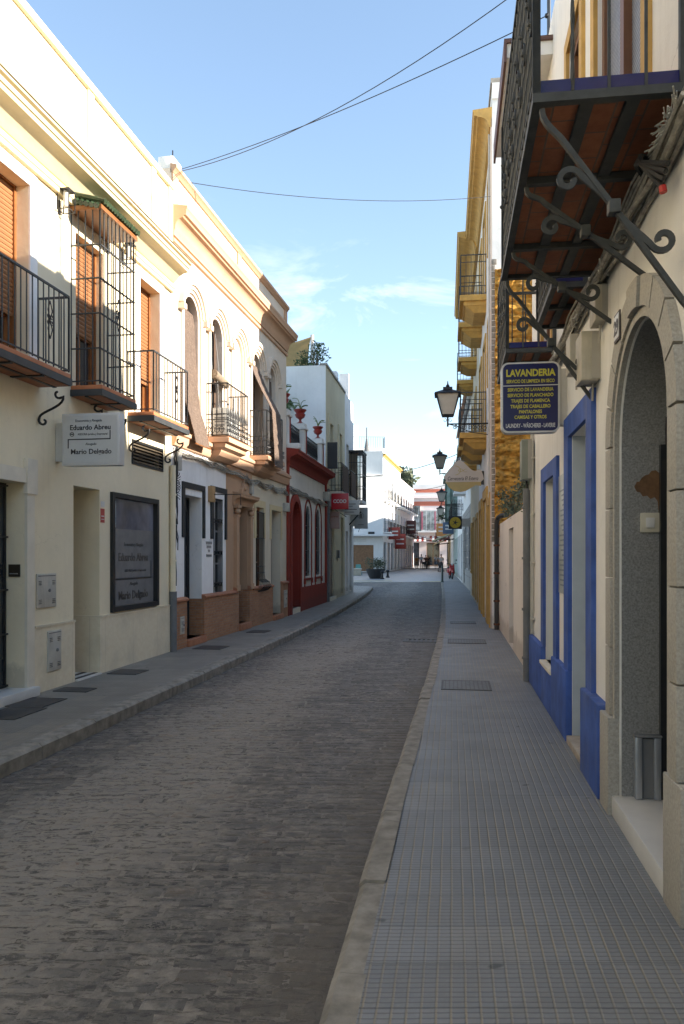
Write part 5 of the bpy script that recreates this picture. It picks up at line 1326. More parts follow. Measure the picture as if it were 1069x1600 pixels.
# beer bar sign: a fish outline
t = thing('bar_sign', 'fish shaped projecting bar sign lettered Cerveceria El Estero', 'sign', FY, (21.0, .1, 3.2))
ys2 = 21.0
def spl(pts, k=6):
    out = []; n = len(pts)
    for i in range(n):
        p0, p1, p2, p3 = [Vector(pts[(i+q) % n]) for q in (-1, 0, 1, 2)]
        for j in range(k):
            u = j/k; out.append(tuple(.5*((2*p1)+(-p0+p2)*u+(2*p0-5*p1+4*p2-p3)*u*u+(-p0+3*p1-3*p2+p3)*u**3)))
    return out
px2 = lambda n_, z: (n_, z)
up = [(1.00, 3.62), (.97, 3.82), (.84, 3.98), (.72, 4.10), (.62, 4.13), (.50, 4.04), (.36, 3.90), (.24, 3.84), (.08, 3.86), (.08, 3.50)]
top = spl(up, 5)[:46]+[(.08, 3.555)]
top = [(1.02, 3.555)]+[p for p in top if p[1] > 3.56]+[(.08, 3.555)]
lowp = [(1.01, 3.55), (.08, 3.55), (.08, 3.45), (.22, 3.47), (.34, 3.40), (.48, 3.32), (.62, 3.29), (.78, 3.32), (.92, 3.41)]
m = MB(); plate(m, top, ys2, ys2+.10); m.build('sign_upper_panel', plain('pale_pink_panel', (.58, .53, .50), .4, var=.05), t)
m = MB(); plate(m, lowp, ys2, ys2+.10); m.build('sign_lower_panel', plain('sand_panel', (.46, .36, .15), .4, var=.08), t)
m = MB(); add_text(m, 'Cerveceria El Estero', .14, lambda x, y, d: (ys2-.003-d, .56-x, 3.60+y), depth=.001, width=.80, shear=.25, bold=.001); m.build('lettering', M_txt, t)
m = MB(); m.tube([(ys2-.004, .74-.12*math.sin(a)*1.0+.10*(a-1.5)**2*.1, 3.86+.12*math.cos(a)) for a in [i*.28 for i in range(12)]], .008, 4)
m.tube([(ys2-.004, .68-.22*q, 3.86+.045*math.sin(q*5.5)) for q in [i/10 for i in range(11)]], .006, 4); m.tube([(ys2-.004, .68-.22*q, 3.86-.035*math.sin(q*5.0)) for q in [i/10 for i in range(11)]], .006, 4)
m.build('fish_emblem', plain('gold_line', (.45, .36, .06), .4), t)
m = MB(); m.box(ys2+.03, ys2+.07, 0, .08, 3.48, 3.84); m.build('wall_bracket', M_irong, t)
# second house of the row
P = thing('mustard_cornice_house', 'white house with mustard cornice and corbelled balconies next to the ochre house', 'house', F, (24.2, 0, 0))
a0, a1 = 24.2, 32.6
hs2 = [(26.2, 27.3, 8.2, 10.3, .2), (29.6, 30.7, 8.2, 10.3, .2), (26.2, 27.3, 4.75, 7.0, .2), (29.6, 30.7, 4.75, 7.0, .2), (25.2, 26.5, .12, 2.8, .3), (28.2, 29.4, .12, 2.8, .3), (30.6, 31.6, .9, 2.7, .2)]
facade(P, plaster('cream_front', (.68, .58, .42)), a0, a1, 0, 12.0, hs2); shell(P, M_wht, a0, a1, 0, 12.0, 9)
for h in hs2:
    m = MB(); surround(m, h[0], h[1], h[2], h[3], .16, .035); m.build('window_surround', M_ochre, P); glazing(P, h, M_wood, M_glass, 3, 2, .05)
m = MB(); m.sweep(moulding(11.0, 11.5, .66), a0, a1); m.build('cornice', M_ochre, P)
for a, b in ((26.0, 27.5), (29.4, 30.9)): simple_balcony(P, M_ochre, a, b, .60, 4.68, depth=.25); simple_balcony(P, M_ochre, a, b, .60, 8.12, depth=.25)
# ================================================================== single storey red trimmed house
F = F3
R = thing('red_trimmed_house', 'single storey white house with oxblood trim, arched windows and roof balustrade', 'house', F, (21.0, 0, 0))
a0, a1 = 21.0, 27.25
rd = (21.5, 22.6, .14, 3.10, .30, True); rw = [(23.65, 24.4, .98, 3.10, .16, True), (25.4, 26.15, .98, 3.10, .16, True)]
M_rw = plaster('chalky_white', (.78, .75, .70), (.36, .30, .26), .5)
facade(R, M_rw, a0, a1, 0, 4.30, [rd]+rw); shell(R, M_rw, a0, a1, 0, 4.30, 8)
m = MB(); m.box(a0+.2, rd[0]-.0, 0, .05, 0, .68); m.box(rd[1], a1, 0, .05, 0, .68); m.build('plinth', M_red, R)
m = MB(); m.ring(arch_pts(rd[0]-.2, rd[1]+.2, 0, rd[3]+.2), arch_pts(rd[0], rd[1], 0, rd[3]), 0, .07); m.build('door_surround', M_red, R)
m = MB(); m.box(a0, a0+.14, 0, .06, 0, 4.15); m.box(a1-.16, a1, 0, .06, .68, 4.15); m.box(a0+.16, a0+.2, 0, .04, 0, 4.15); m.build('corner_pilaster', M_red, R)
glazing(R, rd, M_red, M_red, 3, 2, .06, name='door', arched=True)
m = MB(); m.box(rd[1]-.012, rd[1], -.29, 0, .14, rd[3]-.55); m.box(rd[0], rd[0]+.012, -.29, 0, .14, rd[3]-.55); m.ring(arc(22.05, 2.55, .55, math.pi, 0, 16), arc(22.05, 2.55, .538, math.pi, 0, 16), -.29, 0); m.build('door_reveal', M_red, R)
m = MB(); m.box(rd[0], rd[1], -.3, .06, 0, .14); m.build('door_step', M_stone, R)
for h in rw:
    m = MB(); m.ring(arch_pts(h[0]-.20, h[1]+.20, .62, h[3]+.20), arch_pts(h[0]-.15, h[1]+.15, .62, h[3]+.15), 0, .03); m.box(h[0]-.26, h[1]+.26, 0, .05, .86, .92); m.box(h[0]-.26, h[0]-.16, .0, .05, .76, .86); m.box(h[1]+.16, h[1]+.26, .0, .05, .76, .86); m.build('window_outline', M_red, R)
    glazing(R, h, M_blackf, M_glass, 3, 2, .05, arched=True)
    m = MB()
    for i in range(6): y = h[0]+.03+(h[1]-h[0]-.06)*i/5; m.tube([(y, -.03, h[2]), (y, -.03, h[3]-.375+math.sqrt(max(0, .375**2-(y-(h[0]+h[1])/2)**2)))], .009, 4)
    for z in (1.1, 1.75, 2.5): m.box(h[0], h[1], -.045, -.02, z-.01, z+.01)
    m.build('window_grille', M_ironb, R)
m = MB(); m.sweep([(n_, z) for n_, z in moulding(4.0, 4.42, .33)], a0, a1+.0, 0, .5); m.build('cornice', M_red, R)
m = MB(); m.cbox(a0+.0, a0+.30, .02, .36, 4.42, 4.58, .05); m.build('cornice_cap', M_rw, R)
pc = [21.25, 23.55, 26.55]
for y in pc:
    m = MB(); m.box(y-.17, y+.17, -.30, .02, 4.4, 5.32); m.build('balustrade_post', M_rw, R)
    MB().box(y+.06, y+.17, .02, .035, 4.44, 5.32).build('post_stripe', M_red, R)
    m = MB(); m.box(y-.22, y+.22, -.35, .07, 5.32, 5.38); m.box(y-.18, y+.18, -.31, .03, 5.38, 5.50); m.build('post_cap', M_rw, R)
for ya_, yb_ in ((21.44, 23.36), (23.74, 26.36)):
    m = MB(); k = int((yb_-ya_)/.17)
    for z in (4.48, 4.62, 5.18, 5.28): m.box(ya_, yb_, -.16, -.12, z-.012, z+.012)
    for i in range(k+1): y = ya_+(yb_-ya_)*i/k; m.tube([(y, -.14, 4.5), (y, -.14, 4.75), (y, -.14, 4.85), (y, -.14, 5.28)], [.012, .012, .03, .012], 5)
    for i in range(k):
        y = ya_+(yb_-ya_)*(i+.5)/k; m.tube([(y+.06*math.cos(t*.8), -.14, 5.0+.11*math.sin(t*.8)) for t in range(8)], .012, 4, closed=True)
    m.build('roof_railing', M_ironb, R)
def urn(label, y, seed, sc_=1.0):
    t = thing('urn', label, 'urn', F3, (y, -.14, 5.50), 'red urns on the roof balustrade')
    m = MB(); F_ = CT[t.name]
    pr = [(.10, 0), (.11, .03), (.05, .06), (.035, .12), (.05, .15), (.13, .20), (.16, .28), (.12, .33), (.15, .36), (.19, .41), (.185, .43), (.15, .42)]
    m.lathe(y, -.14, [(r*sc_, 5.50+z*sc_) for r, z in pr], 16); m.build('pot', M_pot, t)
    rr = random.Random(seed); m = MB()
    for i in range(6):
        a = rr.uniform(-.9, .9); L_ = rr.uniform(.2, .50) if i else .62; pts = [(y+a*q*L_*.5, -.14+(rr.uniform(-.1, .25) if q else 0)*q*.3+q*q*.18*(1 if i % 2 else -1), 5.50+.40*sc_+L_*(q-.45*q**3)) for q in [j/6 for j in range(7)]]
        m.tube(pts, [.03*(1-.5*j/6) for j in range(7)], 5, flat=.5)
    m.build('plant', plain('aloe_green', (.13, .20, .04), .5, var=.3), t)
urn('red urn with arching aloe on the middle balustrade post', 23.55, 3); urn('red urn with spiky aloe on the furthest balustrade post', 26.55, 4, .95); urn('red urn half hidden behind the arched window house', 21.25, 5)
cables('cable_bundle', F3, 21.3, 27.2, .03, 3.42, 3.35, 9, M_cable, 'old cable bundle draped above the arched windows of the red trimmed house', seed=14, sag=.06, r=.016, grp='old cable bundles on the walls')
small_box('pale box at the far end of the red trimmed house under its cornice', F3, 26.9, .0, 3.45, .3, .3, .2)
t = thing('roof_sail', 'sand coloured shade sail stretched over the roof terrace', 'shade sail', None, (-2.2, 31, 9))
m = MB(); vs = []; 
for i in range(13):
    for j in range(9):
        u, v = i/12, j/8; x_ = -4.2+3.0*u-.15*math.sin(v*3.14)*u; y_ = 30.5+v*2.5; z = 9.75-1.5*v+.55*u*(1-v)*.0-.25*math.sin(u*3.14)*(1-v)+.25*u*(1-v)
        vs.append((x_, y_-1.8*0, z if v > 0 else z))
m.add(vs, [(i*9+j, i*9+j+1, (i+1)*9+j+1, (i+1)*9+j) for i in range(12) for j in range(8)]); m.build('sail_cloth', plain('sand_canvas', (.60, .43, .20), .8, var=.1), t, recalc=False)
m = MB(); m.tube([(-1.15, 30.6, 8.1), (-1.15, 30.6, 10.1)], .07, 8); m.build('sail_post', M_gyps, t)

# ================================================================== beige house and its white neighbour
F = F4
C = thing('beige_tall_house', 'tall beige house with blank white side wall above the red urns', 'house', F, (27.3, 0, 0))
a0, a1 = 27.3, 32.1; Hc = 8.15
M_be = plaster('beige_front', (.70, .64, .47), (.32, .28, .22), .4)
hc = [(27.95, 29.3, .12, 3.3, .12), (31.0, 31.7, .1, 3.1, .25), (28.05, 28.8, 3.95, 6.3, .22), (30.4, 31.1, 3.95, 6.3, .22)]
facade(C, M_be, a0, a1, 0, Hc, hc); shell(C, M_wht, a0, a1, 0, Hc, 10)
MB().box(a0-.02, a1, -.2, .05, Hc, Hc+.07).build('parapet_cap', plain('grey_cap', (.30, .28, .25)), C)
slats(C, plain('rolled_steel_shutter', (.24, .20, .17), .5, .4), hc[0][0], hc[0][1], .12, 3.3, -.10, .09, 'shop_shutter')
m = MB(); m.box(hc[0][0], hc[0][1], -.1, .08, 0, .12); m.build('shop_step', M_stone, C); door(C, hc[1], M_blackf)
for h in hc[2:]:
    m = MB(); surround(m, h[0], h[1], h[2], h[3], .2, .04, wt=.3); m.build('window_surround', M_be, C); slats(C, plain('brown_slats', (.16, .12, .09)), h[0], h[1], h[2], h[3], -.15, .09)
for a, b in ((27.85, 29.5), (30.2, 31.7)):
    o = simple_balcony(C, M_stone, a, b, .50, 3.85, 1.0, corb=False, rm=M_ironb, step=.13)
    m = MB(); m.box(a+.04, b-.04, .50, .512, 3.9, 4.78); m.build('reed_screen', plain('brown_reed_screen', (.11, .065, .04), .9, var=.3, scale=30), o)
m = MB(); m.tube([(a0+.12, .06, 0), (a0+.12, .06, 3.9)], .06, 8); m.build('drainpipe', M_grey, C)
m = MB(); m.box(27.0, 27.05, .1, .45, 4.55, 5.45); m.build('side_shutter', M_blackf, C)
small_box('dark square letter box by the steel shutter of the beige house', F4, 29.9, 0, 1.5, .3, .3, .1, mat=M_blackf)
# terrace plants
def bush(name, label, loc, r, n, mat, stemh=.6, seed=1, grp=None, s=(.07, .15), sq=(1, 1, 1)):
    t = thing(name, label, 'plant', None, loc, grp); rr = random.Random(seed); m = MB(); st = MB()
    for i in range(7):
        a = rr.uniform(0, 6.28); d = rr.random()*.6*r; c_ = (loc[0]+d*math.cos(a)*sq[0], loc[1]+d*math.sin(a)*sq[1], loc[2]+stemh+rr.uniform(0, r)*sq[2])
        st.tube([loc, ((loc[0]+c_[0])/2+rr.uniform(-.1, .1), (loc[1]+c_[1])/2, (loc[2]+c_[2])/2), c_], [.03, .02, .01], 5)
        leaves(m, c_[0], c_[1], c_[2], r*.5, r*.5, r*.45, n//7, s[0], s[1], rr)
    m.build('foliage', mat, t, smooth=0, recalc=False); st.build('stems', plain('dry_stem', (.10, .08, .05), .9), t); return t
bush('terrace_shrub', 'dark leafy shrub beside the pale post on the roof terrace', (-1.4, 29.6, Hc), .55, 520, M_leaf, .35, 2, 'shrubs on the roof terrace')
bush('terrace_shrub', 'loose shrub at the street corner of the roof terrace', (-.98, 29.4, Hc), .6, 420, M_leaf, .7, 3, 'shrubs on the roof terrace')
bush('terrace_shrub', 'bushy shrub in front of the sand shade sail', (-2.15, 29.6, Hc), .22, 110, M_leafg, .1, 4, 'shrubs on the roof terrace')
bush('terrace_shrub', 'small shrub hanging over the street edge of the terrace', (-.42, 31.4, Hc), .42, 260, M_leaf, .1, 6, 'shrubs on the roof terrace')
bush('palm_leaf_plant', 'banana like plant leaning out behind the arched window house', (-2.05, 26.9, 6.2), .5, 60, plain('banana_green', (.10, .15, .04), .5, var=.3), .3, 9, None, (.25, .5))
D = thing('white_corner_house', 'narrow white house with dark glazed bay at the end of the left row', 'house', F, (32.1, 0, 0))
a0, a1 = 32.1, 34.9
hd = [(32.6, 33.3, 4.4, 6.2, .2), (33.6, 34.3, .1, 2.9, .3), (32.5, 33.1, .1, 2.6, .3)]
facade(D, M_wht, a0, a1, 0, 8.2, hd); shell(D, M_wht, a0, a1, 0, 8.2, 10)
glazing(D, hd[0], M_blackf, M_glass); door(D, hd[1], M_blackf); door(D, hd[2], M_wood)
m = MB(); m.cbox(a0+.5, a0+1.0, -.9, -.4, 8.2, 9.2, .03); m.box(a0+1.9, a0+2.2, -.5, -.1, 8.2, 9.4); m.build('chimney', M_wht, D)
o = MB(); o.box(33.3, 34.7, 0, .60, 3.8, 3.92); o = o.build('bay_window', M_wht, D)
m = MB()
for (pa, pb) in (((33.32, 0), (33.32, .58)), ((33.32, .58), (34.68, .58)), ((34.68, .58), (34.68, 0))):
    L_ = math.dist(pa, pb); k = round(L_/.12)
    for i in range(k+1): q = i/k; m.tube([(pa[0]+(pb[0]-pa[0])*q, pa[1]+(pb[1]-pa[1])*q, 3.92), (pa[0]+(pb[0]-pa[0])*q, pa[1]+(pb[1]-pa[1])*q, 5.95)], .014, 4)
    for z in (4.0, 4.5, 5.0, 5.5, 5.9): m.tube([(pa[0], pa[1], z), (pb[0], pb[1], z)], .016, 4)
m.build('bay_grille', M_ironb, o); MB().box(33.3, 34.7, 0, .62, 5.95, 6.02).build('bay_roof', M_blackf, o); MB().box(33.5, 34.5, -.02, .35, 3.95, 5.9).build('pane', glass('amber_glass', (.16, .12, .08), .2), o)
m = MB(); m.tube([(34.2, 0.0, 3.3), (34.2, .5, 3.3), (34.2, .3, 2.6)], .012, 4)
for i in range(3): m.tube([(33.4+i*.12, .0, 2.9), (33.4+i*.12, .5, 3.45)], .016, 4)
m.build('awning_arms', M_ironb, D)
# signs on the left row
def proj_sign(name, label, F, y, n0, n1, z0, z1, mat, d=.14, grp=None):
    t = thing(name, label, 'sign', F, (y, n0, z0), grp); m = MB(); m.cbox(y, y+d, n0, n1, z0, z1, .015); m.build('sign_box', mat, t)
    m = MB(); m.box(y+.04, y+.10, .0, n0, z0+.1, z1-.1); m.build('wall_bracket', M_gyps, t); return t
def sgt(t, y, xs, z, body, size, w_, mat, name='lettering', side=1, bold=0):
    m = MB(); add_text(m, body, size, lambda x, yy, d: (y-.004-d, xs+x*side, z+yy), depth=.0015, width=w_, bold=bold); return m.build(name, mat, t)
t = proj_sign('union_sign', 'red projecting union sign lettered CCOO at the beige house', F4, 27.5, .16, .76, 3.20, 3.75, plain('sign_red', (.50, .02, .03), .35, var=.05, bmp=0)); sgt(t, 27.5, .46, 3.42, 'CCOO', .17, .46, M_white, bold=.006)
t = proj_sign('office_sign', 'white projecting sign with grey lines next to the red union sign', F4, 29.6, .30, .88, 3.12, 3.66, M_white)
m = MB(); [m.box(29.594, 29.599, .34+.0, .34+w_, z, z+.03) for z, w_ in ((3.5, .42), (3.42, .3), (3.3, .46), (3.2, .36))]; m.build('print_lines', M_grey, t)
t = proj_sign('shop_sign', 'pale grey hanging sign with an emblem below the dark bay', F4, 34.0, .15, .72, 2.75, 3.65, plain('greyish_sign', (.42, .44, .46), .4))
m = MB(); m.tube([(33.993, .43+.13*math.cos(i*.6), 3.3+.13*math.sin(i*.6)) for i in range(11)], .012, 4, closed=True); m.box(33.99, 33.996, .3, .56, 2.9, 2.93); m.box(33.99, 33.996, .37, .49, 3.2, 3.38); m.build('emblem', M_grey, t)
t = proj_sign('shop_sign', 'small faded pink sign over the steel shutter', F4, 28.1, .02, .36, 2.55, 3.15, plain('faded_pink_sign', (.42, .30, .28), .5)); sgt(t, 28.1, .19, 2.95, 'abierto', .09, .26, M_red); 
m = MB(); m.tube([(28.1, 0, 3.35), (28.9, .5, 3.0)], .012, 4); m.build('sign_stay', M_ironb, t)

# ================================================================== far right row
F = FQ
Q = thing('bank_house', 'grey stone bank front with gridded shutters on the right side', 'house', F, (32.8, 0, 0))
a0, a1 = 32.8, 46
M_gst = brickmat('grey_ashlar', (.36, .35, .33), (.40, .39, .37), (.22, .21, .2), 1.2, .6, .02)
facade(Q, M_gst, a0, a1, 0, 3.9, [(33.4, 37.0, .9, 3.3, .12), (37.8, 41.4, .9, 3.3, .12), (42.2, 43.6, .1, 3.0, .2)], name='stone_front')
facade(Q, M_wht, a0, a1, 3.9, 8.4, [(36, 37, 5.2, 7.2, .15), (41, 42, 5.2, 7.2, .15)]); shell(Q, M_wht, a0, a1, 0, 8.4, 10)
for h in ((33.4, 37.0, .9, 3.3, .12), (37.8, 41.4, .9, 3.3, .12)): glazing(Q, h, M_alu, glass('bank_glass', (.2, .2, .2), .3), 4, 7, .05, name='window')
door(Q, (42.2, 43.6, .1, 3.0, .2), M_blackf); [glazing(Q, h, M_blackf, M_glass) for h in ((36, 37, 5.2, 7.2, .15), (41, 42, 5.2, 7.2, .15))]
m = MB(); m.add([(a0, -8, 8.4), (a0, .2, 8.4), (a0, -4, 10.6), (a1, -8, 8.4), (a1, .2, 8.4), (a1, -4, 10.6)], [(0, 1, 2), (3, 4, 5), (1, 2, 5, 4), (0, 2, 5, 3)]); m.build('gable_roof', M_wht, Q)
m = MB(); m.add([(a0-.1, .35, 8.36), (a0-.1, -4, 10.66), (a1, -4, 10.66), (a1, .35, 8.36), (a0-.1, .35, 8.46), (a0-.1, -4, 10.76), (a1, -4, 10.76), (a1, .35, 8.46)], [(0, 1, 2, 3), (4, 5, 6, 7), (0, 1, 5, 4), (0, 3, 7, 4), (1, 2, 6, 5)]); m.build('roof', M_tileroof, Q)
simple_balcony(Q, M_wht, 35.6, 37.4, .6, 4.9, 1.1, corb=False); simple_balcony(Q, M_wht, 40.6, 42.4, .6, 4.9, 1.1, corb=False)
t = proj_sign('bank_sign', 'black square bank sign with yellow disc and dark star mark', F, 33.4, .42, .98, 2.72, 3.26, M_blackp, .1)
m = MB(); plate(m, [(.70+.235*math.cos(i*.2618), 2.99+.235*math.sin(i*.2618)) for i in range(24)], 33.39, 33.399); m.build('yellow_disc', plain('bank_yellow', (.60, .42, .02), .4, bmp=0), t)
m = MB()
for k in range(5):
    a = math.radians(90+72*k+14); plate(m, [(.70+.03*math.cos(a+1.57), 2.99+.03*math.sin(a+1.57)), (.70+.15*math.cos(a), 2.99+.15*math.sin(a)), (.70+.03*math.cos(a-1.57), 2.99+.03*math.sin(a-1.57))], 33.384, 33.389)
m.build('star_mark', M_txt, t)
def generic(name, label, F, a0, a1, H_, mat, floors, trim=None, depth=10, bal=(), gmat=None, wname='window', dn=1, fh=3.1, ww=1.0, shopz=2.9, cor=None):
    t = thing(name, label, 'house', F, (a0, 0, 0)); hs_ = []; n = max(1, int((a1-a0)/2.6)); st = (a1-a0)/n
    for f in range(floors):
        zb = 3.9+fh*f+(.0 if (f in bal) else .7)
        for i in range(n): c = a0+st*(i+.5); hs_.append((c-ww/2, c+ww/2, zb, 3.9+fh*f+2.2, .18))
    gs = []
    for i in range(n): c = a0+st*(i+.5); gs.append((c-st*.32, c+st*.32, .08, shopz, .25))
    hs_ = [h for h in hs_ if h[3] < H_-.5]
    facade(t, mat, a0, a1, 0, H_, hs_+gs); shell(t, mat, a0, a1, 0, H_, depth)
    for i, h in enumerate(hs_): glazing(t, h, trim or M_blackf, M_glass, 2, 2, .06)
    for i, h in enumerate(gs): glazing(t, h, M_wood if i % 2 else M_blackf, M_glass, 1, 2, .08, name='shop_front')
    m = MB(); m.sweep(moulding(H_-.6, H_-.25, .25), a0, a1); m.build('cornice', cor or mat, t)
    for f in bal:
        for i in range(n):
            c = a0+st*(i+.5)
            if 3.9+fh*f+2.2 < H_-.5: simple_balcony(t, M_wht, c-ww/2-.25, c+ww/2+.25, .6, 3.88+fh*f, 1.0, corb=False, rm=M_ironb, step=.16)
    return t
M_aq = plaster('pale_green_render', (.50, .58, .54)); M_yel = plaster('pale_yellow_render', (.70, .58, .34)); M_lil = plaster('lilac_white_render', (.76, .70, .74))
generic('white_balcony_house', 'white house with iron balconies beyond the stone bank front', FQ, 46, 56, 8.0, M_wht, 1, bal=(0,))
generic('pale_green_house', 'pale green house beside the plaza on the right row', FQ, 56, 70, 8.6, M_aq, 1, bal=(0,))
generic('narrow_white_house', 'narrow white house by the parked scooter end of the right row', FQ, 70, 84, 7.6, M_wht, 1, bal=(0,))
generic('yellow_far_house', 'pale yellow house at the far end of the right row', FQ, 84, 104, 9.5, M_yel, 2, bal=(0,))
# glazed green gallery box high on the right row
t = thing('glass_gallery', 'dark green glazed gallery box jutting from the pale green house', 'gallery', FQ, (58, 0, 4.2))
m = MB()
for z in (4.2, 5.3, 7.0): m.box(57.9, 60.6, 0, .85, z-.07, z+.07)
for y in (57.95, 59.2, 60.5): m.box(y-.05, y+.05, .75, .85, 4.27, 6.93)
m.box(57.9, 58.0, .4, .48, 4.27, 6.93); m.build('gallery_frame', plain('bottle_green', (.03, .09, .07), .4), t); MB().box(57.97, 60.5, .0, .78, 4.28, 6.92).build('pane', glass('green_glass', (.18, .28, .26), .15), t)
MB().box(57.7, 60.8, 0, 1.0, 7.07, 7.2).build('gallery_roof', plain('bottle_green', (.03, .09, .07), .4), t)

# ================================================================== across the plaza
E0 = FrC(-14, 74.0, 0.10)
E = thing('plaza_corner_house', 'blank white corner house on the plaza with broad timber door and flat canopy', 'house', E0, (0, 0, 0))
M_wE = plaster('plaza_white', (.78, .77, .75), (.5, .48, .44), .2)
dE = (14.9, 17.1, .1, 2.6, .15)
facade(E, M_wE, 0, 18.0, 0, 9.2, [dE]); shell(E, M_wE, 0, 18.0, 0, 9.2, 12)
door(E, dE, plain('timber_door', (.26, .14, .07), .6, var=.3), 3)
MB().box(12.5, 18.9, 0, .9, 3.45, 3.62).build('canopy', M_wE, E)
m = MB(); m.box(14.4, 17.9, .0, .05, 2.85, 3.3); q = m.build('fascia_board', M_wE, E)
m = MB(); [m.box(14.6, 16.4, .05, .06, z, z+.03) for z in (2.92, 3.02, 3.12, 3.22)]; m.build('fascia_lines', M_gyps, q)
MB().cbox(16.5, 17.1, .4, .7, 3.62, 3.85, .02).build('floodlight', M_blackf, E)
for z in (2.7, 3.7): sb('air_grille', M_blackf, E, 13.3, 14.3, .0, .3, z, z+.8)
MB().box(-.1, 18.1, -12, .06, 9.2, 9.32).build('parapet_cap', M_wE, E)
t = thing('parasol', 'closed grey parasol standing on the white terrace roof', 'parasol', E0, (16.6, -1.2, 9.2))
m = MB(); m.tube([(16.6, -1.2, 9.2), (16.6, -1.2, 14.0)], .06, 6); m.build('pole', M_ironb, t)
m = MB(); m.tube([(16.6, -1.2, 9.9), (16.6, -1.2, 10.3), (16.6, -1.2, 11.2), (16.6, -1.2, 12.9)], [.42, .50, .34, .09], 9); m.build('folded_canopy', plain('grey_canvas', (.16, .16, .16), .9), t)
t = thing('terrace_railing', 'thin iron railing with hanging posts on the roofs above the dark bay', 'railing', FrC(-1, 60, 0), (0, 0, 0))
Tt = thing('terrace_house', 'white stepped house with roof terrace behind the plaza corner house', 'house', FrC(-12, 88, .05), (0, 0, 0))
fT = CT[Tt.name][0]; facade(Tt, M_wE, 0, 17, 0, 13.6, [(13.0, 13.9, 10.6, 12.4, .2), (9.6, 10.5, 10.6, 12.4, .2)]); shell(Tt, M_wE, 0, 17, 0, 13.6, 10)
m = MB(); m.box(8, 14, -6, -2, 13.6, 16.5); m.build('stair_tower', M_wE, Tt); [glazing(Tt, h, M_blackf, M_glass) for h in ((13.0, 13.9, 10.6, 12.4, .2), (9.6, 10.5, 10.6, 12.4, .2))]
bpy.data.objects.remove(t)
rail(Tt, 'roof_railing', M_ironb, 12.2, 16.8, -1.5, -.2, 13.6, 14.9, .25, r=.02)
# the street leading on: left-hand row
xs, ys_0 = E0.world(18.0)[:2]
GF = FrC(xs, ys_0, math.atan2(30, 5.6), 1)
generic('long_white_house', 'long white house with iron balconies and red shop signs beyond the plaza', GF, .05, 15, 11.6, M_wE, 2, bal=(0, 1), cor=M_ochre)
generic('white_far_house', 'white house with ochre trimmed parapet further down the left side', GF, 15, 31, 10.4, M_lil, 2, bal=(0, 1))
for (y, z0, z1, lab, mt) in ((3.0, 3.2, 4.4, 'red ornate shop sign near the plaza corner', M_pot), (8.5, 2.3, 3.9, 'red and white shop sign further down the street', M_pot), (20.0, 4.2, 5.8, 'dark round hanging sign below a white balcony', plain('dark_maroon', (.08, .02, .02), .5))):
    t = proj_sign('shop_sign', lab, GF, y, .15, 1.3, z0, z1, mt, .2, 'far shop signs')
    m = MB(); [m.box(y-.01, y, .3, 1.1, z0+(z1-z0)*q, z0+(z1-z0)*q+.14) for q in (.3, .6)]; m.build('print_lines', M_white, t)
t = thing('shop_awning', 'white sloping awning over the street cafe front', 'awning', GF, (30.0, 0, 3.4))
m = MB(); m.add([(24, 0, 4.6), (24, 3.6, 3.4), (31, 3.6, 3.4), (31, 0, 4.6), (24, 0, 4.5), (24, 3.6, 3.25), (31, 3.6, 3.25), (31, 0, 4.5)], [(0, 1, 2, 3), (4, 5, 6, 7), (0, 1, 5, 4), (1, 2, 6, 5), (2, 3, 7, 6)]); m.build('awning_cloth', M_wE, t)
m = MB(); m.tube([(24.2, 0, 4.0), (24.2, 3.5, 3.3)], .04, 5); m.tube([(30.8, 0, 4.0), (30.8, 3.5, 3.3)], .04, 5); m.build('awning_arm', M_ironb, t)
# end of the street: row across
HF = FrC(7.5, 118, -.12)
generic('striped_house', 'white house with coral stripes and glazed balconies closing the street', HF, 1.5, 10.5, 10.4, plaster('rosy_white', (.78, .68, .66)), 0, trim=M_white, ww=1.7, shopz=3.5)
t = thing('roof_storey', 'set back red striped top storey above the striped house', 'roof storey', HF, (2.5, -1, 10.4))
M_str = plain('coral_stripe', (.55, .16, .10), .8)
MB().box(3.0, 9.5, -7, -1.0, 10.4, 12.2).build('wall', M_wE, t); MB().box(3.0, 9.5, -1.0, -.93, 11.0, 11.5).build('stripe_band', M_str, t)
t = thing('front_gallery', 'tall dark framed glazed gallery on the striped house', 'gallery', HF, (3.4, 0, 5.3)); m = MB(); a, b = 2.8, 4.1
for z in (5.3, 6.4, 7.6, 8.9): m.box(a, b, 0, .7, z-.05, z+.05)
for y in (a+.04, (a+b)/2, b-.04): m.box(y-.04, y+.04, .62, .70, 5.35, 8.85)
m.build('gallery_frame', M_grey, t); MB().box(a+.03, b-.03, 0, .64, 5.34, 8.86).build('pane', glass('pale_gallery_glass', (.35, .37, .36), .15), t)
t = thing('front_gallery', 'wide white framed gallery with pink jambs on the striped house', 'gallery', HF, (5.8, 0, 5.3)); m = MB(); a, b = 4.3, 8.4
for z in (5.3, 8.2): m.box(a, b, 0, .55, z-.08, z+.08)
for i in range(7): y = a+.05+(b-a-.1)*i/6; m.box(y-.05, y+.05, .48, .56, 5.38, 8.12)
m.build('gallery_frame', M_white, t); MB().box(a+.03, b-.03, 0, .50, 5.38, 8.12).build('pane', glass('pale_gallery_glass', (.35, .37, .36), .15), t)
m = MB(); [m.box(y-.09, y+.09, .56, .60, 5.4, 8.1) for y in (4.4, 6.3, 8.2)]; m.build('pink_jamb', plain('pink_paint', (.45, .10, .16), .7), t)
m = MB(); m.box(2.0, 10.3, 0, .02, 8.6, 9.5); t = thing('stripe_panel', 'coral stripe band painted along the top of the striped house', 'band', HF, (6, 0, 8.6)); MB().box(2.0, 10.3, .0, .03, 8.95, 9.6).build('stripe_band', M_str, t)
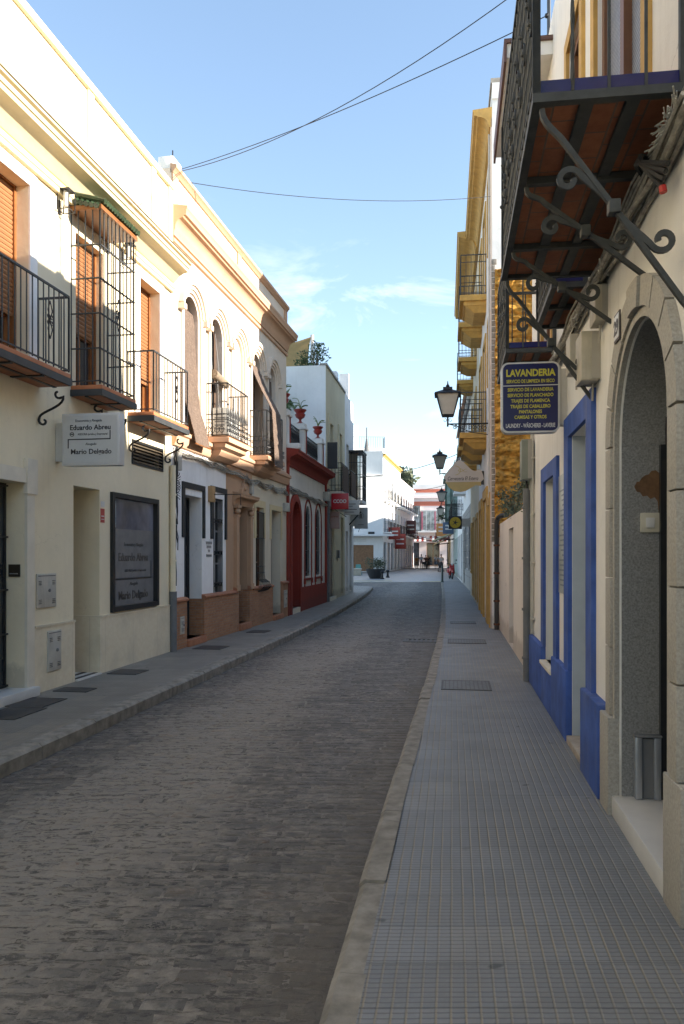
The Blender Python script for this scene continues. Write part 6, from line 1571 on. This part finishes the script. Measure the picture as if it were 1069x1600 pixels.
t = thing('balcony_slab', 'long white balcony slab with thin rail under the galleries', 'balcony', HF, (6, 0, 4.9)); MB().box(2.2, 10.2, 0, 1.0, 5.0, 5.2).build('slab', M_wE, t); rail(t, 'railing', M_ironb, 5.2, 10.1, 0, .95, 5.2, 6.2, .2, r=.02)
for i, (y, lab) in enumerate(((3.6, 'red striped awning over the left shopfront of the striped house'), (6.9, 'red striped awning over the right shopfront of the striped house'))):
    t = thing('striped_awning', lab, 'awning', HF, (y, 0, 3.6), 'red striped awnings')
    for k in range(8):
        m = MB(); y0_ = y-1.4+k*.35; m.add([(y0_, 0, 4.5), (y0_, 1.5, 3.7), (y0_+.35, 1.5, 3.7), (y0_+.35, 0, 4.5), (y0_, 0, 4.44), (y0_, 1.5, 3.64), (y0_+.35, 1.5, 3.64), (y0_+.35, 0, 4.44)], [(0, 1, 2, 3), (4, 5, 6, 7), (0, 1, 5, 4), (1, 2, 6, 5), (2, 3, 7, 6), (3, 0, 4, 7)]); m.build('awning_stripe', M_pot if k % 2 == 0 else M_wE, t)
for (y, n1, z0, z1, lab, mt) in ((62, 1.0, 3.3, 4.2, 'round blue traffic sign board on the right hand row', plain('sign_blue_grey', (.08, .12, .2), .4)), (74, 1.5, 3.4, 4.6, 'orange box sign high on the right hand row past the gallery', plain('orange_sign', (.55, .25, .08), .5)),
                             (82, 1.6, 3.2, 4.0, 'dark brown hanging shop sign before the yellow far house', plain('dark_maroon', (.08, .02, .02), .5))):
    t = proj_sign('shop_sign', lab, FQ, y, .15, n1, z0, z1, mt, .2, 'far shop signs'); m = MB(); [m.box(y-.01, y, .3, n1-.2, z0+(z1-z0)*q, z0+(z1-z0)*q+.12) for q in (.35, .65)]; m.build('print_lines', M_white, t)
for (y, lab) in ((66, 'beige awning on the pale green house'), (88, 'beige awning on the pale yellow far house')):
    t = thing('shop_awning', lab, 'awning', FQ, (y, 0, 3.0)); m = MB(); m.add([(y, 0, 3.6), (y, 1.8, 2.9), (y+4, 1.8, 2.9), (y+4, 0, 3.6), (y, 0, 3.5), (y, 1.8, 2.75), (y+4, 1.8, 2.75), (y+4, 0, 3.5)], [(0, 1, 2, 3), (4, 5, 6, 7), (0, 1, 5, 4), (1, 2, 6, 5), (2, 3, 7, 6), (3, 0, 4, 7)]); m.build('awning_cloth', plain('beige_canvas', (.5, .45, .3), .9), t)
    m = MB(); m.tube([(y+.1, 0, 3.0), (y+.1, 1.7, 2.85)], .03, 5); m.tube([(y+3.9, 0, 3.0), (y+3.9, 1.7, 2.85)], .03, 5); m.build('awning_arm', M_ironb, t)
bush('hanging_plant', 'green plant on a balcony past the yellow disc bank sign', tuple(FQ.world(72.5, 1.0, 4.9)), .6, 160, M_leaf, .1, 41, None, (.15, .3))
for i, (a_, lab) in enumerate(((21, 'cafe table with two chairs under the white awning'), (27, 'cafe table further under the white awning'))):
    p = GF.world(a_, 2.2, -.04); t = thing('cafe_table', lab, 'table', None, tuple(p), 'cafe tables'); m = MB(); m.lathe(p.x, p.y, [(.38, p.z+.72), (.38, p.z+.75)], 14); m.build('tabletop', M_alu, t); m = MB(); m.lathe(p.x, p.y, [(.2, p.z), (.03, p.z+.05), (.03, p.z+.72)], 10); m.build('pedestal', M_ironb, t)
    for s_ in (-1, 1):
        c = thing('cafe_chair', 'dark cafe chair %s the %s cafe table' % ('before' if s_ < 0 else 'behind', 'nearer' if i == 0 else 'further'), 'chair', None, (p.x, p.y+s_*.7, p.z), 'cafe chairs'); y_ = p.y+s_*.7
        MB().box(p.x-.2, p.x+.2, y_-.2, y_+.2, p.z+.43, p.z+.47).build('seat', M_blackp, c); MB().box(p.x-.2, p.x+.2, y_+s_*.18-.015, y_+s_*.18+.015, p.z+.55, p.z+.88).build('backrest', M_blackp, c)
        for sx_ in (-.18, .18):
            for sy_ in (-.18, .18): m = MB(); m.tube([(p.x+sx_, y_+sy_, p.z), (p.x+sx_, y_+sy_, p.z+(.88 if sy_*s_ > 0 else .43))], .013, 5); m.build('leg', M_ironb, c)
generic('yellow_end_house', 'narrow yellow house closing the street beside the striped house', HF, 10.5, 18, 10.0, M_yel, 1, bal=(0,), shopz=3.0)
generic('pale_end_house', 'pale house behind the awning at the end of the left row', HF, -8, 1.5, 9.0, M_lil, 1, shopz=3.0)
t = bush('palm_tree', 'round palm crown rising above the white roofs', (10.2, 128, 9.0), 3.0, 900, M_leafg, 2.6, 31, None, (.6, 1.4)); t['category'] = 'tree'
# ================================================================== street lanterns on scroll arms
def street_lamp(label, F, y, p, z):
    t = thing('street_lantern', label, 'lamp', F, (y, 0, z), 'wrought iron lanterns on the right hand walls')
    c = p; m = MB(); m.tube([(y, 0, z), (y, p, z)], .018, 6); m.tube([(y, 0, z-.28), (y, .05, z-.26), (y, p*.45, z-.20), (y, p*.75, z-.06), (y, p*.95, z-.01)], .010, 5)
    for i in range(7):
        q = .10+i*.11; m.tube(scroll((q, z-.10+.05*i/7), .075*(1-i*.08), .015, math.radians(90), math.radians(-400), 12, fix=y), .009, 4)
    m.tube(scroll((p-.16, z-.07), .07, .015, math.radians(90), math.radians(450), 12, fix=y), .010, 4); m.tube([(y, p, z-.06), (y, p, z+.16)], .022, 6)
    for s_ in (-1, 1): m.tube(scroll((p+s_*.07, z+.09), .05, .012, math.radians(90), math.radians(90+s_*360), 10, fix=y), .007, 4)
    m.build('scroll_arm', M_ironb, t)
    def fr(w0, w1, z0, z1, mm, inset=0):
        mm.add([(y-w0, p-w0, z0), (y+w0, p-w0, z0), (y+w0, p+w0, z0), (y-w0, p+w0, z0), (y-w1, p-w1, z1), (y+w1, p-w1, z1), (y+w1, p+w1, z1), (y-w1, p+w1, z1)], [(0, 1, 2, 3), (4, 5, 6, 7), (0, 1, 5, 4), (1, 2, 6, 5), (2, 3, 7, 6), (3, 0, 4, 7)])
    zb = z+.18; m = MB(); fr(.13, .14, zb, zb+.035, m); fr(.31, .29, zb+.50, zb+.53, m); fr(.29, .10, zb+.53, zb+.62, m); fr(.11, .11, zb+.62, zb+.68, m); m.tube([(y, p, zb+.68), (y, p, zb+.72), (y, p, zb+.76), (y, p, zb+.84)], [.03, .05, .02, .008], 8)
    for sx_ in (-1, 1):
        for sy_ in (-1, 1): m.tube([(y+sx_*.135, p+sy_*.135, zb+.03), (y+sx_*.255, p+sy_*.255, zb+.50)], .013, 4)
    m.build('lantern_frame', M_ironb, t)
    m = MB(); fr(.128, .245, zb+.036, zb+.499, m); m.build('lantern_glass', plain('frosted_glass', (.46, .43, .37), .25, var=.1, bmp=0), t)
    m = MB(); m.box(y-.01, y+.01, 0, .03, z-.35, z+.08); m.build('wall_plate', M_ironb, t)
street_lamp('nearest street lantern on its scroll arm beside the ochre balcony', FY, 18.6, .96, 4.70)
street_lamp('second street lantern above the fish shaped bar sign', FY, 32.2, 1.25, 4.95)
street_lamp('third street lantern behind the yellow disc bank sign', FQ, 44.5, 1.2, 4.45)
street_lamp('furthest street lantern near the glazed green gallery', FQ, 57.0, 1.2, 4.30)
# overhead wires across the sky
def wire(label, pts, r=.012):
    t = thing('overhead_wire', label, 'wire', None, pts[0], 'overhead wires'); m = MB(); m.tube([tuple(p) for p in pts], r, 5); m.build('wire_strand', M_cabled, t)
    m = MB(); m.blob(pts[-1], .03, 1); m.build('anchor', M_ironb, t)
def cat_(p0, p1, sag, k=20): return [Vector(p0).lerp(Vector(p1), i/k)-Vector((0, 0, sag*4*(i/k)*(1-i/k))) for i in range(k+1)]
pA = F2.world(13.75, -.1, 8.25)
t = thing('roof_mast', 'thin cable mast behind the top rail of the near balcony', 'mast', FR, (8.6, -.02, 7.15))
m = MB(); m.tube([(8.6, -.02, 7.15), (8.6, -.02, 8.1)], .02, 6); m.build('mast_pole', M_irong, t); MB().box(8.5, 8.7, -.12, .02, 7.15, 7.18).build('mast_foot', M_irong, t)
wire('upper overhead wire rising to the near iron balcony', cat_(pA, FR.world(8.6, .0, 7.95), .34), .006)
wire('middle overhead wire sagging from the cream parapet to the near roof', cat_((pA.x+.05, pA.y, pA.z+.04), FR.world(8.6, .0, 7.45), .12), .006)
wire('lower nearly level overhead wire from the parapet to the tall white party wall', cat_((pA.x-.1, pA.y, pA.z-.12), FY.world(17.45, .0, 9.5), .22), .006)
wire('thin far wire strung across the plaza end', cat_((1.0, 48, 6.35), (6.9, 46.5, 7.6), .3), .02)
wire('second far wire low over the shopping street', cat_((5.5, 96, 9.6), (13.0, 92, 10.1), .5), .03)
t = thing('tv_antenna', 'thin television antenna on the far white roofs', 'antenna', None, (14.6, 120, 12))
m = MB(); m.tube([(14.6, 120, 9), (14.6, 120, 18.5)], .05, 5); m.tube([(13.6, 120, 16.9), (15.2, 120, 17.3)], .04, 4); [m.tube([(13.8+i*.3, 119.6, 17+i*.07), (13.8+i*.3, 120.4, 17+i*.07)], .03, 4) for i in range(5)]; m.build('mast', M_gyps, t)
# ================================================================== plaza furniture
t = thing('bowl_planter', 'wide dark bowl planter with grey green shrub on the plaza', 'planter', None, (2.42, 57.5, -.07))
m = MB(); m.lathe(2.42, 57.5, [(.40, -.07), (.50, .10), (.62, .38), (.70, .56), (.72, .62), (.66, .62), (.64, .56)], 20); m.build('bowl', plain('dark_bowl', (.03, .03, .032), .5), t)
m = MB(); rr = random.Random(8)
for i in range(9): leaves(m, 2.42+rr.uniform(-.5, .5), 57.5+rr.uniform(-.4, .4), .85+rr.uniform(-.1, .35), .38, .38, .3, 120, .08, .16, rr)
m.build('foliage', M_leafg, t, smooth=0, recalc=False)
def bollard(label, x, y, s=1.0):
    t = thing('bollard', label, 'bollard', None, (x, y, -.07), 'iron bollards on the plaza'); m = MB(); z = -.07
    m.lathe(x, y, [(.16*s, z), (.16*s, z+.06), (.09*s, z+.12), (.07*s, z+.40*s), (.13*s, z+.46*s), (.14*s, z+.54*s), (.05*s, z+.60*s)], 14); m.build('post', M_ironb, t)
bollard('short cast iron bollard alone on the plaza paving', 3.45, 60); bollard('short bollard at the foot of the bowl planter', 2.85, 56.4)
t = thing('signpost', 'dark green post at the end of the near pavement', 'post', None, (6.0, 47.5, 0))
m = MB(); m.tube([(6.0, 47.5, 0), (6.0, 47.5, .12), (6.0, 47.5, .95), (6.0, 47.5, 1.0)], [.10, .07, .06, .04], 10); m.build('post', plain('dark_green_post', (.03, .05, .045), .4), t)
t = thing('bench_block', 'low pale stone bench block by the timber door', 'bench', None, (1.2, 66, -.07)); m = MB(); m.cbox(-1.5, 1.6, 65.8, 66.6, -.07, .45, .04); m.build('stone_block', plain('sandstone', (.48, .42, .33), .8), t); m = MB(); m.cbox(-1.55, 1.65, 65.75, 66.65, .45, .52, .02); m.build('seat_slab', M_stone, t)
t = thing('menu_board', 'green folding menu board before the timber door', 'board', None, (1.4, 68, -.07)); m = MB(); m.add([(1.1, 67.8, -.07), (1.7, 67.8, -.07), (1.6, 68.1, .85), (1.2, 68.1, .85), (1.1, 67.84, -.07), (1.7, 67.84, -.07), (1.6, 68.14, .85), (1.2, 68.14, .85)], [(0, 1, 2, 3), (4, 5, 6, 7), (0, 1, 5, 4), (1, 2, 6, 5), (2, 3, 7, 6), (3, 0, 4, 7)]); m.add([(1.1, 68.5, -.07), (1.7, 68.5, -.07), (1.6, 68.15, .85), (1.2, 68.15, .85)], [(0, 1, 2, 3)]); m.build('board_panels', plain('teal_board', (.10, .28, .24), .5), t)
# scooter, parked, seen from the front
t = thing('motor_scooter', 'red motor scooter parked by the right hand wall', 'scooter', None, (7.5, 54.0, 0), rz=0)
X, Yq = 7.5, 54.0
def wheel(y, r=.25):
    m = MB(); m.tube([(X, y+r*math.cos(a*.393), r+.03+r*math.sin(a*.393)) for a in range(16)], .055, 8, closed=True); o = m.build('wheel', M_blackp, t)
    m = MB(); m.tube([(X-.03, y, r+.03), (X+.03, y, r+.03)], .13, 12); m.build('rim', M_alu, o)
wheel(Yq); wheel(Yq+1.25)
M_sr = plain('scooter_red', (.35, .015, .02), .25, var=.05, bmp=0)
m = MB(); m.add([(X-.10, Yq-.02, .60), (X+.10, Yq-.02, .60), (X+.20, Yq+.12, .45), (X-.20, Yq+.12, .45), (X-.17, Yq+.16, .95), (X+.17, Yq+.16, .95), (X-.19, Yq+.25, .35), (X+.19, Yq+.25, .35)], [(0, 1, 2, 3), (0, 1, 5, 4), (1, 2, 5), (0, 4, 3), (2, 7, 5), (3, 4, 6), (6, 7, 5, 4), (2, 3, 6, 7)])
m.cbox(X-.17, X+.17, Yq+.25, Yq+.75, .25, .36, .04); m.cbox(X-.2, X+.2, Yq+.72, Yq+1.55, .36, .72, .12); m.build('body', M_sr, t)
m = MB(); m.tube([(X, Yq-.28, .45), (X, Yq-.1, .58), (X, Yq+.15, .56), (X, Yq+.27, .40)], .075, 6); m.build('mudguard', M_sr, t)
m = MB(); m.cbox(X-.16, X+.16, Yq+.75, Yq+1.5, .72, .82, .05); m.build('seat', M_blackp, t)
m = MB(); m.tube([(X-.34, Yq+.28, 1.06), (X-.12, Yq+.16, 1.02), (X+.12, Yq+.16, 1.02), (X+.34, Yq+.28, 1.06)], .022, 6); m.tube([(X, Yq, .28), (X, Yq+.18, 1.02)], .035, 8); m.build('handlebar', M_blackp, t)
m = MB(); m.blob((X, Yq+.08, 1.0), .10, 2); m.build('headlight', M_white, t)
for s_ in (-1, 1): m = MB(); m.tube([(X+s_*.22, Yq+.2, 1.05), (X+s_*.30, Yq+.2, 1.25)], .01, 5); m.blob((X+s_*.31, Yq+.2, 1.29), .06, 2, 0, (1, .3, .8)); m.build('mirror', M_blackp, t)
MB().poly([(X-.15, .75), (X+.15, .75), (X+.12, 1.05), (X-.12, 1.05)], Yq+.02, Yq+.04).build('front_fairing', M_sr, t)
# ================================================================== people
def skin_mesh(name, verts, edges, radii, mat, parent, sub=1):
    me = bpy.data.meshes.new(name); me.from_pydata(verts, edges, []); o = bpy.data.objects.new(name, me); COL.objects.link(o)
    md = o.modifiers.new('s', 'SKIN'); sk = me.skin_vertices[0].data
    for i, r in enumerate(radii): sk[i].radius = (r, r) if not isinstance(r, tuple) else r; sk[i].use_root = (i == 0)
    s2 = o.modifiers.new('u', 'SUBSURF'); s2.levels = sub; s2.render_levels = sub
    dg = bpy.context.evaluated_depsgraph_get(); me2 = bpy.data.meshes.new_from_object(o.evaluated_get(dg)); me2.name = name
    bpy.data.objects.remove(o); bpy.data.meshes.remove(me)
    for p in me2.polygons: p.use_smooth = True
    me2.materials.append(mat); q = bpy.data.objects.new(name, me2); COL.objects.link(q); q.parent = parent; CT[q.name] = CT[parent.name]; return q
M_skin = plain('skin', (.42, .24, .16), .6, var=.05, bmp=0); M_hair = plain('dark_hair', (.03, .02, .015), .7)
def person(label, x, y, h, rz, top, bottom, step=.15, arm=.2, shorts=True, z=-.04):
    t = thing('person', label, 'person', None, (x, y, z), 'people walking on the plaza end', rz); k = h/1.75
    V = []; E_ = []; Rr = []
    def v(p, r, par=None):
        V.append((p[0]*k, p[1]*k, p[2]*k)); Rr.append((r[0]*k, r[1]*k) if isinstance(r, tuple) else r*k)
        if par is not None: E_.append((par, len(V)-1))
        return len(V)-1
    pel = v((0, 0, .95), (.15, .11)); wst = v((0, 0, 1.10), (.135, .095), pel); ch = v((0, .0, 1.32), (.165, .11), wst); nk = v((0, 0, 1.47), .055, ch); hd = v((0, -.01, 1.60), (.075, .09), nk); tp = v((0, 0, 1.70), (.065, .075), hd)
    v((0, -.095, 1.59), .015, hd)
    hands = []
    for s_ in (-1, 1):
        f = s_*step
        hp = v((s_*.09, 0, .88), .09, pel); kn = v((s_*.095, -f*.6-.02, .50), .06, hp); an = v((s_*.095, -f+.03, .10), .038, kn); v((s_*.10, -f-.10, .04), .035, an)
        sh = v((s_*.185, 0, 1.40), .055, ch); el = v((s_*.23, f*arm*2+.02, 1.13), .042, sh); wr = v((s_*.23, f*arm*4-.06, .92), .028, el)
        pm = v((s_*.23, f*arm*4-.08, .86), (.035, .018), wr)
        for q in (-.028, -.010, .010, .028): a_ = v((s_*.23, f*arm*4-.09+q, .82), .008, pm); v((s_*.225, f*arm*4-.085+q, .78), .007, a_)
        a_ = v((s_*.21, f*arm*4-.13, .84), .009, pm)
    skin_mesh('body', V, E_, Rr, M_skin, t)
    def sub(name, idx, grow, mat): pass
    b = 1.16
    Vc = [V[1], V[2], (0, 0, 1.44*k)]; Ec = [(0, 1), (1, 2)]; Rc = [(.165*k, .125*k), (.185*k, .13*k), (.10*k, .08*k)]
    Vc.insert(0, (0, 0, .98*k)); Rc.insert(0, (.17*k, .13*k)); Ec = [(0, 1), (1, 2), (2, 3)]
    for s_ in (-1, 1):
        n = len(Vc); Vc += [(s_*.20*k, 0, 1.38*k), (s_*.24*k, s_*step*arm*1.4*k, 1.19*k)]; Rc += [.07*k, .062*k]; Ec += [(2, n), (n, n+1)]
    skin_mesh('shirt', Vc, Ec, Rc, top, t)
    Vc = [(0, 0, 1.02*k), (0, 0, .92*k)]; Rc = [(.16*k, .125*k), (.165*k, .13*k)]; Ec = [(0, 1)]
    for s_ in (-1, 1):
        f = s_*step; n = len(Vc); Vc += [(s_*.09*k, -f*.1*k, .80*k), (s_*.095*k, (-f*.55-.02)*k, .54*k)]; Rc += [.105*k, .088*k]; Ec += [(1, n), (n, n+1)]
        if not shorts: Vc += [(s_*.095*k, (-f+.03)*k, .12*k)]; Rc += [.06*k]; Ec += [(n+1, n+2)]
    skin_mesh('shorts' if shorts else 'trousers', Vc, Ec, Rc, bottom, t)
    m = MB(); m.blob((x, y+.022*k, z+1.665*k), .098*k, 2, .1, (.9, 1.05, .95)); m.build('hair', M_hair, t); m = MB()
    for s_ in (-1, 1): m.cbox(x+s_*.10*k-.045, x+s_*.10*k+.045, y-s_*step*k-.17, y-s_*step*k+.08, z+.0, z+.09, .03)
    m.build('shoes', M_blackp, t); return t
cl = lambda n, c: plain(n, c, .8, var=.1, bmp=0)
person('person in orange shirt walking at the left of the group', 9.5, 101, 1.62, 0, cl('orange_shirt', (.55, .22, .04)), cl('tan_shorts', (.3, .2, .12)))
person('person in pale blue shirt and pink shorts near the awning', 10.0, 100, 1.80, 3.1, cl('sky_shirt', (.5, .58, .68)), cl('pink_shorts', (.5, .3, .28)))
person('person in dark brown clothes beside the pale blue shirt', 10.45, 99, 1.70, 3.1, cl('brown_shirt', (.10, .04, .03)), cl('dark_trousers', (.03, .03, .03)), shorts=False)
person('person in white top and blue shorts walking mid street', 11.5, 97, 1.75, 0, cl('white_top', (.6, .6, .6)), cl('denim_shorts', (.14, .2, .28)))
pp = person('person in pale grey t-shirt pushing a dark pushchair', 10.0, 80, 1.78, 0, cl('grey_tshirt', (.48, .45, .44)), cl('black_shorts', (.03, .03, .035)), arm=.05)
pp['group'] = 'people walking on the plaza end'
person('person in black clothes standing behind the group', 11.0, 101.5, 1.68, 0, cl('black_top', (.02, .02, .022)), cl('dark_trousers', (.03, .03, .03)), shorts=False)
t = thing('pushchair', 'dark pushchair pushed by the person in a pale grey t-shirt', 'pushchair', None, (9.88, 79.2, -.04)); X, Yq, z = 9.88, 79.3, -.04
m = MB(); m.tube([(X-.22, Yq+.45, z+1.0), (X-.22, Yq-.3, z+.2)], .02, 6); m.tube([(X+.22, Yq+.45, z+1.0), (X+.22, Yq-.3, z+.2)], .02, 6); m.tube([(X-.22, Yq+.45, z+1.0), (X+.22, Yq+.45, z+1.0)], .02, 6); m.tube([(X-.22, Yq+.3, z+.2), (X-.22, Yq-.1, z+.55)], .02, 6); m.tube([(X+.22, Yq+.3, z+.2), (X+.22, Yq-.1, z+.55)], .02, 6); m.build('frame', M_blackf, t)
m = MB(); m.cbox(X-.22, X+.22, Yq-.25, Yq+.2, z+.38, z+.85, .08); m.build('seat', M_blackp, t); m = MB(); m.blob((X, Yq+.0, z+.86), .24, 2, 0, (1, 1, .7)); m.build('hood', M_blackp, t)
for sx_ in (-.25, .25):
    for sy_ in (-.3, .3): m = MB(); m.tube([(X+sx_-.02, Yq+sy_, z+.10), (X+sx_+.02, Yq+sy_, z+.10)], .10, 12); m.build('wheel', M_blackp, t)

# ------------------------------------------------------------------ pieces that lie apart become parts of their own
def split_parts(names, gap=.02):
    for o in [q for q in bpy.data.objects if q.type == 'MESH' and q.parent and q.name.split('.')[0] in names]:
        me = o.data; n = len(me.vertices); par = list(range(n))
        def find(i):
            while par[i] != i: par[i] = par[par[i]]; i = par[i]
            return i
        for e_ in me.edges:
            a_, b_ = find(e_.vertices[0]), find(e_.vertices[1])
            if a_ != b_: par[a_] = b_
        isl = {}
        for i in range(n): isl.setdefault(find(i), []).append(i)
        bx_ = []
        for k_, vs in isl.items():
            co = [me.vertices[i].co for i in vs]; bx_.append([[min(c[j] for c in co)-gap/2 for j in range(3)], [max(c[j] for c in co)+gap/2 for j in range(3)], set(vs)])
        ch = True
        while ch:
            ch = False
            for i in range(len(bx_)):
                for j in range(i+1, len(bx_)):
                    A_, B_ = bx_[i], bx_[j]
                    if all(A_[0][k] <= B_[1][k] and B_[0][k] <= A_[1][k] for k in range(3)):
                        A_[0] = [min(A_[0][k], B_[0][k]) for k in range(3)]; A_[1] = [max(A_[1][k], B_[1][k]) for k in range(3)]; A_[2] |= B_[2]; bx_.pop(j); ch = True; break
                if ch: break
        if not 1 < len(bx_) <= 24: continue
        for g_i, (l_, h_, S) in enumerate(bx_[1:]):
            bm = bmesh.new(); bm.from_mesh(me); bm.verts.ensure_lookup_table()
            bmesh.ops.delete(bm, geom=[v for v in bm.verts if v.index not in S], context='VERTS')
            m2 = me.copy(); bm.to_mesh(m2); bm.free(); c = o.copy(); c.data = m2; COL.objects.link(c)
        S = bx_[0][2]; bm = bmesh.new(); bm.from_mesh(me); bm.verts.ensure_lookup_table(); bmesh.ops.delete(bm, geom=[v for v in bm.verts if v.index not in S], context='VERTS'); bm.to_mesh(me); bm.free()
split_parts({'jamb_stones', 'jamb_bases', 'corner_pilaster', 'door_step', 'chimney', 'awning_arm', 'awning_arms', 'plinth_return', 'black_surround', 'cream_surround', 'window_outline', 'louvres', 'sticker_text', 'door_surround',
             'rail_ornament', 'wire_tuft', 'shutter_guide', 'shoes', 'scroll_arm', 'conduit', 'roof_tiles', 'parapet_panels', 'plinth', 'rail_scrollwork', 'parapet_cap', 'step_riser', 'stripe_band', 'support_bars', 'door_frame', 'pink_jamb', 'stems', 'yellow_lettering', 'polished_reveal'})
